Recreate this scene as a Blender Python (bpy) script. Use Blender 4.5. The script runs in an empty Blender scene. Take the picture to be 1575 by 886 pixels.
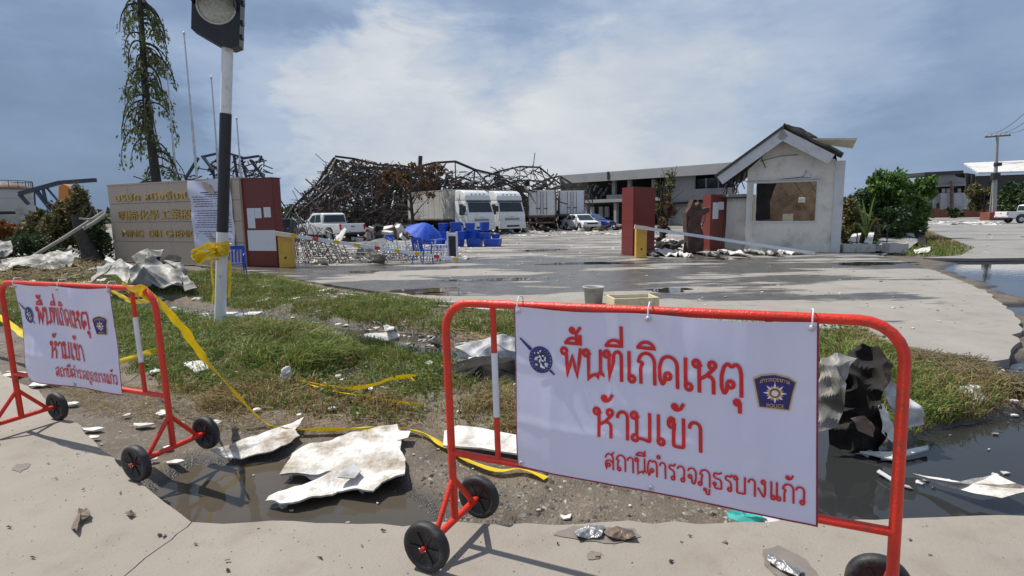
import bpy, bmesh, math, random
import numpy as np
from mathutils import Vector, Matrix, noise
random.seed(7); rng = np.random.default_rng(11)
SC = bpy.context.scene; COL = SC.collection
PI = math.pi
# ------------------------------------------------------------------ camera
CAM_H, PITCH, ROLL, FPX = 1.55, 7.65, -0.8, 850.0
cd = bpy.data.cameras.new('camera'); cam = bpy.data.objects.new('camera', cd); COL.objects.link(cam)
cd.sensor_width = 36; cd.lens = 36*FPX/1575; cd.clip_end = 5000; cd.clip_start = .05
RM = Matrix.Rotation(math.radians(90-PITCH), 3, 'X') @ Matrix.Rotation(math.radians(ROLL), 3, 'Z')
cam.matrix_world = Matrix.Translation((0, 0, CAM_H)) @ RM.to_4x4()
SC.camera = cam
# ------------------------------------------------------------------ light
SUN_EL, SUN_AZ = math.radians(60), math.atan2(-.905, .425)      # azimuth from +Y towards +X
w = bpy.data.worlds.new('World'); SC.world = w; w.use_nodes = True
def build_world():
    nt = w.node_tree; N = nt.nodes; L = nt.links; N.clear()
    out = N.new('ShaderNodeOutputWorld'); bg = N.new('ShaderNodeBackground'); bg.inputs[1].default_value = .1
    L.new(bg.outputs[0], out.inputs[0])
    sky = N.new('ShaderNodeTexSky'); sky.sky_type = 'NISHITA'; sky.sun_disc = False
    sky.sun_elevation = SUN_EL; sky.sun_rotation = SUN_AZ; sky.dust_density = 2.5; sky.air_density = 1.2
    tc = N.new('ShaderNodeTexCoord'); G = tc.outputs['Generated']
    def mathn(op, a, b=None, c=None):
        n = N.new('ShaderNodeMath'); n.operation = op
        for i, v in enumerate((a, b, c)):
            if v is None: continue
            if isinstance(v, (int, float)): n.inputs[i].default_value = v
            else: L.new(v, n.inputs[i])
        return n.outputs[0]
    def lobe(px, py, size):
        d = (RM @ Vector((px-787.5, -(py-443), -FPX))).normalized()
        vm = N.new('ShaderNodeVectorMath'); vm.operation = 'DOT_PRODUCT'
        L.new(wv, vm.inputs[0]); vm.inputs[1].default_value = d
        mr = N.new('ShaderNodeMapRange'); mr.interpolation_type = 'SMOOTHERSTEP'
        mr.inputs['From Min'].default_value = math.cos(math.radians(size)); mr.inputs['From Max'].default_value = 1.0
        L.new(vm.outputs['Value'], mr.inputs['Value']); return mr.outputs[0]
    mp = N.new('ShaderNodeMapping'); mp.inputs['Scale'].default_value = (1, 1, 2.6); L.new(G, mp.inputs[0])
    n1 = N.new('ShaderNodeTexNoise'); n1.inputs['Scale'].default_value = 4.2; n1.inputs['Detail'].default_value = 9; n1.inputs['Roughness'].default_value = .62; n1.inputs['Distortion'].default_value = .25
    L.new(mp.outputs[0], n1.inputs['Vector'])
    # warped direction so that the cloud edges billow
    sub = N.new('ShaderNodeVectorMath'); sub.operation = 'SUBTRACT'; L.new(n1.outputs['Color'], sub.inputs[0]); sub.inputs[1].default_value = (.5, .5, .5)
    sc = N.new('ShaderNodeVectorMath'); sc.operation = 'SCALE'; L.new(sub.outputs[0], sc.inputs[0]); sc.inputs['Scale'].default_value = .34
    ad = N.new('ShaderNodeVectorMath'); ad.operation = 'ADD'; L.new(G, ad.inputs[0]); L.new(sc.outputs[0], ad.inputs[1])
    nm = N.new('ShaderNodeVectorMath'); nm.operation = 'NORMALIZE'; L.new(ad.outputs[0], nm.inputs[0]); wv = nm.outputs[0]
    bright = None
    for px, py, s, a in ((575, 90, 6, .6), (595, 60, 4, .35), (520, 150, 8, .68), (440, 170, 8, .45), (640, 150, 10, .55), (700, 200, 12, .55), (860, 215, 14, .50), (560, 215, 10, .6), (1010, 190, 14, .34), (1180, 160, 10, .22), (1280, 90, 8, .22), (600, 270, 12, .35), (980, 255, 12, .35), (350, 130, 7, .32), (300, 60, 6, .18)):
        v = mathn('MULTIPLY', lobe(px, py, s), a); bright = v if bright is None else mathn('MAXIMUM', bright, v)
    dark = None
    for px, py, s, a in ((60, 240, 20, .75), (-500, 200, 60, .5), (1430, 230, 16, .42), (440, 60, 9, .5), (760, 60, 9, .4), (680, 95, 4, .35), (330, 230, 8, .3), (150, 90, 8, .3), (700, 60, 7, .25), (1330, 40, 16, .1), (2400, 100, 50, .4)):
        v = mathn('MULTIPLY', lobe(px, py, s), a); dark = v if dark is None else mathn('MAXIMUM', dark, v)
    n2 = N.new('ShaderNodeTexNoise'); n2.inputs['Scale'].default_value = 3.4; n2.inputs['Detail'].default_value = 8; n2.inputs['Roughness'].default_value = .6
    L.new(mp.outputs[0], n2.inputs['Vector'])
    nb = mathn('MULTIPLY', mathn('SUBTRACT', n2.outputs['Fac'], .5), .58)
    val = mathn('ADD', mathn('SUBTRACT', mathn('ADD', .54, mathn('MULTIPLY', bright, .62)), mathn('MULTIPLY', dark, .5)), nb)
    cr = N.new('ShaderNodeValToRGB'); L.new(val, cr.inputs[0]); e = cr.color_ramp.elements
    e[0].position = .0; e[0].color = (.125, .19, .30, 1); e[1].position = 1; e[1].color = (.74, .76, .78, 1)
    for p, c in ((.25, (.195, .285, .44, 1)), (.45, (.30, .395, .56, 1)), (.62, (.415, .50, .635, 1)), (.8, (.58, .62, .68, 1))):
        x = e.new(p); x.color = c
    gain = N.new('ShaderNodeVectorMath'); gain.operation = 'SCALE'; gain.inputs['Scale'].default_value = 8.9; L.new(cr.outputs[0], gain.inputs[0])
    mx = N.new('ShaderNodeMix'); mx.data_type = 'RGBA'; mx.inputs[0].default_value = .93
    L.new(sky.outputs[0], mx.inputs[6]); L.new(gain.outputs[0], mx.inputs[7]); L.new(mx.outputs[2], bg.inputs[0])
build_world()
sd = bpy.data.lights.new('sun', 'SUN'); sd.energy = 4.4; sd.angle = math.radians(.5); sd.color = (1, .95, .87)
so = bpy.data.objects.new('sun', sd); COL.objects.link(so)
sdir = Vector((math.sin(SUN_AZ)*math.cos(SUN_EL), math.cos(SUN_AZ)*math.cos(SUN_EL), math.sin(SUN_EL)))
so.rotation_euler = sdir.to_track_quat('Z', 'Y').to_euler(); so.location = sdir*60
SC.view_settings.view_transform = 'Standard'; SC.view_settings.look = 'None'; SC.view_settings.exposure = .22; SC.view_settings.gamma = 1
# ------------------------------------------------------------------ pixel -> world helpers
def ray(x, y): return RM @ Vector((x-787.5, -(y-443), -FPX))
CP = Vector((0, 0, CAM_H))
def at(x, y, z=0.0):
    d = ray(x, y); return CP + d*((z-CAM_H)/d.z)
def atd(x, y, Y):
    d = ray(x, y); return CP + d*(Y/d.y)
def V(*a): return Vector(a)
# ------------------------------------------------------------------ materials
MATS = {}
def mat(name, col, rough=.7, metal=0, var=.12, scale=6, bump=0, bscale=None, dirt=None, dirt_amt=.5, dscale=2.0, spec=.5, tint=None, sheen=0, trans=0, coords='Object'):
    m = bpy.data.materials.new(name); m.use_nodes = True; nt = m.node_tree; N = nt.nodes; L = nt.links
    p = N['Principled BSDF']; p.inputs['Roughness'].default_value = rough; p.inputs['Metallic'].default_value = metal
    p.inputs['Specular IOR Level'].default_value = spec
    tc = N.new('ShaderNodeTexCoord'); co = tc.outputs[coords]
    n = N.new('ShaderNodeTexNoise'); n.inputs['Scale'].default_value = scale; n.inputs['Detail'].default_value = 6; n.inputs['Roughness'].default_value = .65; L.new(co, n.inputs['Vector'])
    cr = N.new('ShaderNodeValToRGB'); e = cr.color_ramp.elements
    e[0].position = .3; e[1].position = .7
    e[0].color = tuple(max(0, c*(1-var)) for c in col)+(1,); e[1].color = tuple(min(1, c*(1+var)) for c in col)+(1,)
    L.new(n.outputs['Fac'], cr.inputs[0]); c_out = cr.outputs[0]
    if tint:
        at_ = N.new('ShaderNodeAttribute'); at_.attribute_name = 'tint'
        tr = N.new('ShaderNodeValToRGB'); L.new(at_.outputs['Fac'], tr.inputs[0]); te = tr.color_ramp.elements
        te[0].color = tint[0]+(1,); te[1].color = tint[-1]+(1,)
        for i in range(1, len(tint)-1):
            q = te.new(i/(len(tint)-1)); q.color = tint[i]+(1,)
        c_out = tr.outputs[0]
    if dirt is not None:
        n2 = N.new('ShaderNodeTexNoise'); n2.inputs['Scale'].default_value = dscale; n2.inputs['Detail'].default_value = 8; n2.inputs['Roughness'].default_value = .7; L.new(co, n2.inputs['Vector'])
        mr = N.new('ShaderNodeMapRange'); mr.inputs['From Min'].default_value = .62-.3*dirt_amt; mr.inputs['From Max'].default_value = .78-.22*dirt_amt; L.new(n2.outputs['Fac'], mr.inputs['Value'])
        mx = N.new('ShaderNodeMix'); mx.data_type = 'RGBA'; L.new(mr.outputs[0], mx.inputs[0]); L.new(c_out, mx.inputs[6]); mx.inputs[7].default_value = tuple(dirt)+(1,); c_out = mx.outputs[2]
    L.new(c_out, p.inputs['Base Color'])
    if bump:
        nb = N.new('ShaderNodeTexNoise'); nb.inputs['Scale'].default_value = bscale or scale*4; nb.inputs['Detail'].default_value = 5; L.new(co, nb.inputs['Vector'])
        b = N.new('ShaderNodeBump'); b.inputs['Strength'].default_value = min(1, bump); b.inputs['Distance'].default_value = .02; L.new(nb.outputs['Fac'], b.inputs['Height']); L.new(b.outputs[0], p.inputs['Normal'])
    if trans:
        tb = N.new('ShaderNodeBsdfTranslucent'); L.new(c_out, tb.inputs[0]); ms = N.new('ShaderNodeMixShader'); ms.inputs[0].default_value = trans
        L.new(p.outputs[0], ms.inputs[1]); L.new(tb.outputs[0], ms.inputs[2]); L.new(ms.outputs[0], N['Material Output'].inputs[0])
    MATS[name] = m; return m
M = dict(
 red=mat('red_enamel', (.66, .03, .012), .38, var=.16, scale=7, dirt=(.22, .06, .03), dirt_amt=.32, dscale=22, bump=.25, bscale=120),
 stripe=mat('white_stripe_paint', (.66, .68, .74), .5, var=.1),
 rubber=mat('black_rubber', (.018, .018, .02), .6, var=.3, bump=.15, dirt=(.09, .085, .08), dirt_amt=.35, dscale=9),
 hub=mat('red_hub', (.45, .03, .02), .5),
 dullsteel=mat('dull_bent_steel', (.24, .24, .24), .5, .4, var=.35, scale=6, dirt=(.07, .06, .05), dirt_amt=.5, dscale=3),
 gal=mat('galvanised', (.5, .51, .52), .45, .5, var=.2, scale=8),
 vinyl=mat('banner_vinyl', (.68, .68, .86), .42, var=.025, scale=3, bump=.1, bscale=5, trans=.12),
 vinylback=mat('notice_vinyl', (.68, .70, .86), .5, var=.03, scale=3, bump=.12, bscale=3, trans=.1),
 redink=mat('red_ink', (.60, .012, .018), .45, var=.05),
 hem=mat('crimson_hem', (.25, .01, .05), .6),
 navy=mat('navy_ink', (.020, .018, .16), .5), gold_ink=mat('gold_ink', (.62, .40, .16), .5), inkgrey=mat('grey_navy_ink', (.035, .04, .13), .5, var=.4, scale=40),
 white_ink=mat('white_ink', (.7, .7, .8), .5), brown_ink=mat('brown_ink', (.2, .05, .03), .5), black_ink=mat('black_ink', (.05, .05, .09), .6),
 tape=mat('yellow_tape', (.80, .56, .012), .4, var=.12, scale=12, trans=.2, bump=.2, bscale=30),
 white_paint=mat('white_pole_paint', (.68, .68, .69), .5, var=.07, dirt=(.33, .31, .27), dirt_amt=.15, dscale=7, bump=.08),
 black_paint=mat('black_pole_paint', (.014, .014, .017), .45, var=.3),
 lens=mat('signal_lens', (.42, .43, .38), .12, var=.3, scale=30, bump=.5, bscale=80),
 lensrim=mat('signal_rim', (.5, .5, .46), .3, .4),
 granite=mat('beige_granite', (.46, .38, .30), .45, var=.08, scale=30, dirt=(.34, .28, .22), dirt_amt=.2, dscale=2.5),
 gold=mat('gold_letters', (.62, .42, .12), .3, .7, var=.3, scale=5),
 maroon=mat('maroon_cladding', (.155, .022, .016), .4, var=.10, scale=3, dirt=(.06, .03, .028), dirt_amt=.2, dscale=3),
 charred=mat('charred_maroon', (.10, .045, .035), .85, var=.5, scale=5, dirt=(.03, .025, .022), dirt_amt=.6, dscale=3, bump=.4),
 paper=mat('paper', (.68, .68, .72), .7, var=.02),
 yellow=mat('yellow_housing', (.62, .36, .05), .45, var=.08, dirt=(.3, .2, .06), dirt_amt=.2, dscale=4),
 cream=mat('cream_edge', (.72, .6, .46), .5),
 plaster=mat('white_plaster', (.70, .67, .60), .85, var=.06, scale=3, dirt=(.46, .42, .35), dirt_amt=.35, dscale=1.1, bump=.12, bscale=20),
 fascia=mat('fascia_board', (.60, .60, .60), .6, var=.07, dirt=(.38, .37, .35), dirt_amt=.25, dscale=3),
 tanwall=mat('tan_interior', (.235, .175, .125), .85, var=.15, scale=2, dirt=(.06, .05, .04), dirt_amt=.6, dscale=1.1),
 roofdark=mat('burnt_roof', (.055, .052, .05), .8, var=.35, scale=4, bump=.3),
 soot=mat('soot', (.022, .021, .02), .9, var=.4, scale=4),
 darkglass=mat('dark_glass', (.012, .018, .022), .08, var=.2, spec=.6),
 steel=mat('burnt_steel', (.045, .038, .034), .75, var=.5, scale=.8, dirt=(.10, .065, .045), dirt_amt=.4, dscale=.5),
 bluesteel=mat('dark_blue_steel', (.03, .045, .07), .6, var=.3),
 scrap=mat('scrap_sheet', (.30, .29, .28), .6, .2, var=.3, scale=2, dirt=(.1, .085, .07), dirt_amt=.5, dscale=1.5, tint=None),
 scrapwhite=mat('white_scrap', (.62, .60, .57), .7, var=.12, scale=4, dirt=(.30, .26, .21), dirt_amt=.35, dscale=6, bump=.25, bscale=18),
 board=mat('peeling_white_board', (.68, .66, .62), .75, var=.12, scale=7, dirt=(.25, .19, .13), dirt_amt=.6, dscale=3.4, bump=.8, bscale=26),
 blackfab=mat('black_sheet', (.020, .017, .015), .8, var=.4, scale=6, bump=.5, bscale=12, spec=.25),
 dirtysheet=mat('dirty_metal_sheet', (.30, .29, .265), .6, .1, var=.35, scale=3, dirt=(.09, .085, .07), dirt_amt=.6, dscale=2.2, bump=.5, bscale=12),
 greysheet=mat('grey_plastic_sheet', (.42, .42, .42), .55, var=.15, scale=4, dirt=(.16, .15, .14), dirt_amt=.4, dscale=5, bump=.3, bscale=10),
 plastic=mat('translucent_bag', (.66, .66, .66), .4, var=.1, scale=8, bump=.4, bscale=16, trans=.25),
 blue=mat('blue_plastic', (.010, .065, .44), .38, var=.18, scale=3),
 bluelid=mat('blue_plastic_lid', (.018, .11, .60), .35, var=.18, scale=3),
 cloth=mat('blue_canopy', (.02, .10, .60), .6, var=.15, scale=5, trans=.25),
 carwhite=mat('white_car_paint', (.70, .70, .69), .3, var=.05, scale=2, dirt=(.40, .37, .33), dirt_amt=.25, dscale=1.5),
 boxwhite=mat('truck_box_panel', (.47, .46, .42), .6, var=.10, scale=1, dirt=(.26, .21, .16), dirt_amt=.3, dscale=1.1),
 boxwhite2=mat('grey_box_door', (.70, .70, .69), .55, var=.05, scale=1, dirt=(.35, .30, .27), dirt_amt=.2, dscale=1.5),
 carblue=mat('blue_car_paint', (.02, .05, .26), .25, var=.1), cardark=mat('dark_car_paint', (.03, .035, .045), .3),
 chrome=mat('chrome', (.6, .6, .6), .2, .9), redlamp=mat('red_lamp', (.5, .02, .02), .2), clearlamp=mat('clear_lamp', (.7, .7, .7), .1), blackplastic=mat('black_plastic', (.02, .02, .022), .5),
 rust=mat('rusty_steel', (.16, .10, .075), .8, var=.4, scale=2, dirt=(.3, .27, .24), dirt_amt=.3, dscale=1.2),
 facade=mat('grey_facade', (.27, .27, .265), .85, var=.08, scale=.3, dirt=(.16, .15, .15), dirt_amt=.45, dscale=.25),
 eave=mat('grey_roof_edge', (.26, .265, .265), .7, var=.08, scale=.5, dirt=(.2, .2, .2), dirt_amt=.3, dscale=.3),
 roofwhite=mat('pale_metal_roof', (.60, .59, .56), .55, var=.06, scale=.4, dirt=(.38, .35, .32), dirt_amt=.3, dscale=.4),
 redwall=mat('red_brick_wall', (.21, .065, .045), .85, var=.2, scale=1, dirt=(.14, .07, .05), dirt_amt=.4, dscale=.5),
 whitewall=mat('grey_white_panels', (.42, .43, .46), .7, var=.1, scale=.5, dirt=(.25, .25, .26), dirt_amt=.35, dscale=.4),
 concrete_pole=mat('concrete_pole', (.30, .30, .29), .8, var=.15, scale=3),
 tank=mat('pale_tank', (.42, .42, .39), .6, var=.08, scale=.4, dirt=(.20, .13, .09), dirt_amt=.3, dscale=.35),
 orange=mat('orange_machine', (.55, .20, .03), .5, var=.1), redmachine=mat('red_machine', (.5, .07, .03), .5, var=.1),
 wood=mat('grey_wood', (.34, .32, .29), .8, var=.2, scale=6), timber=mat('pale_timber', (.62, .54, .40), .7, var=.15, scale=5),
 stump=mat('burnt_stump', (.05, .045, .04), .9, var=.5, scale=6, bump=.5),
 bark=mat('dark_bark', (.045, .038, .034), .9, var=.4, scale=8, bump=.5),
 planter=mat('planter_concrete', (.50, .48, .44), .8, var=.1, scale=5, dirt=(.25, .23, .2), dirt_amt=.3, dscale=4),
 foam=mat('cream_box', (.60, .52, .34), .7, var=.07, dirt=(.4, .3, .16), dirt_amt=.3, dscale=5), bucket=mat('grey_bucket', (.36, .36, .34), .6, var=.1, dirt=(.2, .19, .17), dirt_amt=.3, dscale=8),
 straw=mat('straw', (.36, .27, .13), .8, tint=[(.30, .20, .09), (.42, .33, .17), (.25, .19, .11)]),
 brownleaf=mat('burnt_leaves', (.2, .09, .03), .8, tint=[(.06, .035, .02), (.14, .06, .028), (.10, .07, .035), (.20, .095, .04)], trans=.2),
 leafgreen=mat('green_leaves', (.06, .12, .02), .5, tint=[(.025, .06, .012), (.05, .12, .018), (.09, .17, .022), (.16, .22, .04)], trans=.28),
 leafdry=mat('half_scorched_leaves', (.1, .1, .03), .6, tint=[(.045, .08, .02), (.09, .14, .03), (.13, .15, .045), (.28, .21, .11)], trans=.25),
 leafrust=mat('rust_hedge_leaves', (.2, .08, .02), .6, tint=[(.30, .10, .03), (.25, .07, .015), (.12, .09, .03), (.38, .16, .05)], trans=.2),
 leafhedge=mat('mixed_hedge_leaves', (.1, .1, .03), .6, tint=[(.03, .05, .015), (.07, .09, .025), (.21, .16, .06), (.36, .28, .15)], trans=.2),
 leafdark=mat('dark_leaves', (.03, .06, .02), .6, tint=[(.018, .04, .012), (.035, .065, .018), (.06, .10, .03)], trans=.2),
 grass=mat('verge_grass', (.06, .12, .02), .6, tint=[(.085, .14, .022), (.145, .205, .034), (.225, .275, .06), (.30, .29, .10), (.34, .24, .11), (.20, .13, .065)], trans=.35),
 pebble=mat('pebbles', (.2, .19, .17), .8, tint=[(.06, .055, .05), (.13, .12, .105), (.24, .22, .19), (.42, .40, .36)]),
 litter=mat('litter_scraps', (.5, .5, .5), .7, tint=[(.60, .59, .56), (.38, .36, .33), (.68, .67, .66), (.20, .18, .16), (.55, .50, .42)]),
 wire=mat('wire', (.02, .02, .02), .6), teal=mat('teal_plastic', (.05, .34, .30), .5, var=.3), paleblue=mat('pale_blue_plastic', (.2, .3, .45), .5, var=.2), foil=mat('foil', (.35, .35, .36), .35, .6, var=.5, scale=30, bump=.8, bscale=40),
)
# ------------------------------------------------------------------ mesh builder
class MB:
    def __init__(s): s.v = []; s.f = []; s.m = []; s.t = []; s.sm = []
    def add(s, vs, fs, mi=0, tint=0., smooth=False):
        o = len(s.v); s.v += [tuple(v) for v in vs]; s.f += [tuple(i+o for i in f) for f in fs]; s.m += [mi]*len(fs); s.t += [tint]*len(fs); s.sm += [smooth]*len(fs); return s
    def box(s, x0, x1, y0, y1, z0, z1, mi=0, X=None, tint=0., taper=0):
        t = taper
        vs = [Vector(p) for p in ((x0, y0, z0), (x1, y0, z0), (x1, y1, z0), (x0, y1, z0), (x0+t, y0+t, z1), (x1-t, y0+t, z1), (x1-t, y1-t, z1), (x0+t, y1-t, z1))]
        if X is not None: vs = [X @ v for v in vs]
        return s.add(vs, [(3, 2, 1, 0), (4, 5, 6, 7), (0, 1, 5, 4), (1, 2, 6, 5), (2, 3, 7, 6), (3, 0, 4, 7)], mi, tint)
    def bbox(s, x0, x1, y0, y1, z0, z1, b=.01, mi=0, X=None):
        """box with chamfered edges"""
        b = min(b, (x1-x0)*.49, (y1-y0)*.49, (z1-z0)*.49)
        bm = bmesh.new(); bmesh.ops.create_cube(bm, size=1)
        for v in bm.verts: v.co = Vector(((x0+x1)/2+v.co.x*(x1-x0), (y0+y1)/2+v.co.y*(y1-y0), (z0+z1)/2+v.co.z*(z1-z0)))
        bmesh.ops.bevel(bm, geom=bm.edges[:], offset=b, segments=2, affect='EDGES', profile=.6)
        bm.verts.index_update(); vs = [v.co.copy() for v in bm.verts]
        if X is not None: vs = [X @ v for v in vs]
        s.add(vs, [[v.index for v in f.verts] for f in bm.faces], mi); bm.free(); return s
    def tube(s, pts, r, n=8, mi=0, tint=0., cap=True, smooth=True):
        pts = [Vector(p) for p in pts]; k = len(pts); rs = r if isinstance(r, (list, tuple)) else [r]*k
        vs = []; up = None
        for i, p in enumerate(pts):
            t = (pts[min(i+1, k-1)]-pts[max(i-1, 0)])
            t = t.normalized() if t.length > 1e-9 else Vector((0, 0, 1))
            if up is None: up = t.orthogonal().normalized()
            else:
                up = up - t*up.dot(t); up = up.normalized() if up.length > 1e-6 else t.orthogonal().normalized()
            b = t.cross(up)
            for j in range(n):
                a = 2*PI*j/n; vs.append(p+(up*math.cos(a)+b*math.sin(a))*rs[i])
        fs = [(i*n+j, i*n+(j+1) % n, (i+1)*n+(j+1) % n, (i+1)*n+j) for i in range(k-1) for j in range(n)]
        s.add(vs, fs, mi, tint, smooth)
        if cap: s.add(vs[:n], [tuple(range(n))[::-1]], mi, tint); s.add(vs[-n:], [tuple(range(n))], mi, tint)
        return s
    def bar(s, p, q, w=.05, h=None, mi=0, tint=0.):
        p = Vector(p); q = Vector(q); t = q-p
        if t.length < 1e-6: return s
        t.normalize(); u = t.cross(Vector((0, 0, 1))); u = u.normalized() if u.length > 1e-3 else Vector((1, 0, 0)); v = t.cross(u); h = h or w
        vs = [a+u*(i*w/2)+v*(j*h/2) for a in (p, q) for i, j in ((-1, -1), (1, -1), (1, 1), (-1, 1))]
        return s.add(vs, [(0, 1, 2, 3), (7, 6, 5, 4), (0, 4, 5, 1), (1, 5, 6, 2), (2, 6, 7, 3), (3, 7, 4, 0)], mi, tint)
    def lathe(s, prof, n=20, mi=0, X=None, smooth=True):
        vs = []
        for r, z in prof:
            for j in range(n): vs.append(Vector((r*math.cos(2*PI*j/n), r*math.sin(2*PI*j/n), z)))
        if X is not None: vs = [X @ v for v in vs]
        fs = [(i*n+j, i*n+(j+1) % n, (i+1)*n+(j+1) % n, (i+1)*n+j) for i in range(len(prof)-1) for j in range(n)]
        return s.add(vs, fs, mi, 0, smooth)
    def prism(s, poly, z0, z1, mi=0, X=None):
        """poly in local xy extruded z0..z1"""
        n = len(poly); vs = [Vector((x, y, z0)) for x, y in poly]+[Vector((x, y, z1)) for x, y in poly]
        if X is not None: vs = [X @ v for v in vs]
        return s.add(vs, [tuple(range(n))[::-1], tuple(range(n, 2*n))]+[(i, (i+1) % n, n+(i+1) % n, n+i) for i in range(n)], mi)
    def build(s, name, mats, parent=None, loc=None):
        me = bpy.data.meshes.new(name); me.from_pydata(s.v, [], s.f)
        for m in (mats if isinstance(mats, (list, tuple)) else [mats]): me.materials.append(m)
        me.polygons.foreach_set('material_index', s.m); me.polygons.foreach_set('use_smooth', s.sm)
        if any(s.t):
            a = me.attributes.new('tint', 'FLOAT', 'FACE'); a.data.foreach_set('value', s.t)
        me.update(); o = bpy.data.objects.new(name, me); COL.objects.link(o)
        if parent is not None: o.parent = parent
        if loc is not None: o.location = loc
        return o
def tag(o, label=None, cat=None, group=None, kind=None):
    if label: o['label'] = label
    if cat: o['category'] = cat
    if group: o['group'] = group
    if kind: o['kind'] = kind
    return o
def empty(name, loc=(0, 0, 0), rz=0, label=None, cat=None, group=None):
    o = bpy.data.objects.new(name, None); COL.objects.link(o); o.location = loc; o.rotation_euler = (0, 0, rz); o.empty_display_size = .2
    return tag(o, label, cat, group)
def copy_tree(o, parent=None, loc=None, rz=None, label=None):
    c = o.copy(); COL.objects.link(c)
    if parent is not None: c.parent = parent
    if loc is not None: c.location = loc
    if rz is not None: c.rotation_euler = (0, 0, rz)
    if label: c['label'] = label
    for ch in [x for x in bpy.data.objects if x.parent == o]: copy_tree(ch, c)
    return c
def fast_mesh(name, verts, faces, material, tint=None, smooth=False):
    """verts (n,3) faces (m,k) numpy"""
    me = bpy.data.meshes.new(name); k = faces.shape[1]
    me.vertices.add(len(verts)); me.vertices.foreach_set('co', verts.astype(np.float32).ravel())
    me.loops.add(faces.size); me.loops.foreach_set('vertex_index', faces.astype(np.int32).ravel())
    me.polygons.add(len(faces)); me.polygons.foreach_set('loop_start', np.arange(len(faces), dtype=np.int32)*k)
    me.polygons.foreach_set('use_smooth', np.full(len(faces), smooth))
    me.materials.append(material); me.update(calc_edges=True); me.validate()
    if tint is not None:
        a = me.attributes.new('tint', 'FLOAT', 'FACE'); a.data.foreach_set('value', tint.astype(np.float32))
    o = bpy.data.objects.new(name, me); COL.objects.link(o); return o
# ------------------------------------------------------------------ terrain
def wpoly(pts, z=-.05): return np.array([[at(x, y, z).x, at(x, y, z).y] for x, y in pts])
def inside(P, poly):
    x, y = P[:, 0], P[:, 1]; r = np.zeros(len(P), bool); n = len(poly)
    for i in range(n):
        x0, y0 = poly[i]; x1, y1 = poly[(i+1) % n]
        if y0 == y1: continue
        c = ((y0 > y) != (y1 > y)) & (x < (x1-x0)*(y-y0)/(y1-y0)+x0); r ^= c
    return r
def dist_line(P, line, closed=False):
    d = np.full(len(P), 1e9); n = len(line)
    for i in range(n if closed else n-1):
        a = line[i]; b = line[(i+1) % n]; ab = b-a; t = np.clip(((P-a)@ab)/max(1e-9, ab@ab), 0, 1)
        d = np.minimum(d, np.hypot(*(P-(a+t[:, None]*ab)).T))
    return d
def sdf(P, poly):
    d = dist_line(P, poly, True); return np.where(inside(P, poly), -d, d)
def hashn(P, s, seed=0):
    """cheap smooth value noise in -1..1"""
    X = P[:, 0]*s+seed*17.3; Y = P[:, 1]*s+seed*9.1; i = np.floor(X); j = np.floor(Y); fx = X-i; fy = Y-j
    fx = fx*fx*(3-2*fx); fy = fy*fy*(3-2*fy)
    h = lambda a, b: (np.sin(a*127.1+b*311.7+seed*74.7)*43758.5453) % 1.0
    return ((h(i, j)*(1-fx)+h(i+1, j)*fx)*(1-fy)+(h(i, j+1)*(1-fx)+h(i+1, j+1)*fx)*fy)*2-1
def fbm(P, s, seed=0, o=3): return sum(hashn(P, s*2**k, seed+k)/2**k for k in range(o))/1.75
WATER_Z = -.11
PUD_A = wpoly([(262, 712), (300, 694), (360, 700), (420, 698), (470, 694), (520, 712), (590, 730), (640, 745), (676, 775), (672, 812), (560, 822), (400, 822), (300, 820), (262, 795), (215, 745)])
PUD_B = wpoly([(1215, 850), (1235, 770), (1225, 700), (1215, 660), (1285, 675), (1340, 690), (1400, 680), (1432, 652), (1500, 648), (1560, 632), (1750, 610), (1900, 700), (1900, 850)])
PUD_C = wpoly([(1440, 398), (1500, 393), (1600, 398), (1760, 430), (1760, 520), (1590, 500), (1565, 470), (1538, 445), (1478, 418)])
PUD_D = wpoly([(1560, 560), (1600, 545), (1800, 560), (1800, 600), (1640, 605), (1585, 590)])
DITCH = wpoly([(200, 474), (300, 486), (380, 494), (470, 503), (560, 515), (650, 530), (740, 552), (830, 580), (1000, 610), (1150, 640), (1280, 680)], WATER_Z)
DITCHW = .33
GR_UP = wpoly([(150, 425), (290, 418), (372, 426), (430, 436), (520, 450), (640, 466), (800, 484), (1000, 500), (1290, 514), (1400, 548), (1400, 590), (1290, 600), (1100, 590), (900, 545), (800, 530), (690, 516), (560, 500), (470, 490), (380, 480), (290, 468), (200, 460)])
GR_LO = wpoly([(-300, 520), (-150, 470), (60, 455), (200, 462), (320, 486), (420, 510), (560, 528), (690, 552), (800, 590), (900, 640), (1000, 720), (960, 735), (800, 705), (700, 672), (600, 660), (520, 662), (420, 655), (330, 640), (280, 610), (215, 590), (150, 540), (60, 500), (0, 505)])
GR_R = wpoly([(1270, 512), (1330, 512), (1400, 545), (1470, 575), (1560, 600), (1570, 622), (1500, 640), (1440, 648), (1400, 676), (1340, 650), (1270, 560)])
GR_RR = wpoly([(1500, 800), (1560, 782), (1700, 785), (1700, 812), (1510, 812)])
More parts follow.
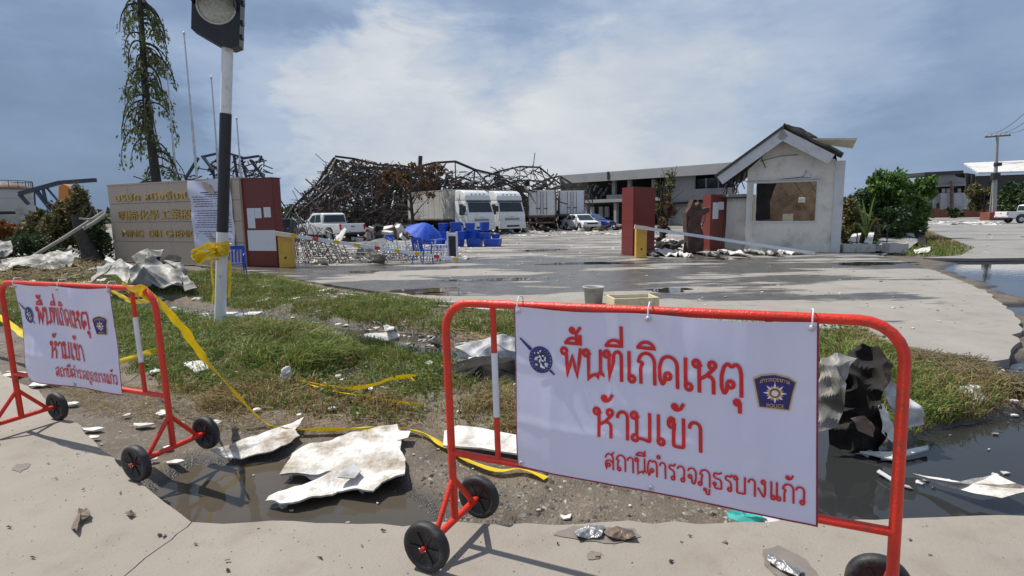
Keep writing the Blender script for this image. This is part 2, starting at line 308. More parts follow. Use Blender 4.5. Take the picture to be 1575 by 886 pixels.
def height(P):
    h = -.055+.012*fbm(P, 1.3, 3)+.008*fbm(P, 6, 5)
    near = np.clip((14-P[:, 1])/2, 0, 1)
    g = np.minimum(np.minimum(sdf(P, GR_UP), sdf(P, GR_LO)), sdf(P, GR_R))
    h += near*np.clip(-g/.5+.1, 0, 1)*(.06+.03*fbm(P, 1.1, 9))
    d = dist_line(P, DITCH)+.12*fbm(P, 1.7, 21); h -= near*.26*np.clip(1.35-d/DITCHW, 0, 1)
    for pl, dep in ((PUD_A, .09), (PUD_B, .22), (PUD_C, .10), (PUD_D, .1)):
        s = sdf(P, pl)+.09*fbm(P, 2.2, 31)+.03*fbm(P, 9, 4)
        if pl is PUD_C or pl is PUD_D: s = s+.5*fbm(P, .9, 2)
        h -= dep*np.clip(.5-s/.22, 0, 1)
    m = np.exp(-((P[:, 0]+3.0)**2+(P[:, 1]-6.6)**2)/.8); h += .12*m                      # tussock mound
    h += .35*np.exp(-((P[:, 0]+7.3)**2/2.5+(P[:, 1]-12.)**2/3))*np.clip(fbm(P, 1.3, 8)+.7, 0, 1)
    return h
def build_ground():
    def axis(dense0, dense1, st, far0, far1):
        a = list(np.arange(dense0, dense1, st)); x = dense1; s = st
        while x < far1: a.append(x); s *= 1.14; x += s
        a.append(far1); x = dense0; s = st; b = []
        while x > far0: s *= 1.14; x -= s; b.append(max(x, far0))
        return np.array(b[::-1]+a)
    xs = axis(-8.5, 8, .055, -1500, 1500); ys = axis(2.3, 11.5, .055, -30, 3000)
    X, Y = np.meshgrid(xs, ys); P = np.stack([X.ravel(), Y.ravel()], 1); z = height(P)
    nx, ny = len(xs), len(ys); i = np.arange(nx-1); j = np.arange(ny-1); I, J = np.meshgrid(i, j); a = (J*nx+I).ravel()
    F = np.stack([a, a+1, a+nx+1, a+nx], 1)
    o = fast_mesh('ground', np.column_stack([P, z]), F, ground_mat(), smooth=True); o['kind'] = 'structure'
def ground_mat():
    m = mat('mud_ground', (.145, .113, .080), .85, var=.35, scale=3.0, bump=.9, bscale=70, dirt=(.06, .05, .036), dirt_amt=.4, dscale=1.4)
    nt = m.node_tree; N = nt.nodes; L = nt.links; p = N['Principled BSDF']; col = p.inputs['Base Color'].links[0].from_socket
    # pale grains of gravel
    tc = N.new('ShaderNodeTexCoord'); vo = N.new('ShaderNodeTexVoronoi'); vo.inputs['Scale'].default_value = 42; L.new(tc.outputs['Object'], vo.inputs['Vector'])
    n = N.new('ShaderNodeTexWhiteNoise'); L.new(vo.outputs['Position'], n.inputs['Vector'])
    r = N.new('ShaderNodeMapRange'); r.inputs['From Min'].default_value = .80; r.inputs['From Max'].default_value = 1; r.inputs['To Max'].default_value = .75; L.new(n.outputs['Value'], r.inputs['Value'])
    mx = N.new('ShaderNodeMix'); mx.data_type = 'RGBA'; L.new(r.outputs[0], mx.inputs[0]); L.new(col, mx.inputs[6]); mx.inputs[7].default_value = (.24, .22, .19, 1)
    # wet and dark just above the water line (a real tide mark)
    sx = N.new('ShaderNodeSeparateXYZ'); L.new(tc.outputs['Object'], sx.inputs[0])
    wv = N.new('ShaderNodeMapRange'); wv.inputs['From Min'].default_value = -.045; wv.inputs['From Max'].default_value = -.095; L.new(sx.outputs['Z'], wv.inputs['Value'])
    m2 = N.new('ShaderNodeMix'); m2.data_type = 'RGBA'; L.new(wv.outputs[0], m2.inputs[0]); L.new(mx.outputs[2], m2.inputs[6]); m2.inputs[7].default_value = (.045, .038, .032, 1); L.new(m2.outputs[2], p.inputs['Base Color'])
    rr = N.new('ShaderNodeMapRange'); rr.inputs['To Min'].default_value = .85; rr.inputs['To Max'].default_value = .3; L.new(wv.outputs[0], rr.inputs['Value']); L.new(rr.outputs[0], p.inputs['Roughness'])
    return m
build_ground()
def concrete_mat(name, dry, wet, thr, ygrad=None, stretch=(1, 1, 1), bscale=60, wscale=.55, blend=.05, wetrough=.22):
    """dry concrete with darker damp patches; ygrad=(y0,t0,y1,t1) moves the threshold along the yard"""
    m = bpy.data.materials.new(name); m.use_nodes = True; nt = m.node_tree; N = nt.nodes; L = nt.links; p = N['Principled BSDF']
    tc = N.new('ShaderNodeTexCoord'); mp = N.new('ShaderNodeMapping'); mp.inputs['Scale'].default_value = stretch; L.new(tc.outputs['Object'], mp.inputs[0])
    def noi(s, d=8, ro=.6, v=None):
        n = N.new('ShaderNodeTexNoise'); n.inputs['Scale'].default_value = s; n.inputs['Detail'].default_value = d; n.inputs['Roughness'].default_value = ro; L.new(v or tc.outputs['Object'], n.inputs['Vector']); return n.outputs['Fac']
    def ramp(f, stops):
        c = N.new('ShaderNodeValToRGB'); L.new(f, c.inputs[0]); e = c.color_ramp.elements
        e[0].position, e[0].color = stops[0][0], stops[0][1]+(1,); e[1].position, e[1].color = stops[-1][0], stops[-1][1]+(1,)
        for q, cc in stops[1:-1]: x = e.new(q); x.color = cc+(1,)
        return c.outputs[0]
    k = lambda c, f: tuple(a*f for a in c)
    base = ramp(noi(1.1, 9, .68), [(.28, k(dry, .70)), (.42, k(dry, .93)), (.55, dry), (.74, k(dry, 1.16))])
    spk = N.new('ShaderNodeMapRange'); spk.inputs['From Min'].default_value = .64; spk.inputs['From Max'].default_value = .72; spk.inputs['To Max'].default_value = .55; L.new(noi(34, 4, .7), spk.inputs['Value'])
    m0 = N.new('ShaderNodeMix'); m0.data_type = 'RGBA'; L.new(spk.outputs[0], m0.inputs[0]); L.new(base, m0.inputs[6]); m0.inputs[7].default_value = k(dry, .62)+(1,)
    big = noi(3.2, 6, .6); st = N.new('ShaderNodeMapRange'); st.inputs['From Min'].default_value = .54; st.inputs['From Max'].default_value = .72; st.inputs['To Max'].default_value = .55; L.new(big, st.inputs['Value'])
    m1 = N.new('ShaderNodeMix'); m1.data_type = 'RGBA'; L.new(st.outputs[0], m1.inputs[0]); L.new(m0.outputs[2], m1.inputs[6]); m1.inputs[7].default_value = (dry[0]*.72, dry[1]*.66, dry[2]*.58, 1)
    wn = noi(wscale, 9, .62, mp.outputs[0]); a = N.new('ShaderNodeMath'); a.operation = 'SUBTRACT'; L.new(wn, a.inputs[0])
    if ygrad:
        sx = N.new('ShaderNodeSeparateXYZ'); L.new(tc.outputs['Object'], sx.inputs[0]); g = N.new('ShaderNodeMapRange')
        g.inputs['From Min'].default_value, g.inputs['To Min'].default_value, g.inputs['From Max'].default_value, g.inputs['To Max'].default_value = ygrad; L.new(sx.outputs['Y'], g.inputs['Value']); L.new(g.outputs[0], a.inputs[1])
    else: a.inputs[1].default_value = thr
    wm = N.new('ShaderNodeMapRange'); wm.inputs['From Min'].default_value = 0; wm.inputs['From Max'].default_value = blend; L.new(a.outputs[0], wm.inputs['Value'])
    wetc = ramp(noi(2.5, 6), [(.35, k(wet, .75)), (.65, k(wet, 1.35))])
    m2 = N.new('ShaderNodeMix'); m2.data_type = 'RGBA'; L.new(wm.outputs[0], m2.inputs[0]); L.new(m1.outputs[2], m2.inputs[6]); L.new(wetc, m2.inputs[7]); L.new(m2.outputs[2], p.inputs['Base Color'])
    rr = N.new('ShaderNodeMapRange'); rr.inputs['To Min'].default_value = .85; rr.inputs['To Max'].default_value = wetrough; L.new(wm.outputs[0], rr.inputs['Value']); L.new(rr.outputs[0], p.inputs['Roughness'])
    b = N.new('ShaderNodeBump'); b.inputs['Strength'].default_value = .75; b.inputs['Distance'].default_value = .007; L.new(noi(bscale, 6, .75), b.inputs['Height']); L.new(b.outputs[0], p.inputs['Normal'])
    return m
def jag(pts, step, amp, seed):
    r = random.Random(seed); out = []
    for i in range(len(pts)-1):
        a = Vector(pts[i]); b = Vector(pts[i+1]); n = max(1, int((b-a).length/step))
        for k in range(n):
            q = a.lerp(b, k/n)
            if k or i: q = q+Vector((r.uniform(-1, 1), r.uniform(-1, 1)))*amp*(1 if r.random() < .8 else 2.2)
            out.append(q)
    out.append(Vector(pts[-1])); return out
def slab(name, poly, z1, z0, m, tilt=None):
    bm = bmesh.new(); vs = [bm.verts.new((p[0], p[1], z1)) for p in poly]; f = bm.faces.new(vs)
    if f.normal.z < 0: f.normal_flip()
    r = bmesh.ops.extrude_face_region(bm, geom=[f]); 
    for v in [g for g in r['geom'] if isinstance(g, bmesh.types.BMVert)]: v.co.z = z0
    bmesh.ops.recalc_face_normals(bm, faces=bm.faces[:]); bmesh.ops.triangulate(bm, faces=bm.faces[:])
    if tilt:
        bmesh.ops.bisect_plane(bm, geom=bm.verts[:]+bm.edges[:]+bm.faces[:], plane_co=(tilt[0], 0, 0), plane_no=(1, 0, 0))
        for v in bm.verts:
            if v.co.x > tilt[0]: v.co.z += (min(v.co.x, 8)-tilt[0])*tilt[1]
    me = bpy.data.meshes.new(name); bm.to_mesh(me); bm.free(); me.materials.append(m); o = bpy.data.objects.new(name, me); COL.objects.link(o); return tag(o, kind='structure')
TILT = (-.2, .02)
m_road = concrete_mat('road_concrete', (.29, .255, .215), (.15, .13, .11), .66, blend=.12)
g2 = lambda x, y, z=0: tuple(at(x, y, z)[:2])
edgeL = [(-32, 18.4), g2(0, 572)]+[g2(*p) for p in ((60, 605), (130, 668), (190, 718), (250, 772), (294, 803))]
crack = [g2(*p) for p in ((294, 803), (272, 822), (262, 830), (246, 841), (230, 853), (218, 860), (205, 874), (190, 888), (140, 930), (60, 1010))]+[(-2.6, .2), (-4, -3), (-6, -12)]
edgeR = [g2(*p) for p in ((296, 803), (345, 806), (420, 802), (550, 807), (700, 804), (850, 809), (1000, 808), (1140, 812), (1280, 811), (1440, 807), (1575, 809))]+[(9, 2.75), (40, 3.2)]
jl = jag(edgeL, .12, .013, 1); jc = jag(crack, .05, .007, 2); jr = jag(edgeR, .1, .012, 3)
slab('road', [tuple(p) for p in jl]+[tuple(p) for p in jc[1:]]+[(-40, -12)], 0, -.16, m_road, TILT)
slab('road', [(p.x+.007, p.y) for p in reversed(jc)]+[tuple(p) for p in jr[1:]]+[(40, -12)], 0, -.16, m_road, TILT)
m_drive = concrete_mat('driveway_concrete', (.285, .262, .23), (.085, .078, .07), .6, ygrad=(8.5, .575, 12.5, .44), stretch=(.34, 1.15, 1), wscale=.5, blend=.03, wetrough=.27)
dl = [g2(*p) for p in ((300, 408), (372, 415), (440, 427), (520, 440), (600, 451), (680, 463), (760, 474), (850, 488), (1000, 500), (1150, 507), (1290, 516), (1360, 527), (1420, 537), (1480, 549), (1522, 555), (1552, 545), (1566, 520), (1570, 500), (1562, 484), (1540, 466), (1520, 450), (1480, 432), (1440, 417), (1405, 406))]
jd = jag(dl, .18, .03, 5)
m_yard = concrete_mat('yard_concrete', (.30, .28, .25), (.115, .105, .095), .5, ygrad=(19, .44, 50, .425), stretch=(.35, 1.0, 1), wscale=.7, blend=.12, wetrough=.62)
gl0, gl1 = V(-9.5, 18.6, 0), V(13.5, 20.4, 0)
slab('driveway', [tuple(p) for p in jd]+[(12.9, 20.2), (4.3, 21.1), (-7.6, 18.6), (-8.8, 18.2)], 0, -.14, m_drive)
slab('yard', [(-7.55, 18.62), (4.3, 21.115), (12.9, 20.22), (17, 30), (60, 75), (60, 105), (-70, 105), (-60, 40), (-22, 24)], .006, -.1, m_yard)
m_side = concrete_mat('side_road_asphalt', (.25, .24, .225), (.12, .115, .11), .52, stretch=(.35, 1, 1), wscale=.35, blend=.12, wetrough=.4)
sr = [g2(*p) for p in ((1420, 396), (1500, 397), (1580, 396), (1680, 400))]+[(60, 22), (160, 60), (160, 112), (58, 112), g2(1408, 341), g2(1425, 352), g2(1460, 366), g2(1500, 380), g2(1478, 392)]
slab('side_road', sr, -.012, -.1, m_side)
# water
def water_mat():
    m = bpy.data.materials.new('still_water'); m.use_nodes = True; nt = m.node_tree; N = nt.nodes; L = nt.links; p = N['Principled BSDF']
    p.inputs['Roughness'].default_value = .03; p.inputs['IOR'].default_value = 1.33; p.inputs['Specular IOR Level'].default_value = .6
    tc = N.new('ShaderNodeTexCoord'); n = N.new('ShaderNodeTexNoise'); n.inputs['Scale'].default_value = .6; n.inputs['Detail'].default_value = 5; L.new(tc.outputs['Object'], n.inputs['Vector'])
    c = N.new('ShaderNodeValToRGB'); L.new(n.outputs['Fac'], c.inputs[0]); e = c.color_ramp.elements; e[0].position = .35; e[1].position = .65; e[0].color = (.05, .048, .042, 1); e[1].color = (.115, .088, .058, 1); L.new(c.outputs[0], p.inputs['Base Color'])
    sx = N.new('ShaderNodeSeparateXYZ'); L.new(tc.outputs['Object'], sx.inputs[0]); mr = N.new('ShaderNodeMapRange'); mr.inputs['From Min'].default_value = -.6; mr.inputs['From Max'].default_value = .8; L.new(sx.outputs['X'], mr.inputs['Value'])
    mx = N.new('ShaderNodeMix'); mx.data_type = 'RGBA'; L.new(mr.outputs[0], mx.inputs[0]); L.new(c.outputs[0], mx.inputs[6]); mx.inputs[7].default_value = (.026, .027, .027, 1); L.new(mx.outputs[2], p.inputs['Base Color'])
    n2 = N.new('ShaderNodeTexNoise'); n2.inputs['Scale'].default_value = 5; L.new(tc.outputs['Object'], n2.inputs['Vector']); b = N.new('ShaderNodeBump'); b.inputs['Strength'].default_value = .05; b.inputs['Distance'].default_value = .02; L.new(n2.outputs['Fac'], b.inputs['Height']); L.new(b.outputs[0], p.inputs['Normal'])
    return m
m_water = water_mat()
def water_sheet():
    b = MB(); nx, ny = 20, 14
    for i in range(nx+1):
        for j in range(ny+1): b.v.append((-14+44*i/nx, 2.45+26*j/ny, WATER_Z))
    for i in range(nx):
        for j in range(ny): a = i*(ny+1)+j; b.f.append((a, a+ny+1, a+ny+2, a+1)); b.m.append(0); b.t.append(0); b.sm.append(False)
    tag(b.build('ditch_water', m_water), kind='structure')
water_sheet()
def blob(cx, cy, rx, ry, z, m, name='puddle', seed=0, n=40):
    c = at(cx, cy, z); r = random.Random(seed); ph = [r.uniform(0, 6.28) for _ in range(4)]
    ex = (at(cx+rx, cy, z)-c).length; ey = abs(at(cx, cy+ry, z).y-at(cx, cy-ry, z).y)/2
    ps = []
    for i in range(n):
        a = 2*PI*i/n; k = 1+.22*math.sin(2*a+ph[0])+.14*math.sin(3*a+ph[1])+.1*math.sin(5*a+ph[2])+.06*math.sin(9*a+ph[3]); ps.append((c.x+math.cos(a)*ex*k, c.y+math.sin(a)*ey*k))
    b = MB(); b.add([(x, y, z) for x, y in ps], [tuple(range(n))]); return tag(b.build(name, m), kind='structure')
blob(655, 447, 42, 5, .004, m_water, seed=1); blob(1030, 446, 34, 3.5, .004, m_water, seed=2); blob(690, 452, 50, 3, .004, m_water, seed=12)
blob(900, 405, 60, 2.2, .004, m_water, seed=3); blob(760, 430, 60, 2.6, .004, m_water, seed=21); blob(1340, 405, 70, 2.4, .004, m_water, seed=22); blob(830, 385, 40, 1.4, .010, m_water, seed=23); blob(560, 418, 26, 1.6, .004, m_water, seed=24); blob(1120, 398, 40, 1.6, .004, m_water, seed=5)
# ------------------------------------------------------------------ verge grass, pebbles, litter
def grass_patch(n, poly, hmin, hmax, dead, seed, wid=.0035, dry=0.0, avoid=True, keep=None):
    r = np.random.default_rng(seed); lo = poly.min(0); hi = poly.max(0); P = lo+r.random((int(n*4.5), 2))*(hi-lo)
    s = sdf(P, poly)+.30*fbm(P, 1.7, seed)+.12*fbm(P, 6, seed+1); ok = s < 0
    dens = np.clip(.62+.95*fbm(P, 1.6, seed+2)+.55*fbm(P, 5, seed+5), .04, 1); ok &= r.random(len(P)) < dens*np.clip(-s/.22+.25, 0, 1)
    z = height(P); ok &= z > WATER_Z+.01
    if keep is not None: ok &= keep(P)
    P = P[ok][:n]; z = z[ok][:n]; s = s[ok][:n]; m = len(P)
    k = np.clip(.7+.55*fbm(P, 1.1, seed+7)+.5*np.maximum(0, fbm(P, 4.5, seed+8)), .25, 1.6); H = (hmin+(hmax-hmin)*r.random(m)**1.6)*k*np.clip(-s/.35+.35, .35, 1)
    # blades lean together in clumps
    ang = r.random(m)*2*PI; lean = (.25+.75*r.random(m))*H; cx = fbm(P, 3, 77)*H*.8; cy = fbm(P, 3, 88)*H*.8
    dx = np.cos(ang)*lean+cx; dy = np.sin(ang)*lean+cy; fa = r.random(m)*PI; wx = np.cos(fa)*wid*(.7+r.random(m)); wy = np.sin(fa)*wid*(.7+r.random(m)); base = np.column_stack([P, z-.01]); w3 = np.column_stack([wx, wy, 0*wx])
    mid = base+np.column_stack([dx*.35, dy*.35, H*.62]); tip = base+np.column_stack([dx, dy, H*(.75+.25*r.random(m))-.25*lean])
    Vv = np.stack([base-w3, base+w3, mid+w3*.8, mid-w3*.8, tip], 1).reshape(-1, 3); a = np.arange(m)*5
    F = np.concatenate([np.stack([a, a+1, a+2], 1), np.stack([a, a+2, a+3], 1), np.stack([a+3, a+2, a+4], 1)])
    dd = np.clip(dead(P)+.35*fbm(P, 2.3, seed+9), 0, 1)
    t = np.where(r.random(m) < dd, .62+.38*r.random(m), .02+.5*r.random(m)**1.3); return Vv, F, np.concatenate([t, t, t])
def join_patches(name, parts, material, kind='stuff'):
    vs = []; fs = []; ts = []; o = 0
    for v, f, t in parts: vs.append(v); fs.append(f+o); ts.append(t); o += len(v)
    ob = fast_mesh(name, np.concatenate(vs), np.concatenate(fs), material, np.concatenate(ts)); ob['kind'] = kind; return ob
dead_lo = lambda P: np.clip(1.15-(P[:, 1]-4.15-.10*np.maximum(0, -P[:, 0]))/1.0, .12, .92)
dead_up = lambda P: np.full(len(P), .22)
CL = wpoly([(350, 520), (420, 512), (520, 520), (560, 560), (500, 590), (400, 590), (340, 560)])
FARG = wpoly([(1318, 388), (1400, 394), (1480, 396), (1502, 384), (1460, 368), (1430, 358), (1390, 350), (1330, 366)])
LEFTG = wpoly([(-200, 470), (-100, 440), (60, 428), (150, 420), (180, 440), (100, 470), (0, 500)])
join_patches('grass', [
 grass_patch(190000, GR_LO, .05, .23, dead_lo, 1, .0034),
 grass_patch(160000, GR_UP, .08, .27, dead_up, 2, .0042),
 grass_patch(17000, GR_R, .06, .30, lambda P: np.clip((P[:, 0]-3.0)/1.1, .3, .9), 3, .004),
 grass_patch(13000, CL, .15, .36, lambda P: np.full(len(P), .22), 4, .0045),
 grass_patch(2600, GR_RR, .05, .14, lambda P: np.full(len(P), .2), 5, .003),
 grass_patch(22000, FARG, .12, .30, lambda P: np.clip((P[:, 0]-17)/4, .05, .7), 6, .012),
 grass_patch(12000, LEFTG, .08, .3, lambda P: np.full(len(P), .75), 7, .006)], M['grass'])
def weed_points(n, poly, seed):
    r = np.random.default_rng(seed); lo = poly.min(0); hi = poly.max(0); C = lo+r.random((n//9*4, 2))*(hi-lo); C = C[sdf(C, poly) < -.08][:n//9]; R_ = .03+.07*r.random(len(C))
    i = r.integers(0, len(C), n); a = r.random(n)*2*PI; d = R_[i]*np.sqrt(r.random(n)); P = C[i]+np.column_stack([np.cos(a)*d, np.sin(a)*d]); z = height(P); k = z > WATER_Z+.02; return np.column_stack([P, z+.02+R_[i]*1.3*r.random(n)])[k]
def stones(n, region, smin, smax, seed, tfun=None, flat=.6):
    r = np.random.default_rng(seed); lo = region.min(0); hi = region.max(0); P = lo+r.random((n*4, 2))*(hi-lo); P = P[inside(P, region)]
    dn = np.clip(.45+.9*fbm(P, 1.8, seed), .05, 1); P = P[r.random(len(P)) < dn][:n]; z = height(P); k = z > WATER_Z-.015; P = P[k]; z = np.maximum(z[k], WATER_Z); m = len(P)
    s = smin+(smax-smin)*r.random(m)**3.5; oc = np.array([[1, 0, 0], [0, 1, 0], [-1, 0, 0], [0, -1, 0], [0, 0, 1], [0, 0, -.4]], float)
    A = r.random(m)*2*PI; c, sn = np.cos(A), np.sin(A); U = oc[None]*(s[:, None, None]*(.65+.7*r.random((m, 6, 1)))); U[:, :, 2] *= flat
    W = np.stack([U[:, :, 0]*c[:, None]-U[:, :, 1]*sn[:, None]*.7, U[:, :, 0]*sn[:, None]+U[:, :, 1]*c[:, None]*.7, U[:, :, 2]], 2)+np.column_stack([P, z])[:, None]
    tr = np.array([[0, 1, 4], [1, 2, 4], [2, 3, 4], [3, 0, 4], [1, 0, 5], [2, 1, 5], [3, 2, 5], [0, 3, 5]]); F = (tr[None]+(np.arange(m)*6)[:, None, None]).reshape(-1, 3)
    t = r.random(m)**1.5; return W.reshape(-1, 3), F, np.repeat(t, 8)
MUD = wpoly([(-100, 560), (0, 500), (150, 570), (260, 620), (420, 650), (700, 665), (900, 700), (1150, 740), (1290, 770), (1290, 812), (700, 806), (400, 803), (295, 803), (190, 715), (60, 603)])
join_patches('gravel', [stones(9000, MUD, .003, .017, 41), stones(1500, wpoly([(640, 700), (1290, 740), (1290, 812), (640, 808)]), .004, .024, 42),
 stones(1200, wpoly([(1390, 540), (1575, 590), (1700, 640), (1500, 560), (1560, 500), (1650, 520)]), .006, .035, 43)], M['pebble'])
def grit_on(n, poly, zf, smin, smax, seed, edge=None):
    r = np.random.default_rng(seed); P = poly.min(0)+r.random((n*4, 2))*(poly.max(0)-poly.min(0)); k = inside(P, poly)
    if edge is not None: k &= r.random(len(P)) < np.exp(-dist_line(P, edge)/.09)*.9+.03
    P = P[k][:n]; m = len(P); s = smin+(smax-smin)*r.random(m)**4; z = zf(P); oc = np.array([[1, 0, 0], [0, 1, 0], [-1, 0, 0], [0, -1, 0], [0, 0, .7]]); U = oc[None]*(s[:, None, None]*(.6+.7*r.random((m, 5, 1)))); A = r.random(m)*6.28; c, sn = np.cos(A), np.sin(A)
    W = np.stack([U[:, :, 0]*c[:, None]-U[:, :, 1]*sn[:, None], U[:, :, 0]*sn[:, None]+U[:, :, 1]*c[:, None], U[:, :, 2]], 2)+np.column_stack([P, z+.0005])[:, None]
    F = (np.array([[0, 1, 4], [1, 2, 4], [2, 3, 4], [3, 0, 4]])[None]+(np.arange(m)*5)[:, None, None]).reshape(-1, 3); return W.reshape(-1, 3), F, np.repeat(r.random(m)**1.3, 4)
_rp = wpoly([(-60, 600), (0, 590), (60, 620), (130, 685), (190, 735), (250, 785), (295, 812), (700, 816), (1000, 818), (1575, 818), (1575, 886), (1500, 1000), (100, 1000), (-60, 886)], 0)
_rz = lambda P: np.where(P[:, 0] > -.2, (P[:, 0]+.2)*.02, 0)
_re = wpoly([(-60, 560), (0, 572), (60, 605), (130, 668), (190, 718), (250, 772), (294, 803), (420, 802), (700, 804), (1000, 808), (1575, 809)], 0)
join_patches('road_grit', [grit_on(1400, _rp, _rz, .0012, .006, 81), grit_on(1800, _rp, _rz, .0015, .010, 82, _re)], M['pebble'])
def flakes(n, region, smin, smax, seed, zc=None):
    r = np.random.default_rng(seed); lo = region.min(0); hi = region.max(0); P = lo+r.random((n*5, 2))*(hi-lo); P = P[inside(P, region)]
    P = P[r.random(len(P)) < np.clip(.4+1.1*fbm(P, 1.1, seed), .03, 1)][:n]; z = (np.maximum(height(P), WATER_Z) if zc is None else zc+0*P[:, 0])+.012; m = len(P); s = smin+(smax-smin)*r.random(m)**2.6
    pts = []
    for i in range(6):
        a = 2*PI*i/6+r.random(m)*.8; rr = s*(.45+.6*r.random(m)); pts.append(np.stack([np.cos(a)*rr, np.sin(a)*rr*.7, r.normal(0, .12, m)*s], 1))
    Q = np.stack(pts, 1); T = Q+np.column_stack([P, z])[:, None]; C = np.column_stack([P, z+s*.12]); B = T.copy(); B[:, :, 2] -= .006+.04*s[:, None]
    W = np.concatenate([T, C[:, None], B], 1); k = 13
    tr = [[i, (i+1) % 6, 6] for i in range(6)]+[[i, 7+i, (i+1) % 6] for i in range(6)]+[[(i+1) % 6, 7+i, 7+(i+1) % 6] for i in range(6)]
    F = (np.array(tr)[None]+(np.arange(m)*k)[:, None, None]).reshape(-1, 3); return W.reshape(-1, 3), F, np.repeat(r.random(m), 18)
DB = wpoly([(250, 470), (420, 484), (560, 498), (690, 515), (800, 545), (800, 590), (690, 552), (560, 525), (420, 508), (250, 492)])
join_patches('litter', [flakes(650, DB, .015, .095, 51), flakes(620, GR_UP, .015, .085, 52), flakes(160, wpoly([(380, 428), (520, 446), (700, 466), (850, 484), (850, 492), (690, 476), (500, 458), (370, 438)]), .03, .14, 66), flakes(14, wpoly([(1200, 690), (1290, 760), (1575, 800), (1575, 640), (1400, 650)]), .01, .05, 67), flakes(320, GR_LO, .012, .07, 53), flakes(160, MUD, .01, .05, 54),
 flakes(300, wpoly([(-200, 440), (-100, 400), (150, 395), (300, 430), (340, 480), (200, 480), (0, 470)]), .03, .22, 55),
 flakes(110, wpoly([(1380, 560), (1575, 600), (1600, 560), (1560, 555), (1440, 545)]), .015, .08, 56),
 flakes(380, wpoly([(440, 412), (720, 404), (720, 380), (440, 384)]), .04, .25, 57, .0), flakes(150, wpoly([(960, 394), (1280, 392), (1250, 386), (980, 386)]), .03, .2, 58, .0),
 flakes(500, wpoly([(700, 352), (960, 346), (960, 362), (700, 366)]), .08, .5, 59, .0), flakes(130, wpoly([(720, 395), (1000, 385), (960, 352), (700, 360)]), .03, .16, 60, .0),
 flakes(260, wpoly([(1420, 346), (1535, 347), (1535, 343), (1425, 341)]), .2, 1.1, 61), flakes(420, wpoly([(420, 425), (800, 475), (1290, 510), (1480, 545), (1560, 500), (1400, 405), (900, 396), (450, 402)]), .008, .05, 63, .0), flakes(420, wpoly([(700, 400), (1100, 395), (1300, 392), (1000, 352), (700, 360)]), .03, .12, 64, .0), flakes(60, wpoly([(1440, 392), (1600, 392), (1700, 350), (1440, 348)]), .04, .15, 65, .0), flakes(110, wpoly([(1300, 392), (1400, 396), (1400, 372), (1300, 372)]), .05, .3, 62)], M['litter'])
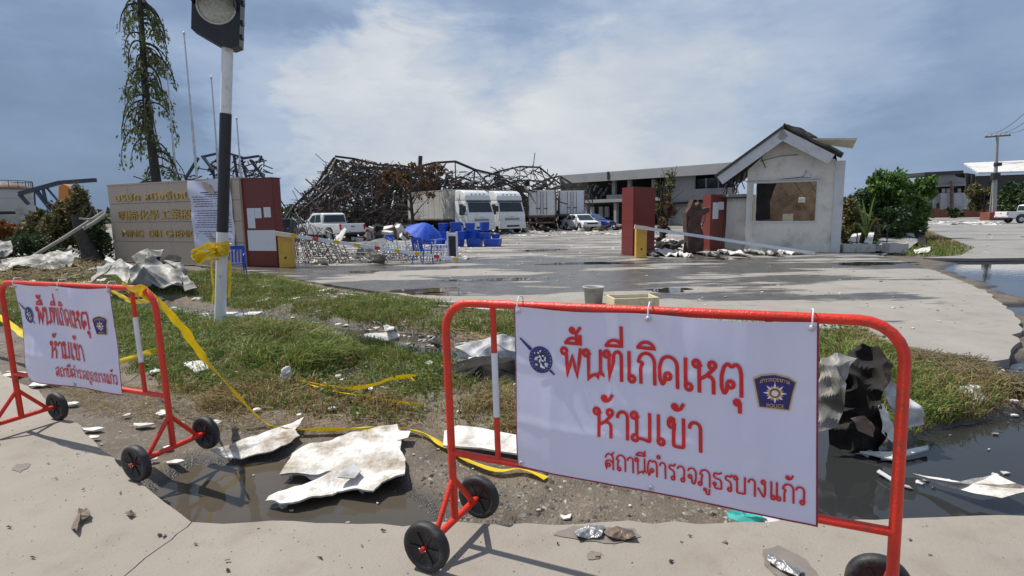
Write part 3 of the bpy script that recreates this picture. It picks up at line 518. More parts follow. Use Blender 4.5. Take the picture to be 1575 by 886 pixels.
# ------------------------------------------------------------------ looped Thai lettering drawn as strokes (x right, y up, letter height 1)
def arc(cx, cy, r, a0, a1, n=8, ry=None): return [(cx+r*math.cos(math.radians(a0+(a1-a0)*i/n)), cy+(ry or r)*math.sin(math.radians(a0+(a1-a0)*i/n))) for i in range(n+1)]
LR = .108
def lp(cx, cy, a0, d=1, r=LR): return arc(cx, cy, r, a0, a0+360*d, 9)
GL = {
 'น': (.80, [lp(.10, .87, 0)+[(.195, .80), (.195, .0), (.30, .10), (.50, .17)]+arc(.66, .11, LR, 200, 0, 6)[::1]+arc(.66, .11, LR, 0, 180, 6)+[], [(.66, .20), (.66, .98)]]),
 'พ': (.90, [lp(.12, .87, 0)+[(.215, .75), (.25, .02), (.45, .72), (.65, .02), (.78, .98)]]),
 'ฟ': (.90, [lp(.12, .87, 0)+[(.215, .75), (.25, .02), (.45, .72), (.65, .02), (.78, 1.2)]]),
 'ท': (.80, [lp(.10, .87, 0)+[(.195, .80), (.195, .02), (.36, .60)]+arc(.52, .82, .145, 165, 0, 6)+[(.665, .0)]]),
 'ห': (.84, [lp(.10, .87, 0)+[(.195, .80), (.195, .0)], [(.195, .40), (.42, .52), (.60, .70)]+arc(.62, .87, LR, -60, 300, 9), [(.44, .53), (.60, .50), (.66, .40), (.66, .0)]]),
 'เ': (.42, [lp(.25, .10, 180, -1)+[(.155, .20), (.155, .98)]]),
 'แ': (.74, [lp(.25, .10, 180, -1)+[(.155, .20), (.155, .98)], lp(.57, .10, 180, -1)+[(.475, .20), (.475, .98)]]),
 'ก': (.78, [[(.16, .0), (.16, .52), (.25, .66), (.09, .70)]+arc(.38, .70, .29, 172, 0, 9)+[(.67, .0)]]),
 'ถ': (.80, [lp(.26, .10, 180, -1)+[(.165, .18), (.165, .50), (.25, .66), (.09, .70)]+arc(.39, .70, .30, 172, 0, 9)+[(.69, .0)]]),
 'ภ': (.86, [lp(.11, .10, 0)+[(.205, .18), (.205, .52), (.30, .66), (.13, .70)]+arc(.43, .70, .30, 172, 0, 9)+[(.73, .0)]]),
 'ด': (.82, [lp(.36, .34, 200, 1)+[(.25, .16), (.16, .03), (.08, .22), (.07, .60)]+arc(.40, .68, .29, 165, 0, 9)+[(.69, .0)]]),
 'ต': (.84, [lp(.36, .34, 200, 1)+[(.25, .16), (.16, .03), (.08, .22), (.08, .60), (.16, .88), (.28, .98), (.40, .86), (.53, .98), (.65, .88), (.70, .66), (.70, .0)]]),
 'ม': (.84, [lp(.11, .87, 0)+[(.205, .80), (.205, .20)]+arc(.14, .10, LR, 50, 360, 8)+[(.42, .10), (.68, .02), (.68, .98)]]),
 'ข': (.76, [lp(.20, .74, 200, -1)+[(.09, .86), (.18, .98), (.30, .92), (.24, .80), (.30, .66), (.27, .5), (.27, .02), (.62, .02), (.62, .98)]]),
 'า': (.58, [[(.07, .74)]+arc(.255, .76, .185, 165, 0, 6)+[(.44, .0)]]),
 'ำ': (.58, [[(.07, .74)]+arc(.255, .76, .185, 165, 0, 6)+[(.44, .0)], lp(-.02, 1.24, 0, 1, .095)]),
 'ส': (.82, [lp(.33, .28, 180, 1)+[(.235, .22), (.17, .0), (.11, .22), (.11, .42), (.22, .56), (.45, .58), (.66, .44)], [(.10, .74)]+arc(.385, .72, .275, 165, 0, 8)+[(.66, .0)], [(.52, .90), (.70, 1.12)]]),
 'ร': (.62, [lp(.36, .10, 0, 1)+[(.455, .25), (.44, .50), (.30, .62), (.12, .66), (.11, .84), (.28, .90), (.42, .84), (.50, 1.0)]]),
 'ว': (.66, [lp(.38, .10, 0, 1)+[(.475, .3)]+arc(.26, .70, .225, 0, 165, 8)]),
 'จ': (.74, [lp(.20, .42, 0, 1)+[(.31, .30), (.36, .02), (.50, .02), (.59, .40)]+arc(.33, .70, .26, 0, 165, 8)]),
 'ธ': (.74, [[(.60, 1.0), (.42, .90), (.20, .94), (.12, .82), (.14, .68), (.30, .62), (.52, .58), (.60, .44), (.60, .02), (.20, .02), (.17, .15)]+arc(.17, .28, .085, -90, 270, 8)]),
 'บ': (.82, [lp(.10, .87, 0)+[(.195, .80), (.195, .02), (.67, .02), (.67, .98)]]),
 'ง': (.66, [lp(.35, .87, 0, 1)+[(.445, .72), (.445, .16), (.36, .02), (.05, .50)]]),
 'ค': (.82, [lp(.40, .42, 180, 1)+[(.305, .30), (.16, .0), (.11, .5)]+arc(.40, .68, .29, 165, 0, 9)+[(.69, .0)]]),
}
MK = {  # above / below marks, drawn relative to the right end of the letter before
 'ิ': [[(-.70, 1.16)]+arc(-.38, 1.16, .28, 170, 10, 6, .19)+[(-.10, 1.16), (-.70, 1.16)]],
 'ี': [[(-.70, 1.16)]+arc(-.38, 1.16, .28, 170, 10, 6, .19)+[(-.10, 1.16), (-.70, 1.16)], [(-.10, 1.16), (-.10, 1.46)]],
 'ื': [[(-.70, 1.16)]+arc(-.38, 1.16, .28, 170, 10, 6, .19)+[(-.10, 1.16), (-.70, 1.16)], [(-.10, 1.16), (-.10, 1.44)], [(-.25, 1.24), (-.25, 1.46)]],
 '่': [[(-.12, 1.22), (-.12, 1.50)]], '่^': [[(-.10, 1.46), (-.10, 1.78)]],
 '้': [arc(-.42, 1.36, .075, 180, 540, 7)+[(-.40, 1.24), (-.22, 1.30), (-.12, 1.48)]],
 '้^': [arc(-.42, 1.62, .07, 180, 540, 7)+[(-.40, 1.52), (-.22, 1.55), (-.10, 1.72)]],
 'ุ': [arc(-.26, -.20, .075, 0, 360, 7)+[(-.17, -.22), (-.17, -.50)]],
 'ู': [arc(-.42, -.20, .07, 0, 360, 7)+[(-.34, -.24), (-.34, -.46), (-.14, -.46), (-.14, -.14)]],
}
def smooth_path(p, corner=55):
    """round gentle bends, keep sharp corners"""
    out = [p[0]]
    for i in range(1, len(p)-1):
        a, b, c = (np.array(q) for q in (p[i-1], p[i], p[i+1])); u = b-a; v = c-b; lu, lv = np.linalg.norm(u), np.linalg.norm(v)
        if lu < 1e-6 or lv < 1e-6: continue
        ang = math.degrees(math.acos(max(-1, min(1, u@v/lu/lv))))
        if 12 < ang < 130 and min(lu, lv) > .07:
            k = min(.07, lu*.45, lv*.45); p0 = b-u/lu*k; p1 = b+v/lv*k
            for t in (0, .33, .67, 1): out.append(tuple((1-t)**2*p0+2*t*(1-t)*b+t*t*p1))
        else: out.append(tuple(b))
    out.append(p[-1]); return out
def thai_strokes(text):
    res = []; x = 0; up = False
    for ch in text:
        if ch in GL:
            wd, st = GL[ch]; 
            for s in st: res.append([(px+x, py) for px, py in s])
            x += wd; up = False
            if ch == 'ำ': up = True
        else:
            key = ch+'^' if (ch in '่้' and up) else ch
            for s in MK[key]: res.append([(px+x-.02, py) for px, py in s])
            if ch in 'ิีื': up = True
    return res, x
def ribbon2d(p, wd):
    """mitred flat ribbon -> list of left,right points"""
    p = [np.array(q, float) for q in p]; q = [p[0]]
    for a in p[1:]:
        if np.linalg.norm(a-q[-1]) > 1e-4: q.append(a)
    p = q; d0 = p[1]-p[0]; d0 /= np.linalg.norm(d0); d1 = p[-1]-p[-2]; d1 /= np.linalg.norm(d1)
    p[0] = p[0]-d0*wd*.3; p[-1] = p[-1]+d1*wd*.3; L = []; R = []
    for i in range(len(p)):
        t0 = p[i]-p[i-1] if i else p[1]-p[0]; t1 = p[i+1]-p[i] if i < len(p)-1 else t0
        t0 = t0/np.linalg.norm(t0); t1 = t1/np.linalg.norm(t1); m = t0+t1; nl = np.linalg.norm(m)
        m = m/nl if nl > .2 else t0; n = np.array([-m[1], m[0]]); k = 1/max(.5, m@t1); L.append(p[i]+n*wd/2*k); R.append(p[i]-n*wd/2*k)
    return L, R
def letter_mesh(name, text, x0, x1, ybase, hgt, wd, surf, material, parent, lift=.0036):
    """lay the strokes between x0 and x1 on the baseline, surf(s, z, lift) -> 3D point"""
    st, tw = thai_strokes(text); kx = (x1-x0)/tw; b = MB()
    for i, s in enumerate(st):
        s = smooth_path([(px*kx/hgt, py) for px, py in s]); fine = [s[0]]
        for a, c in zip(s, s[1:]):
            n = max(1, int(math.dist(a, c)/.35))
            for k in range(1, n+1): fine.append((a[0]+(c[0]-a[0])*k/n, a[1]+(c[1]-a[1])*k/n))
        L, R = ribbon2d(fine, wd); vs = []
        for j, (l, r) in enumerate(zip(L, R)):
            dz = lift+.00025*(i % 3)+.0006*j/len(L)
            for q in (l, r): vs.append(surf(x0+q[0]*hgt, ybase+q[1]*hgt, dz))
        b.add(vs, [(2*j, 2*j+1, 2*j+3, 2*j+2) for j in range(len(L)-1)])
    return b.build(name, material, parent)
def text_mesh(name, s, material, parent, size, surf, x0, z0, align='LEFT', lift=.002, extrude=0, width=None, space=1):
    c = bpy.data.curves.new('lettering', 'FONT'); c.body = s; c.size = size; c.align_x = align; c.extrude = extrude; c.space_character = space
    o = bpy.data.objects.new('tmp', c); COL.objects.link(o); bpy.context.view_layer.update()
    me = bpy.data.meshes.new_from_object(o); bpy.data.objects.remove(o); bpy.data.curves.remove(c)
    xs = [v.co.x for v in me.vertices]; k = 1
    if width and xs: k = width/(max(xs)-min(xs)); 
    off = min(xs) if width else 0
    for v in me.vertices: v.co = Vector(surf(x0+(v.co.x-off)*k, z0+v.co.y, lift+v.co.z))
    me.materials.clear(); me.materials.append(material); o = bpy.data.objects.new(name, me); COL.objects.link(o); o.parent = parent; return o
# ------------------------------------------------------------------ police barriers
def barrier(P0, P1, z0, z1, H, uprights, label, lean=(0, 0)):
    """P0 left foot, P1 right foot on the ground, local x along the barrier"""
    P0 = Vector(P0); P1 = Vector(P1); L = (P1-P0).length; rz = math.atan2(P1.y-P0.y, P1.x-P0.x)
    root = empty('police_barrier', (P0.x, P0.y, z0), rz, label, 'barrier', 'red wheeled barriers along the road edge')
    root.rotation_euler = (lean[1], -math.atan2(z1-z0, L)+0, rz)
    R = .0185; rc = .13; top = H-R
    f = MB(); pts = [(0, 0, .12), (0, 0, .5), (lean[0]*.5, 0, top-rc)]
    pts += [(rc-rc*math.cos(math.radians(a)), 0, top-rc+rc*math.sin(math.radians(a))) for a in range(15, 91, 15)]
    pts += [(L*.25, 0, top), (L*.5, 0, top), (L*.75, 0, top)]+[(L-rc+rc*math.sin(math.radians(a)), 0, top-rc+rc*math.cos(math.radians(a))) for a in range(0, 91, 15)]+[(L, 0, .5), (L, 0, .12)]
    f.tube(pts, R, 14); f.build('frame', M['red'], root)
    MB().tube([(0, 0, .45), (L, 0, .45)], .0165, 12).build('rail', M['red'], root)
    for ux in uprights:
        u = MB().tube([(ux, 0, .45), (ux, 0, top)], .0135, 12).build('upright', M['red'], root)
        MB().tube([(ux, 0, .655), (ux, 0, .945)], .0143, 14).build('white_stripe', M['stripe'], u)
    for ex in (0, L):
        fb = MB().tube([(ex, -.20, .115), (ex, .20, .115)], .0165, 12).build('foot_bar', M['red'], root)
        for sy in (-1, 1):
            MB().tube([(ex, sy*.17, .12), (ex, 0, .325)], .0135, 10).build('brace', M['red'], root)
            wh = bpy.data.objects.new('wheel', None)
            # wheel: tyre + hub on the bar's end
            X = Matrix.Translation((ex, sy*.235, .115)) @ Matrix.Rotation(PI/2, 4, 'X')
            t = MB(); r = .112; hw = .024
            t.lathe([(.018, -hw*.55), (.05, -hw*.5), (.075, -hw*.62), (.082, -hw), (r-.012, -hw), (r-.003, -hw*.75), (r, 0), (r-.003, hw*.75), (r-.012, hw), (.082, hw), (.075, hw*.62), (.05, hw*.5), (.018, hw*.55)], 40, 0, X)
            for a in range(6):
                q = Matrix.Rotation(a*PI/3, 4, 'Z'); t.box(.018, .076, -.004, .004, -hw*.8, hw*.8, 0, X @ q)
            t.build('wheel', M['rubber'], root)
            h = MB().tube([(ex, sy*.19, .115), (ex, sy*.272, .115)], .0125, 10); h.build('hub', M['hub'], root)
            MB().tube([(ex-.018, sy*.266, .118), (ex+.016, sy*.266, .112)], .003, 6).build('cotter_pin', M['gal'], root)
    return root, L
def banner(root, L, x0, x1, zt0, zb0, zt1, zb1, wave, label, sign, skew=(0, 0), mat_=None, n_ties=3, edge_pull=0):
    """vinyl sheet hung on the front (-y) of the barrier; corners (x0,zt0),(x0,zb0),(x1,zt1),(x1,zb1)"""
    mw = root.matrix_world if False else (Matrix.Translation(root.location) @ root.rotation_euler.to_matrix().to_4x4())
    def surf(u, v, lift=0):
        """u,v in metres on the sheet from its lower left corner"""
        a = u/(x1-x0); bz = v/Hs; a_ = a
        zt = zt0+(zt1-zt0)*a; zb = zb0+(zb1-zb0)*a
        x = x0+a*(x1-x0)+skew[0]*(1-bz)*(1-a)+skew[1]*(1-bz)*a+edge_pull*math.sin(PI*bz)*(1-2*a)
        z = zb+(zt-zb)*bz-.010*math.sin(PI*a*2)**2*bz
        y = -.028-wave*(.9*math.sin(a*9+bz*2.1)*(.4+.6*math.sin(PI*bz))+.6*math.sin(a*5.2-bz*3.7+1)+.35*math.sin(a*17+bz*5)*bz*bz+.5*math.sin(bz*6.5+a*2)*(1-a*.5)+.4*max(0, math.sin(bz*PI*3+a*9))**3*(1-a))
        for q in (.15, .38, .60, .795, .97): y -= (.0022 if int(q*50) % 2 else -.002)*max(0, 1-abs(a+.012*math.sin(bz*5)-q)/.04)
        for q in (.3, .66): y -= .0024*max(0, 1-abs(bz+.02*math.sin(a*7)-q)/.05)
        return mw @ Vector((x, y-lift, z))
    Hs = .72; W_ = x1-x0; nx, ny = 150, 64; b = MB()
    for j in range(ny+1):
        for i in range(nx+1): b.v.append(tuple(surf(W_*i/nx, Hs*j/ny)))
    for j in range(ny):
        for i in range(nx): a = j*(nx+1)+i; b.f.append((a, a+1, a+nx+2, a+nx+1)); b.m.append(0); b.t.append(0); b.sm.append(True)
    bn = b.build('banner', M['vinyl']); tag(bn, label, 'banner', 'white police banners tied on red barriers')
    # hem along the lower and right edge
    h = MB()
    def strip(pts, wdt, vert):
        vs = []
        for u, v in pts:
            for k in (0, 1): vs.append(surf(u-(wdt*k if vert else 0), v+(wdt*k if not vert else 0), .0012))
        h.add(vs, [(2*i, 2*i+2, 2*i+3, 2*i+1) for i in range(len(pts)-1)])
    strip([(W_*i/40, 0) for i in range(41)], .006, False); strip([(W_, Hs*i/20) for i in range(21)], .006, True); strip([(0.005, Hs*i/20) for i in range(21)], .004, True)
    h.build('hem', M['hem'], bn)
    for i in range(n_ties):
        u = .02+(W_-.04)*i/(n_ties-1); p = surf(u, Hs-.02, .002)
        g = MB().lathe([(.004, 0), (.011, 0), (.011, .003), (.004, .003)], 16, 0, Matrix.Translation(p) @ mw.to_3x3().to_4x4() @ Matrix.Rotation(PI/2, 4, 'X')); g.build('eyelet', M['gal'], bn)
        pl = mw.inverted() @ p; a = Vector((pl.x, -.034, pl.z)); tie = MB().tube([mw @ q for q in (a, a+Vector((0, -.004, .035)), a+Vector((.002, .012, .062)), a+Vector((0, .05, .058)), a+Vector((0, .058, .035)), a+Vector((0, .04, .012)))], .0028, 6); tie.build('cord_tie', M['stripe'], bn)
    for i in range(2): 
        p = surf(.02+(W_*.5-.04)*i*1.04, .02, .002); MB().lathe([(.004, 0), (.011, 0), (.011, .003), (.004, .003)], 16, 0, Matrix.Translation(p) @ mw.to_3x3().to_4x4() @ Matrix.Rotation(PI/2, 4, 'X')).build('eyelet', M['gal'], bn)
    sign(bn, surf, W_, Hs); return bn
def sign_print(bn, surf, W, H):
    W0 = 1.13; k = W/W0
    letter_mesh('lettering', 'พื้นที่เกิดเหตุ', .208*k, .905*k, .445, .122, .112, surf, M['redink'], bn)
    letter_mesh('lettering', 'ห้ามเข้า', .345*k, .765*k, .208, .118, .112, surf, M['redink'], bn)
    letter_mesh('lettering', 'สถานีตำรวจภูธรบางแก้ว', .385*k, 1.098*k, .072, .066, .108, surf, M['redink'], bn)
    # round club-and-shield crest
    cx, cy, r = .118*k, .50, .058
    def disc(mb, cx, cy, r0, r1, n, lift, mi=0):
        vs = []
        for i in range(n):
            a = 2*PI*i/n
            for rr in (r0, r1): vs.append(surf(cx+rr*math.cos(a)*.9, cy+rr*math.sin(a), lift))
        mb.add(vs, [(2*i, 2*i+1, (2*i+3) % (2*n), (2*i+2) % (2*n)) for i in range(n)], mi)
    c = MB(); disc(c, cx, cy, .0005, r*.72, 36, .0030, 0); disc(c, cx, cy, r*.74, r, 36, .0034, 1)
    for i in range(22):
        a = 2*PI*i/22; vs = [surf(cx+(r*.87+q*math.cos(t))*math.cos(a)*.9, cy+(r*.87+q*math.cos(t))*math.sin(a)+q*math.sin(t)*.6, .0040) for q, t in ((.0035, 0), (.0035, 2.1), (.0035, 4.2))]; c.add(vs, [(0, 1, 2)], 2)
    rr = random.Random(4)
    for i in range(46):
        a = rr.uniform(0, 2*PI); q = r*.68*math.sqrt(rr.random()); s = rr.uniform(.003, .0065); t0 = rr.uniform(0, 6)
        c.add([surf(cx+q*math.cos(a)*.9+s*math.cos(t0+t), cy+q*math.sin(a)+s*math.sin(t0+t), .0040+.00005*i) for t in (0, 1.2, 3.1, 4.5)], [(0, 1, 2, 3)], 2 if i % 3 else 1)
    def dagger(a0, r0, r1, w0, w1):
        ca, sa = math.cos(a0), math.sin(a0); vs = [surf(cx+rr_*ca-s*w_*sa, cy+rr_*sa+s*w_*ca, .0042) for rr_, w_ in ((r0, w0), (r1, w1)) for s in (-1, 1)]; c.add(vs, [(0, 1, 3, 2)], 1)
    dagger(math.radians(137), r*.98, r*2.15, .0075, .003); dagger(math.radians(-43), r*.98, r*1.45, .006, .003)
    c.build('shield_crest', [M['inkgrey'], M['navy'], M['white_ink']], bn)
    # navy five-sided patch with gold border and star
    cx, cy = .997*k, .470; c = MB(); kx = k
    def shp(s): return [(-.052*s, -.062*s), (.046*s, -.066*s), (.058*s, .0*s), (.068*s, .040*s), (.044*s, .056*s), (.0, .066*s), (-.044*s, .060*s), (-.070*s, .046*s), (-.062*s, .0)]
    for s, mi, lf in ((1.0, 0, .0026), (.93, 1, .0032), (.865, 2, .0038)):
        p = shp(s); vs = [surf(cx+x*kx, cy+y, lf) for x, y in p]+[surf(cx, cy, lf)]; n = len(p); c.add(vs, [(i, (i+1) % n, n) for i in range(n)], mi)
    sy = -.004
    for rot, r1, r0, mi, lf in ((0, .038, .017, 3, .0046), (22.5, .029, .017, 0, .0050)):
        vs = [surf(cx+math.cos(math.radians(rot+i*22.5))*(r1 if i % 2 == 0 else r0)*kx, cy+sy+math.sin(math.radians(rot+i*22.5))*(r1 if i % 2 == 0 else r0), lf) for i in range(16)]+[surf(cx, cy+sy, lf)]; c.add(vs, [(i, (i+1) % 16, 16) for i in range(16)], mi)
    for rad, mi, lf in ((.017, 4, .0054), (.0125, 0, .0058), (.0095, 3, .0062)):
        vs = [surf(cx+math.cos(2*PI*i/20)*rad*kx, cy+sy+math.sin(2*PI*i/20)*rad, lf) for i in range(20)]; c.add(vs, [tuple(range(20))], mi)
    c.build('police_patch', [M['gold_ink'], M['black_ink'], M['navy'], M['white_ink'], M['brown_ink']], bn)
    text_mesh('lettering', 'POLICE', M['gold_ink'], bn, .019, surf, cx-.026*kx, cy-.057, lift=.0048, width=.054*kx)
    def arc_surf(u, v, lift): 
        t = u/.1; return surf(cx+t*.05*kx, cy+.040+v-.012*t*t, lift)
    st, tw = thai_strokes('ตำรวจภูธรภาค'); letter_mesh('lettering', 'ตำรวจภูธรภาค', -.095, .095, 0, .0105, .2, lambda u, v, l: arc_surf(u, v, l), M['gold_ink'], bn, .0048)
LB = (-.285, 2.455, 0); dR = Vector((.9, -.435, 0)).normalized()
RB = Vector(LB)+dR*1.725
rt, L_ = barrier(LB, RB, 0.0, .034, 1.178, (.245, 1.33), 'red wheeled steel barrier carrying the larger banner, nearest the gravel and puddle')
banner(rt, L_, .360, 1.480, 1.158, .456, 1.150, .434, .0085, 'white police banner with large red Thai lettering, on the barrier close to the pond', sign_print, skew=(-.004, .02))
dL = Vector((.926, -.377, 0)).normalized(); LL = Vector((-3.66, 3.955, 0)); RL = LL+dL*1.62
rt2, L2 = barrier(LL, RL, -.012, .0, 1.145, (1.42, .72), 'red wheeled steel barrier with crumpled banner and yellow tape on its corner', lean=(.03, .02))
banner(rt2, L2, .22, 1.27, 1.125, .43, 1.125, .425, .017, 'crumpled white police banner with curled corner, on the barrier with yellow tape', sign_print, skew=(.03, -.02), n_ties=3, edge_pull=.03)
# ------------------------------------------------------------------ crumpled sheets, tape
def gz(x, y): return float(height(np.array([[x, y]]))[0])
def on_ground(px, py, dz=0):
    z = -.05
    for _ in range(4): p = at(px, py, z); z = gz(p.x, p.y)+dz
    return at(px, py, z)
def sheet3d(name, outline, m, thick=.004, amp=.02, freq=4, cuts=4, seed=0, parent=None, label=None, cat='sheet', group=None, smooth=True, jagged=.0, mid=None, ridge=.22):
    """crumpled panel from a 3-D outline (world points) with real thickness"""
    pts = [Vector(p) for p in outline]; r = random.Random(seed); out = []
    for i, p in enumerate(pts):
        q = pts[(i+1) % len(pts)]; out.append(p); n = 3 if jagged else 1; e = (q-p).length
        for k in range(1, n): out.append(p.lerp(q, k/n)+Vector((r.uniform(-1, 1), r.uniform(-1, 1), r.uniform(-.3, .3)))*jagged*e)
    c = sum(out, Vector())/len(out)
    if mid is not None: c = c+Vector(mid)
    bm = bmesh.new(); vs = [bm.verts.new(p) for p in out]; cv = bm.verts.new(c)
    for i in range(len(vs)): bm.faces.new((vs[i], vs[(i+1) % len(vs)], cv))
    for _ in range(cuts): 
        if len(bm.faces) > 3000: break
        bmesh.ops.subdivide_edges(bm, edges=bm.edges[:], cuts=1, use_grid_fill=True)
    bmesh.ops.triangulate(bm, faces=bm.faces[:]); bm.normal_update()
    nm = Vector()
    for f in bm.faces: nm += f.normal*f.calc_area()
    nm.normalize()
    for v in bm.verts:
        d = noise.noise(v.co*freq+Vector((seed*3.1, 0, 0)))+.5*noise.noise(v.co*freq*2.7+Vector((0, seed*1.7, 0))); d = d*.75+ridge*(abs(noise.noise(v.co*freq*1.6+Vector((seed, seed, 0))))*2-.5); v.co += nm*d*amp+noise.noise_vector(v.co*freq*1.3)*amp*.25
    if nm.z < 0: bmesh.ops.reverse_faces(bm, faces=bm.faces[:])
    r2 = bmesh.ops.extrude_face_region(bm, geom=bm.faces[:]); bmesh.ops.translate(bm, verts=[g for g in r2['geom'] if isinstance(g, bmesh.types.BMVert)], vec=(nm if nm.z >= 0 else -nm)*thick*(1 if abs(nm.z) > .5 else 1))
    bmesh.ops.recalc_face_normals(bm, faces=bm.faces[:])
    for f in bm.faces: f.smooth = smooth
    me = bpy.data.meshes.new(name); bm.to_mesh(me); bm.free(); me.materials.append(m); o = bpy.data.objects.new(name, me); COL.objects.link(o)
    try: me.set_sharp_from_angle(angle=math.radians(38))
    except Exception: pass
    if parent is not None: o.parent = parent
    return tag(o, label, cat if label else None, group)
def flat_sheet(name, px, m, label, cat='board', dz=.03, tilt=None, **k):
    pts = []
    for i, p in enumerate(px):
        q = at(p[0], p[1], WATER_Z+.0 if len(p) < 3 else p[2]); q.z += dz; pts.append(q)
    return sheet3d(name, pts, m, label=label, cat=cat, **k)
flat_sheet('roof_board', [(324, 700, -.03), (400, 675, -.03), (468, 650, -.02), (455, 668, -.03), (462, 677, -.04), (440, 692, -.06), (420, 702, -.08), (372, 713, -.09), (345, 711, -.08)], M['board'], 'pointed white peeling board lying flat beside the wheel of the crumpled-banner barrier', thick=.009, amp=.022, freq=4, seed=2, cuts=4, jagged=.045)
flat_sheet('roof_board', [(430, 738, -.09), (450, 705, -.06), (500, 686, -.04), (560, 668, -.03), (612, 662, -.02), (616, 700, -.03), (622, 740, -.04), (588, 752, -.07), (575, 768, -.09), (520, 764, -.10), (512, 772, -.10), (450, 785, -.10), (410, 782, -.11), (414, 775, -.11), (470, 762, -.11), (498, 748, -.12), (470, 740, -.115)], M['board'], 'largest jagged white peeling board half sunk in the brown puddle', thick=.011, amp=.036, freq=4.5, seed=5, cuts=4, jagged=.055)
flat_sheet('roof_board', [(524, 742, -.045), (545, 727, -.045), (556, 738, -.045), (545, 750, -.05), (520, 748, -.05)], M['greysheet'], 'small curved grey shard lying on the largest board in the brown puddle', thick=.006, amp=.004, freq=5, seed=8, cuts=3, dz=.055)
flat_sheet('roof_board', [(600, 668, -.02), (632, 670, -.02), (628, 680, -.02), (612, 684, -.03)], M['board'], 'small torn white board tucked behind the largest board at the puddle', thick=.006, amp=.01, seed=9, cuts=3)
flat_sheet('white_panel', [(684, 672, .0), (704, 663, .02), (740, 667, .02), (804, 680, .02), (870, 700, .0), (862, 724, -.03), (800, 708, -.03), (740, 698, -.03), (682, 694, -.03)], M['scrapwhite'], 'smooth white panel lying behind the upright of the larger barrier', cat='panel', thick=.014, amp=.006, freq=2, seed=11, cuts=3)
flat_sheet('white_panel', [(1400, 736, -.09), (1430, 744, -.08), (1470, 750, -.04), (1530, 738, -.02), (1562, 752, -.01), (1590, 762, -.03), (1540, 775, -.06), (1500, 768, -.07), (1450, 755, -.10)], M['board'], 'long pale pointed sheet poking out of the pond water near the road', cat='sheet', thick=.007, amp=.02, seed=13, cuts=4, dz=.03)
flat_sheet('white_panel', [(1468, 626, -.08), (1458, 606, .02), (1490, 596, .06), (1512, 597, .05), (1527, 622, -.06), (1510, 636, -.09), (1490, 636, -.1)], M['scrapwhite'], 'white torn sack lying at the grassy edge of the pond', cat='sack', thick=.01, amp=.04, freq=6, seed=15, cuts=4, dz=.02, mid=(0, 0, .05))
# crumpled black sheet in the pond with grey plastic around
def up(px, py, Y): return atd(px, py, Y)
b0 = at(1320, 690, WATER_Z).y
sheet3d('black_sheet', [up(1275, 690, b0), up(1278, 600, b0+.15), up(1290, 556, b0+.25), up(1322, 531, b0+.3), up(1352, 536, b0+.25), up(1374, 566, b0+.12), (up(1366, 590, b0)), up(1352, 610, b0-.02), up(1346, 640, b0-.05), up(1360, 668, b0-.1), up(1345, 692, b0-.05), up(1310, 698, b0-.05)], M['blackfab'], .006, .105, 4.2, 5, 3, ridge=.9, label='crumpled black sheet standing up out of the pond', cat='sheet', mid=(0, -.16, .02), jagged=.04)
sheet3d('grey_plastic_sheet', [up(1262, 552, b0+.1), up(1285, 545, b0+.12), up(1316, 551, b0+.05), up(1290, 566, b0-.05), up(1302, 590, b0-.1), up(1302, 620, b0-.12), (up(1288, 655, b0-.12)), up(1258, 665, b0-.08)], M['dirtysheet'], .004, .055, 4, 4, 5, ridge=.8, label='grey plastic sheet hanging down beside the banner over the black sheet', cat='sheet', mid=(0, -.05, 0))
sheet3d('grey_plastic_sheet', [up(1367, 583, b0+.05), up(1382, 592, b0), up(1412, 632, b0-.05), up(1422, 655, b0-.08), up(1398, 661, b0-.1), up(1378, 640, b0-.06), up(1358, 612, b0)], M['plastic'], .004, .06, 5, 4, 6, ridge=.7, label='pale translucent plastic behind the right post of the larger barrier', cat='sheet', mid=(0, -.08, .02))
sheet3d('torn_scrap', [up(1350, 625, b0-.12), up(1360, 622, b0-.1), up(1372, 650, b0-.1), up(1382, 668, b0-.12), up(1368, 680, b0-.14), up(1358, 664, b0-.14)], M['scrapwhite'], .004, .03, 9, 3, 7, label='torn white strip hanging at the foot of the black sheet', cat='scrap')
sheet3d('torn_scrap', [up(1306, 642, b0-.14), up(1330, 640, b0-.14), up(1346, 658, b0-.14), up(1342, 672, b0-.15), up(1322, 664, b0-.15)], mat('brown_scrap', (.18, .12, .085), .8, var=.3), .006, .03, 9, 3, 8, label='brown torn scrap caught on the black sheet', cat='scrap')
flat_sheet('floating_debris', [(1322, 700, -.1), (1362, 703, -.1), (1400, 698, -.1), (1426, 692, -.1), (1428, 698, -.1), (1372, 712, -.1)], M['scrapwhite'], 'thin white splinter floating in the pond below the black sheet', cat='scrap', thick=.01, amp=.012, seed=21, cuts=2, dz=.02)
flat_sheet('floating_debris', [(1348, 730, -.1), (1352, 727, -.1), (1376, 742, -.1), (1372, 745, -.1)], M['plastic'], 'small pale strip floating alone in the brown part of the pond', cat='scrap', thick=.006, amp=.003, seed=22, cuts=1, dz=.015)
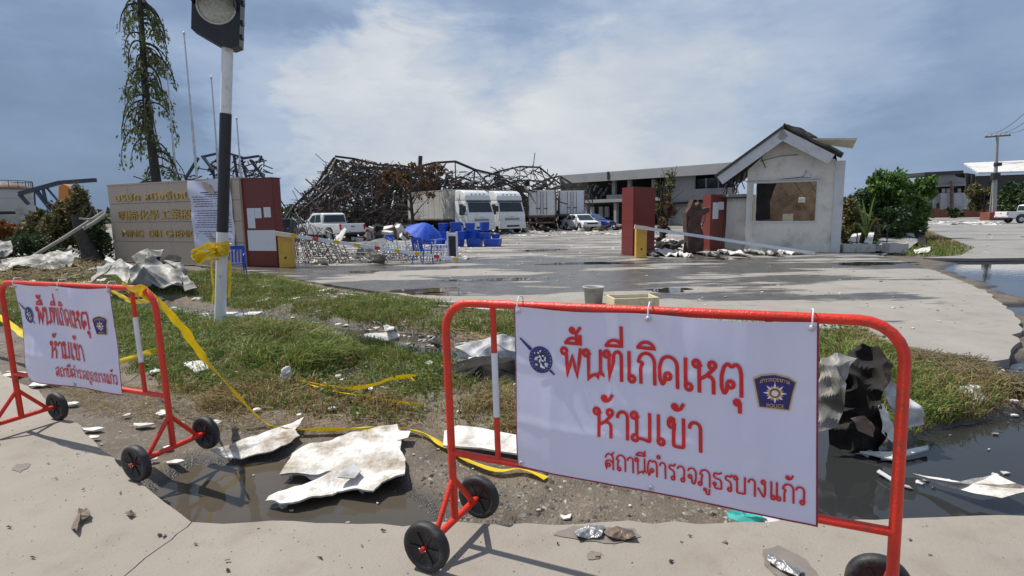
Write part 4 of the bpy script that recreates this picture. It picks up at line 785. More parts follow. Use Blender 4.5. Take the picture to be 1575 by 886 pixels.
# black tarp and white scraps behind the larger barrier, on the ditch
b1 = at(745, 590, -.05).y
sheet3d('black_sheet', [up(668, 600, b1-.1), up(672, 572, b1), up(700, 556, b1+.1), up(735, 545, b1+.2), up(800, 555, b1+.1), up(830, 590, b1), up(800, 606, b1-.2), up(742, 592, b1-.1), up(716, 584, b1-.1)], M['blackfab'], .008, .08, 2.6, 4, 9, label='crumpled dark sheet in the ditch behind the left end of the larger barrier', cat='sheet', mid=(0, 0, .1), jagged=.03)
sheet3d('corrugated_scrap', [up(700, 536, b1+.3), up(722, 527, b1+.4), up(760, 516, b1+.5), up(812, 520, b1+.5), up(812, 546, b1+.3), up(762, 548, b1+.3), up(735, 552, b1+.2)], M['greysheet'], .006, .06, 4, 4, 10, label='crumpled grey sheet lying over the ditch behind the larger barrier', cat='sheet', mid=(0, 0, .04), jagged=.03)
for i, (pts, lb) in enumerate(([((650, 528), (668, 519), (678, 530), (666, 538)), 'white lump of foam beside the ditch water left of the larger barrier'],
  [((560, 516), (602, 512), (622, 520), (600, 527), (570, 526)), 'broad white flake floating in the middle of the ditch'], [((590, 502), (604, 500), (606, 508), (592, 510)), 'small upright white flake on the far bank of the ditch'],
  [((396, 434), (404, 432), (420, 434), (418, 441), (400, 442)), 'white scrap of board at the top of the grass by the red wall'], [((282, 560), (318, 557), (326, 568), (300, 575)), 'white scrap in the grass behind the crumpled banner barrier'],
  [((1478, 604), (1500, 600), (1506, 606), (1490, 610)), 'little white scrap beside the sack on the pond bank'])):
    q = [on_ground(x, y, .03+.02*(k % 2)) for k, (x, y) in enumerate(pts)]; sheet3d('board_scrap', q, M['scrapwhite'], .02, .02, 6, 3, 30+i, label=lb, cat='scrap')
rs = random.Random(5)
LAND = [(206, 712, 'the near wheel of the crumpled-banner barrier'), (325, 665, 'the far wheel of the crumpled-banner barrier'), (96, 620, 'the left wheel of the crumpled-banner barrier'), (338, 500, 'the foot of the striped pole'), (441, 580, 'the knotted white bag'), (396, 685, 'the pointed white board'), (530, 720, 'the largest white board'), (610, 585, 'the folded tape tip'), (600, 519, 'the broad flake in the ditch'), (668, 530, 'the foam lump'), (540, 440, 'the driveway edge'), (640, 458, 'the blue tinged puddle'), (408, 438, 'the scrap by the red wall'), (1490, 618, 'the white sack'), (1330, 600, 'the black sheet'), (1064, 380, 'the charred pillar'), (1100, 388, 'the papered gate pillar'), (983, 392, 'the yellow boom housing'), (1253, 390, 'the tip of the white boom arm'), (1205, 388, 'the guardhouse front'), (60, 400, 'the leaning pole foot'), (138, 404, 'the burnt stump'), (180, 420, 'the folded grey sheet'), (20, 440, 'the corner of the left barrier'), (250, 430, 'the crumpled pile')]
USED = set()
def place_words(px, py):
    out = []
    for d, lx, ly, nm in sorted((math.hypot(x-px, (y-py)*1.6), x, y, n) for x, y, n in LAND):
        dx, dy = px-lx, (py-ly)*1.6
        near = 'close ' if d < 22 else '' if d < 60 else 'well '
        for wd in ((('right of' if dx > 0 else 'left of') if abs(dx) > abs(dy) else ('in front of' if dy > 0 else 'behind')), ('diagonally before' if dy > 0 else 'diagonally behind')): out.append(near+wd+' '+nm)
    return out
def uniq(label, px, py):
    for w in place_words(px, py)[:8]:
        c = label+', '+w
        if c not in USED: USED.add(c); return c
    return label
def scrap_at(px, py, w_, h_, m, label, group, seed, name='board_scrap', th=.01, amp=.015, z=None):
    c = at(px, py, z) if z is not None else on_ground(px, py, .02); k = FPX/c.y; ex = w_/k/2; ey = (at(px, py-h_/2, c.z).y-at(px, py+h_/2, c.z).y)/2; r = random.Random(seed); n = r.randint(5, 7); a0 = r.random()*6
    q = [c+Vector((math.cos(a0+2*PI*i/n)*ex*r.uniform(.7, 1.15), math.sin(a0+2*PI*i/n)*ey*r.uniform(.7, 1.15), r.uniform(0, .03)*min(1, ex*6))) for i in range(n)]
    if group: label = uniq(('broad ' if w_ > 26 else 'small ' if w_ < 15 else 'narrow ' if h_ < w_/4 else '')+label, px, py)
    return sheet3d(name, q, m, th, amp*min(1, ex*5), 7, 2, seed, label=label, cat='scrap', group=group)
G1 = 'white scraps of board scattered on the mud'
for i, (x, y, w_, h_) in enumerate([(150, 600, 30, 5), (140, 662, 40, 6), (145, 674, 22, 4), (220, 655, 34, 7), (75, 590, 46, 12), (252, 636, 22, 12), (20, 578, 40, 9), (112, 622, 20, 6), (240, 572, 18, 6), (258, 690, 14, 6), (330, 652, 26, 8), (270, 712, 30, 7), (236, 708, 16, 6), (48, 640, 16, 6), (196, 640, 12, 4)]):
    scrap_at(x, y, w_, h_, M['scrapwhite'] if i % 3 else M['board'], 'white scrap on mud', G1, 60+i)
G2 = 'white scraps of foam and board in the grass and ditch'
for i, (x, y, w_, h_) in enumerate([(480, 484, 14, 6), (455, 460, 12, 5), (408, 462, 14, 8), (620, 500, 16, 4), (640, 545, 18, 5), (590, 545, 12, 4), (540, 520, 12, 4), (700, 545, 20, 5), (612, 534, 30, 6), (520, 500, 12, 4), (660, 560, 14, 5), (430, 590, 12, 6), (520, 580, 10, 6), (395, 632, 14, 5), (460, 640, 8, 4), (510, 630, 12, 4), (375, 612, 12, 5), (570, 600, 8, 5), (310, 590, 14, 5), (420, 553, 12, 4), (350, 455, 8, 5), (500, 447, 16, 5), (470, 440, 20, 4), (560, 455, 18, 4), (610, 462, 22, 5), (648, 468, 30, 4), (590, 449, 12, 4), (1340, 552, 10, 5), (1430, 590, 14, 4), (1460, 575, 16, 4), (1540, 560, 12, 4), (1560, 618, 12, 4), (1420, 608, 10, 4), (1530, 585, 14, 4)]):
    scrap_at(x, y, w_, h_, M['scrapwhite'], 'pale scrap in the verge', G2, 90+i, th=.014)
scrap_at(1566, 578, 20, 5, M['teal'], 'bright blue-green scrap at the far edge of the pond', None, 140); scrap_at(1560, 640, 14, 3, M['scrapwhite'], 'tiny white scrap adrift in the open pond', None, 141, z=WATER_Z+.01)
sheet3d('plastic_litter', [at(x, y, .0+.03*((i) % 2)) for i, (x, y) in enumerate(((1118, 790), (1140, 786), (1165, 792), (1180, 800), (1168, 806), (1135, 802), (1120, 798)))], M['teal'], .004, .02, 14, 3, 42, label='crumpled turquoise plastic litter under the corner of the larger banner', cat='litter')
sheet3d('plastic_litter', [at(x, y, .0+.03*((i) % 2)) for i, (x, y) in enumerate(((1170, 794), (1196, 796), (1225, 803), (1250, 808), (1215, 810), (1180, 806)))], M['plastic'], .004, .02, 14, 3, 43, label='crumpled clear plastic litter next to the turquoise litter', cat='litter')
# flattened litter on the near road
def rz_(x): return 0 if x < TILT[0] else (min(x, 8)-TILT[0])*TILT[1]
def road_pt(px, py, dz=0): p = at(px, py, 0); p = at(px, py, rz_(p.x)+dz); return p
def road_litter(pts, m, label, seed, h=.02, cat='litter', name='flattened_litter', amp=.012):
    sheet3d(name, [road_pt(x, y, .006+h*(i % 2)) for i, (x, y) in enumerate(pts)], m, .004, amp, 16, 4, seed, label=label, cat=cat, mid=(0, 0, .02), jagged=.05)
road_litter(((884, 818), (905, 808), (930, 812), (925, 822), (905, 830), (888, 826)), M['foil'], 'crumpled silver litter squashed on the road below the banner', 44)
road_litter(((925, 820), (948, 808), (972, 816), (978, 826), (960, 832), (940, 826)), mat('brown_foil', (.14, .10, .075), .5, .2, var=.4, bump=.6), 'crumpled brown litter beside the silver litter on the road', 45)
road_litter(((1183, 852), (1205, 866), (1236, 880), (1228, 888), (1200, 878), (1180, 860)), M['foil'], 'long wet strip of litter stuck to the road near the right wheel', 46)
leaf = mat('dead_leaf', (.16, .125, .09), .8, var=.3, bump=.5)
road_litter(((110, 812), (122, 784), (134, 782), (138, 792), (124, 806), (118, 815)), leaf, 'curled dead leaf lying on the concrete road', 47, .03, 'leaf', 'dead_leaf', .02)
road_litter(((193, 790), (206, 788), (210, 792), (200, 795)), leaf, 'small dark flake to the right of the dead leaf', 48, .01)
for i, (x, y) in enumerate([(14, 810), (253, 824), (245, 822), (560, 838), (492, 858), (350, 862), (352, 876), (1115, 833), (1032, 862), (1060, 822), (186, 757), (84, 735), (128, 752), (1400, 830), (860, 836), (920, 855), (50, 856), (300, 835), (590, 815), (75, 712)]):
    q = [road_pt(x+rs.uniform(-5, 5), y+rs.uniform(-2.4, 2.4), .004+rs.uniform(0, .008)) for _ in range(5)]; c = sum(q, Vector())/5; q.sort(key=lambda p: math.atan2(p.y-c.y, p.x-c.x))
    sheet3d('grit', q, leaf if i % 2 else M['soot'], .003, .002, 20, 1, 150+i, label='tiny dark crumb of grit on the pale concrete road', cat='grit', group='crumbs of grit on the road')
# damp stains on the road
m_stain = mat('damp_stain', (.19, .165, .14), .4, var=.15, scale=12)
def stain(pts, name='damp_stain'):
    b = MB(); q = []
    n = len(pts)
    for i in range(n):
        a = Vector(pts[i]); c = Vector(pts[(i+1) % n]); 
        for k in range(3): q.append(a.lerp(c, k/3)+Vector((rs.uniform(-2, 2), rs.uniform(-1.5, 1.5))))
    b.add([road_pt(x, y, .0035) for x, y in q], [tuple(range(len(q)))]); tag(b.build(name, m_stain), kind='structure')
stain(((850, 822), (880, 808), (975, 812), (985, 826), (945, 836), (900, 832))); stain(((1172, 846), (1200, 838), (1240, 862), (1262, 888), (1200, 890), (1175, 868))); stain(((902, 852), (912, 846), (926, 850), (922, 860), (906, 860))); stain(((16, 722), (28, 714), (46, 713), (44, 720), (30, 726)))
# tape
def tape(pts, wd, label, group='yellow cordon tapes', twist=(0, 0), seed=0, flutter=.012, up_=(0, 0, 1)):
    P = [Vector(p) for p in pts]; out = []
    for i in range(len(P)-1):
        p0 = P[max(0, i-1)]; p1 = P[i]; p2 = P[i+1]; p3 = P[min(len(P)-1, i+2)]; n = max(3, int((p2-p1).length/.035))
        for k in range(n):
            t = k/n; out.append(.5*((2*p1)+(p2-p0)*t+(2*p0-5*p1+4*p2-p3)*t*t+(3*p1-p0-3*p2+p3)*t**3))
    out.append(P[-1]); n = len(out); vs = []; up_ = Vector(up_)
    for i, p in enumerate(out):
        t = (out[min(n-1, i+1)]-out[max(0, i-1)]).normalized(); a = up_-t*up_.dot(t); a = a.normalized() if a.length > .05 else t.orthogonal().normalized(); b = t.cross(a)
        th = twist[0]+(twist[1]-twist[0])*i/n+.5*noise.noise(Vector((i*.13, seed, 0))); d = a*math.cos(th)+b*math.sin(th); nn = t.cross(d); ww = wd*(.75+.35*noise.noise(Vector((i*.2, seed+5, 1))))
        for k in (-1, -.33, .33, 1): vs.append(p+d*k*ww/2+nn*(noise.noise(Vector((i*.22+k*.7, seed, k*1.5)))*flutter))
    fs = [(4*i+k, 4*i+k+1, 4*i+k+5, 4*i+k+4) for i in range(n-1) for k in range(3)]
    b = MB(); b.add(vs, fs, 0, 0, True); o = b.build('cordon_tape', M['tape']); return tag(o, label, 'tape', group)
mwL = Matrix.Translation(rt2.location) @ rt2.rotation_euler.to_matrix().to_4x4()
cornerL = mwL @ Vector((L2-.07, 0, 1.11))
tape([mwL @ Vector((L2-.28, -.0, 1.14)), mwL @ Vector((L2-.15, -.025, 1.12)), cornerL, up(277, 500, 3.9), up(312, 548, 4.2), up(355, 598, 4.1), on_ground(405, 648, .05), on_ground(438, 659, .05), on_ground(520, 661, .04), on_ground(590, 657, .05), on_ground(645, 664, .04), on_ground(690, 690, .03), on_ground(718, 708, .03), on_ground(765, 724, .03), on_ground(800, 722, .03), on_ground(840, 735, .02)], .075, 'long yellow tape from the barrier corner down across the verge to the larger barrier', seed=1, twist=(0, 1.5))
tape([mwL @ Vector((L2-.30, .02, 1.14)), mwL @ Vector((L2-.22, .03, 1.09)), mwL @ Vector((L2-.12, .03, 1.10)), mwL @ Vector((L2-.06, .03, 1.05)), mwL @ Vector((L2-.10, -.03, 1.12))], .05, 'short yellow tape loop knotted on the corner of the crumpled-banner barrier', seed=2)
tape([mwL @ Vector((L2-.02, .03, 1.06)), up(235, 462, 4.3), up(200, 462, 4.6), up(150, 440, 5.2), up(60, 436, 6), up(-60, 432, 7)], .05, 'yellow tape running behind the crumpled banner towards the rubble', seed=3)
pole_b = at(338, 512, -.08)
tape([up(345, 520, pole_b.y-.1), up(320, 524, pole_b.y-.3), up(270, 532, 6.4), up(225, 543, 5.8), up(150, 560, 5.2), up(60, 530, 5.6), up(0, 488, 6.2), up(-60, 460, 6.8)], .075, 'yellow tape stretched low from the foot of the striped pole past the barrier', seed=4, twist=(.3, 1.2))
tape([on_ground(456, 583, .05), on_ground(500, 593, .06), on_ground(545, 597, .08), on_ground(580, 590, .11), on_ground(600, 582, .13), on_ground(636, 578, .12), on_ground(634, 584, .08)], .065, 'loose end of yellow tape with a folded tip on the green verge', seed=5, twist=(1.2, .3))
tape([on_ground(460, 586, .04), on_ground(520, 603, .04), on_ground(570, 610, .05), on_ground(610, 618, .06), on_ground(650, 624, .05)], .05, 'second yellow tape end lying lower on the verge grass', seed=6, twist=(1.4, .8))
# ------------------------------------------------------------------ striped signal pole
PB = pole_b; PT = atd(351, 40, PB.y); PTop = PB+(PT-PB)*1.35
ax = (PT-PB).normalized(); sp = empty('signal_pole', PB, 0, 'white and black banded pole with dark signal head and yellow tape at its waist', 'signal')
def on_pole(py):     # the height on the pole seen at pixel row py
    lo, hi = 0., 8.
    for _ in range(40):
        m_ = (lo+hi)/2; p = PB+ax*m_; q = RM.transposed() @ (p-CP); y = 443-FPX*q.y/-q.z
        if y > py: lo = m_
        else: hi = m_
    return lo
h1, h2, h3 = on_pole(357), on_pole(175), on_pole(66); rp = .075
I3 = lambda p: p-PB
MB().tube([I3(PB-ax*.3), I3(PB+ax*h1)], rp, 20).build('lower_pole', M['white_paint'], sp)
MB().tube([I3(PB+ax*h1), I3(PB+ax*h2)], rp, 20).build('black_band', M['black_paint'], sp)
MB().tube([I3(PB+ax*h2), I3(PB+ax*(h3+.5))], rp*.94, 20).build('upper_pole', M['white_paint'], sp)
# head: local frame x right, y away from the viewer, z up the pole
hx = Vector((1, 0, 0)); hz = ax; hy = hz.cross(hx).normalized(); hx = hy.cross(hz); c0 = atd(331, 66, PB.y-.14)
HX = Matrix(((hx.x, hy.x, hz.x, c0.x-PB.x), (hx.y, hy.y, hz.y, c0.y-PB.y), (hx.z, hy.z, hz.z, c0.z-PB.z), (0, 0, 0, 1))) @ Matrix.Rotation(math.radians(14), 4, 'Z')
sw = .288; hd = MB()
prof = [(-sw, .13), (-sw+.01, 1.75), (sw, 1.75), (sw, .02), (.20, -.03), (.05, -.02)]
vs = [HX @ Vector((x, y, z)) for y in (0, .26) for x, z in prof]; n = len(prof)
hd.add(vs, [tuple(range(n)), tuple(range(n, 2*n))[::-1]]+[(i, n+i, n+(i+1) % n, (i+1) % n) for i in range(n)], 0)
head = hd.build('signal_head', M['black_paint'], sp)
for k, zc in enumerate((.47, 1.22)):
    lens = MB().lathe([(0, .05), (.08, .047), (.15, .036), (.19, .018), (.215, 0)], 32, 0, HX @ Matrix.Translation((0, -.004, zc)) @ Matrix.Rotation(PI/2, 4, 'X')); lens.build('lens', M['lens'], head)
    MB().lathe([(.212, -.002), (.222, .02), (.24, .022), (.245, 0)], 32, 0, HX @ Matrix.Translation((0, -.003, zc)) @ Matrix.Rotation(PI/2, 4, 'X')).build('lens_rim', M['lensrim'], head)
    v = MB(); N_ = 22; vs = []
    for i in range(N_+1):
        a = math.radians(-8+196*i/N_); dep = -.44*(.45+.55*math.sin(max(0, math.radians(180*i/N_))))
        for rr in (.25, .258):
            for y in (-.002, dep): vs.append(HX @ Vector((rr*math.cos(a), y, zc+rr*math.sin(a))))
    for i in range(N_):
        a = 4*i; v.add([], [], 0); v.f += [(a, a+1, a+5, a+4), (a+2, a+6, a+7, a+3), (a+1, a+3, a+7, a+5), (a, a+4, a+6, a+2)]; v.m += [0]*4; v.t += [0]*4; v.sm += [True]*4
    v.v = [tuple(q) for q in vs]; v.build('visor', M['black_paint'], head)
for zz in (.12, .30, .55, .8): MB().box(sw, sw+.025, .05, .16, zz, zz+.05, 0, HX).build('hinge', M['black_paint'], head)
# tape bunch around the pole
def wrap(z, n=14, r=None, dz=0): r = r or rp+.012; return [PB+ax*(z+dz*i/n)+Vector((math.cos(2*PI*i/n), math.sin(2*PI*i/n), 0))*r for i in range(n+1)]
zt = on_pole(384); 
for i in range(4): tape(wrap(zt-.05+.035*i, dz=.02*(i-1), r=rp+.012+.006*i), .06, ('lowest', 'second', 'third', 'topmost')[i]+' turn of yellow tape wound round the striped pole', 'tape wound on the pole', seed=10+i, flutter=.02)
kn = PB+ax*zt+Vector((-.09, -.05, 0)); T_ = 'yellow tape loop hanging from the knot on the striped pole'
for i, (a, b) in enumerate((((320, 378), (300, 402)), ((325, 390), (303, 405)), ((318, 384), (296, 396)))):
    tape([kn, up(a[0], a[1]-3, PB.y-.15), up(b[0], b[1]-10, PB.y-.2), up(b[0]+2, b[1], PB.y-.22), up(b[0]+14, b[1]-8, PB.y-.2), up(a[0]+10, a[1]+8, PB.y-.16), kn], .06, ('upper', 'middle', 'lowest')[i]+' yellow tape loop hanging from the knot on the striped pole', 'tape loops on the pole', seed=20+i, flutter=.03)
tape([kn, up(327, 400, PB.y-.12), up(325, 412, PB.y-.12), up(328, 440, PB.y-.12), up(327, 466, PB.y-.12)], .035, 'narrow yellow tape tail hanging left on the striped pole', seed=24)
tape([kn+Vector((.2, 0, 0)), up(352, 395, PB.y-.1), up(354, 420, PB.y-.1), up(352, 458, PB.y-.1)], .055, 'yellow tape tail hanging right of the striped pole', seed=25)
tape(wrap(on_pole(505), r=rp+.015), .07, 'yellow tape round the foot of the striped pole', seed=26)
# ------------------------------------------------------------------ small things on the verge and the driveway
def lump(name, c, r, m, label, cat, seed, sq=(1, 1, 1), amp=.35, freq=6, group=None):
    bm = bmesh.new(); bmesh.ops.create_icosphere(bm, subdivisions=4, radius=1)
    for v in bm.verts:
        d = 1+amp*noise.noise(v.co*freq*.3+Vector((seed, 0, 0)))+amp*.5*noise.noise(v.co*freq+Vector((0, seed, 0))); v.co = Vector((v.co.x*sq[0], v.co.y*sq[1], v.co.z*sq[2]))*r*d+Vector(c)
    for f in bm.faces: f.smooth = True
    me = bpy.data.meshes.new(name); bm.to_mesh(me); bm.free(); me.materials.append(m); o = bpy.data.objects.new(name, me); COL.objects.link(o); return tag(o, label, cat, group)
p = on_ground(441, 590, 0); lump('plastic_bag', p+Vector((0, 0, .08)), .062, M['plastic'], 'knotted white plastic bag sitting alone in the verge grass', 'bag', 3, (.9, .9, 1.25))
def lathe_thing(name, loc, prof, m, label, cat, n=24, parts=None, tilt=(0, 0, 0)):
    o = MB().lathe(prof, n).build(name, m); o.location = loc; o.rotation_euler = tilt; return tag(o, label, cat)
bk = at(913, 468, 0)
lathe_thing('bucket', bk, [(0, 0), (.145, 0), (.165, .25), (.172, .25), (.172, .285), (.19, .29), (.19, .305), (.165, .305), (.15, .28), (.135, .03), (0, .03)], M['bucket'], 'grey plastic bucket on the driveway behind the larger barrier', 'bucket')
lp_ = MB().lathe([(0, .28), (.12, .285), (.158, .30)], 20).build('water_fill', M['soot']); lp_.location = bk; lp_.name = 'bucket_contents'; lp_.parent = None; bpy.data.objects.remove(lp_)
bx = at(972, 474, 0); k = empty('foam_box', bx, .12, 'cream open foam box with worn rim beside the grey bucket', 'box'); wv, dv, hv, t = .37, .23, .2, .03
MB().bbox(-wv, wv, -dv, -dv+t, 0, hv, .008).bbox(-wv, wv, dv-t, dv, 0, hv, .008).bbox(-wv, -wv+t, -dv+t, dv-t, 0, hv, .008).bbox(wv-t, wv, -dv+t, dv-t, 0, hv, .008).build('side_wall', M['foam'], k); MB().bbox(-wv+t, wv-t, -dv+t, dv-t, .0, .14, .005).build('filling', mat('grey_filling', (.34, .33, .30), .8, var=.2), k)
p = on_ground(232, 474, 0); o = MB().lathe([(0, -.11), (.09, -.11), (.12, -.09), (.125, .0), (.115, .1), (.10, .12), (0, .12)], 22, 0, Matrix.Rotation(PI/2, 4, 'Y')).build('plastic_tub', M['bluelid']); o.location = p+Vector((0, 0, .1)); o.rotation_euler = (0, .1, .3); tag(o, 'small blue plastic tub lying on its side behind the banner barrier', 'tub')
p = on_ground(348, 505, 0); o = MB().bbox(-.28, .28, -.16, .16, 0, .17, .02).build('crate', M['paleblue']); o.location = p+Vector((.1, .25, -.02)); tag(o, 'pale blue plastic crate half sunk behind the foot of the striped pole', 'crate')
for i in range(2): o = MB().bbox(-.1, .1, -.12, .12, 0, .02, .006).build('board_scrap', M['scrapwhite']); o.location = p+Vector((-.08+.36*i, .22, .155)); tag(o, 'white flat scrap lying on the %s end of the pale blue crate' % ('left', 'right')[i], 'scrap')
for i, (x0, y0, x1, y1) in enumerate(((520, 452, 640, 464), (630, 462, 700, 466), (660, 470, 830, 482))):
    a = at(x0, y0, .02); b_ = at(x1, y1, .02); o = MB().bar(a, b_, .06, .03).build('timber_batten', M['scrapwhite']); tag(o, ('long pale batten along the driveway edge above the grass', 'short pale batten on the driveway edge by the blue puddle', 'white batten along the driveway edge nearest the larger barrier')[i], 'batten')
# ------------------------------------------------------------------ entrance: sign wall, pillars, booms
def frame_of(P0, P1, z=0):
    """local frame: x from P0 to P1, y pointing away from the viewer"""
    P0 = Vector((P0[0], P0[1], z)); P1 = Vector((P1[0], P1[1], z)); return P0, math.atan2(P1.y-P0.y, P1.x-P0.x), (P1-P0).length
def pz(x, y, Y): return atd(x, y, Y).z
A = at(178, 402); B = at(378, 410); P0, rz, L = frame_of(A, B); sw_ = empty('sign_wall', P0, rz, 'beige stone sign wall with gold lettering in three scripts and a notice sheet', 'sign wall')
HW = pz(166, 283, A.y); HW2 = pz(370, 279, B.y); HW = (HW+HW2)/2
Ls = L-.05; nc, rows = 6, [(0, .27), (.275, .52), (.525, .76), (.765, 1.0)]
MB().box(.01, L-.01, .03, .32, 0, HW-.015).build('backing', M['granite'], sw_)
xs_ = [0, .17, .335, .50, .665, .83, 1.0]
for r_, (a0, a1) in enumerate(rows):
    for c in range(nc):
        x0, x1 = xs_[c]*L, xs_[c+1]*L; MB().bbox(x0+.004, x1-.004, -.012-.002*((c+r_) % 2), .03, a0*HW+.004, a1*HW, .006).build('stone_panel', M['granite'], sw_)
MB().box(-.01, L+.01, -.03, .34, HW, HW+.05).build('coping', M['granite'], sw_)
flat = lambda u, v, l: (u, -.014-l, v)
k_ = L/200.; X_ = lambda px: (px-166)/(372-166)*L
for s, x0, x1, z0, hh in (('บริษัท', 180, 222, .785, .17), ('หมิงตี้เคมี', 231, 303, .785, .17)):
    st, tw = thai_strokes(s.replace('ษ', 'บ').replace('ั', '')) if False else (None, None)
    text_mesh('lettering', s, M['gold'], sw_, .34, flat, X_(x0), .80*HW, width=X_(x1)-X_(x0), extrude=.02, lift=.02)
text_mesh('lettering', '明諦化學工業股', M['gold'], sw_, .36, flat, X_(183), .565*HW, width=X_(303)-X_(183), extrude=.02, lift=.02)
for s, x0, x1 in (('MING', 186, 222), ('DIH', 232, 252), ('CHEMIC', 259, 305)): text_mesh('lettering', s, M['gold'], sw_, .34, flat, X_(x0), .335*HW, width=X_(x1)-X_(x0), extrude=.02, lift=.02)
# notice sheet hung on the wall
ns = empty('notice_sheet', P0, rz, 'tall pale printed notice sheet hanging over the right end of the sign wall', 'notice')
n0, n1, zt_, zb_ = X_(301), X_(362), HW+.02, .17*HW
def nsurf(u, v, l=0): return (n0+u, -.045-.03*math.sin(u*4+v*2)*math.sin(v*2.5)-.02*math.sin(v*7+u*3)-l, zb_+v)
b = MB(); nx, ny = 16, 24; WN, HN = n1-n0, zt_-zb_
for j in range(ny+1):
    for i in range(nx+1): 
        q = nsurf(WN*i/nx, HN*j/ny); b.v.append((q[0]+.12*(1-j/ny)*(1-i/nx)-.0, q[1], q[2]))
for j in range(ny):
    for i in range(nx): a = j*(nx+1)+i; b.f.append((a, a+1, a+nx+2, a+nx+1)); b.m.append(0); b.t.append(0); b.sm.append(True)
b.build('sheet', M['vinylback'], ns)
r = random.Random(3); z = HN-.55; tl = MB()
def nline(x0, x1, z, h):
    vs = []; n = 14
    for i in range(n+1):
        for dz in (0, h): q = nsurf(x0+(x1-x0)*i/n, z+dz, .006); vs.append(q)
    tl.add(vs, [(2*i, 2*i+2, 2*i+3, 2*i+1) for i in range(n)])
while z > .35:
    ind = r.random() < .2; x = .22+(.12 if ind else 0); xe = WN-.12 if r.random() < .8 else WN*r.uniform(.4, .8)
    while x < xe: wl = r.uniform(.06, .22); nline(x, min(xe, x+wl), z, .022); x += wl+.025
    z -= .075 if r.random() < .8 else .15
nline(WN*.3, WN*.8, HN-.42, .035); nline(WN*.38, WN*.7, HN-.49, .03)
tl.build('printed_lines', M['inkgrey'], ns)
e = MB()
for s in (-1, 1):
    for kx in range(3): q = [nsurf(WN*.52+s*x, HN-.33+y, .008) for x, y in ((.01, 0), (.03+.02*kx, .06+.03*kx), (.06+.01*kx, .14+.01*kx), (.035, .06))]; e.add(q, [(0, 1, 2, 3)])
e.add([nsurf(WN*.52+x, HN-.33+y, .009) for x, y in ((-.03, 0), (.03, 0), (.02, .09), (.03, .13), (0, .17), (-.03, .13), (-.02, .09))], [tuple(range(7))]); e.build('winged_emblem', M['inkgrey'], ns)
# red pillar at the end of the sign wall
def box_px(name, pA, pB, depth, top_px, m, label, cat='pillar', seams=(), parent=None):
    """a clad pillar: front from ground pixel pA to pB, given depth"""
    A = at(*pA); B = at(*pB); P0, rz, L = frame_of(A, B); H = pz(pA[0], top_px, A.y); o = empty(name, P0, rz, label, cat)
    MB().bbox(0, L, 0, depth, 0, H, .012).build('core', m, o); return o, L, H
rpil, Lr, Hr = box_px('red_pillar', (378, 409.5), (428, 410.5), .34, 276, M['maroon'], 'maroon clad pillar joined to the sign wall with white papers pasted on it')
for i in range(3): MB().bbox(.01, Lr-.01, -.018, .0, .02+Hr*i/3, Hr*(i+1)/3-.004, .004).build('cladding_panel', M['maroon'], rpil)
MB().box(-.02, Lr+.02, -.03, .36, Hr, Hr+.03).build('cap', M['maroon'], rpil)
def paper(root, x0, x1, z0, z1, y, label, m=None, printed=True):
    o = MB().box(x0, x1, y-.004, y, z0, z1).build('paper_notice', m or M['paper']); o.location = root.location; o.rotation_euler = root.rotation_euler; tag(o, label, 'paper notice')
    if printed:
        ln = MB(); z = z1-.06; rr = random.Random(int(x0*100+z0*37))
        while z > z0+.04: ln.add([(x0+.04, y-.0055, z), (x1-.04-rr.random()*.1*(x1-x0), y-.0055, z), (x1-.06, y-.0055, z+.008), (x0+.04, y-.0055, z+.008)], [(0, 1, 2, 3)]); z -= .045
        ln.build('printed_lines', M['vinylback'], o)
fx = lambda px: (px-371)/(424-371)*Lr; fz = lambda py: (408-py)/(408-277)*Hr
paper(rpil, fx(381), fx(393), fz(350), fz(320), -.022, 'upright white paper, left part of the angled notice on the maroon pillar')
paper(rpil, fx(393.4), fx(404), fz(335), fz(320), -.022, 'short white paper, right part of the angled notice on the maroon pillar')
paper(rpil, fx(408), fx(419), fz(334), fz(319), -.022, 'small white paper at the upper right of the maroon pillar beside the sign')
paper(rpil, fx(379), fx(424), fz(384), fz(353), -.022, 'large blank white board low on the maroon pillar beside the sign', printed=False)
# boom barriers
def boom(loc, rz, w_, d_, h, label, tip, base_z, stripes, seed):
    o = empty('boom_gate', loc, rz, label, 'boom gate')
    MB().bbox(-w_/2, w_/2, -d_/2, d_/2, 0, h, .03).build('housing', M['yellow'], o)
    MB().bbox(-w_/2+.02, w_/2-.02, -d_/2-.012, -d_/2, .1, h-.25, .01).build('door_panel', M['yellow'], o); MB().bbox(-.03, .03, -d_/2-.025, -d_/2-.012, .28, .34, .005).build('lock', M['blackplastic'], o)
    mi = Matrix.Translation(o.location) @ o.rotation_euler.to_matrix().to_4x4(); a = mi @ Vector((0, -d_/2-.03, base_z)); b_ = Vector(tip); inv = mi.inverted()
    arm = MB().bar(inv @ a, inv @ b_, .05, .10).build('arm', M['stripe'], o)
    n = 9
    for i in range(n):
        if not stripes: break
        p = a.lerp(b_, (i+.35)/n); q = a.lerp(b_, (i+.62)/n); 
        MB().bar(inv @ p, inv @ q, .056, .106).build('stripe', M['red'] if i % 3 == 1 else M['tape'], arm)
    MB().bar(inv @ (a-(b_-a).normalized()*.25), inv @ (a+(b_-a).normalized()*.22), .07, .13).build('arm_bracket', M['cream'], arm); return o
bl = at(443, 411); boom(bl, .15, .40, .42, pz(441, 361, bl.y), 'left boom gate with yellow housing and fallen striped arm by the maroon pillar', at(716, 401, .06), 1.02, True, 1)
brr = at(985, 396.5); boom(brr, -.1, .36, .42, pz(986, 349, brr.y), 'right boom gate with yellow housing and long white arm lying down', at(1253, 389.5, .06), 1.03, False, 2)
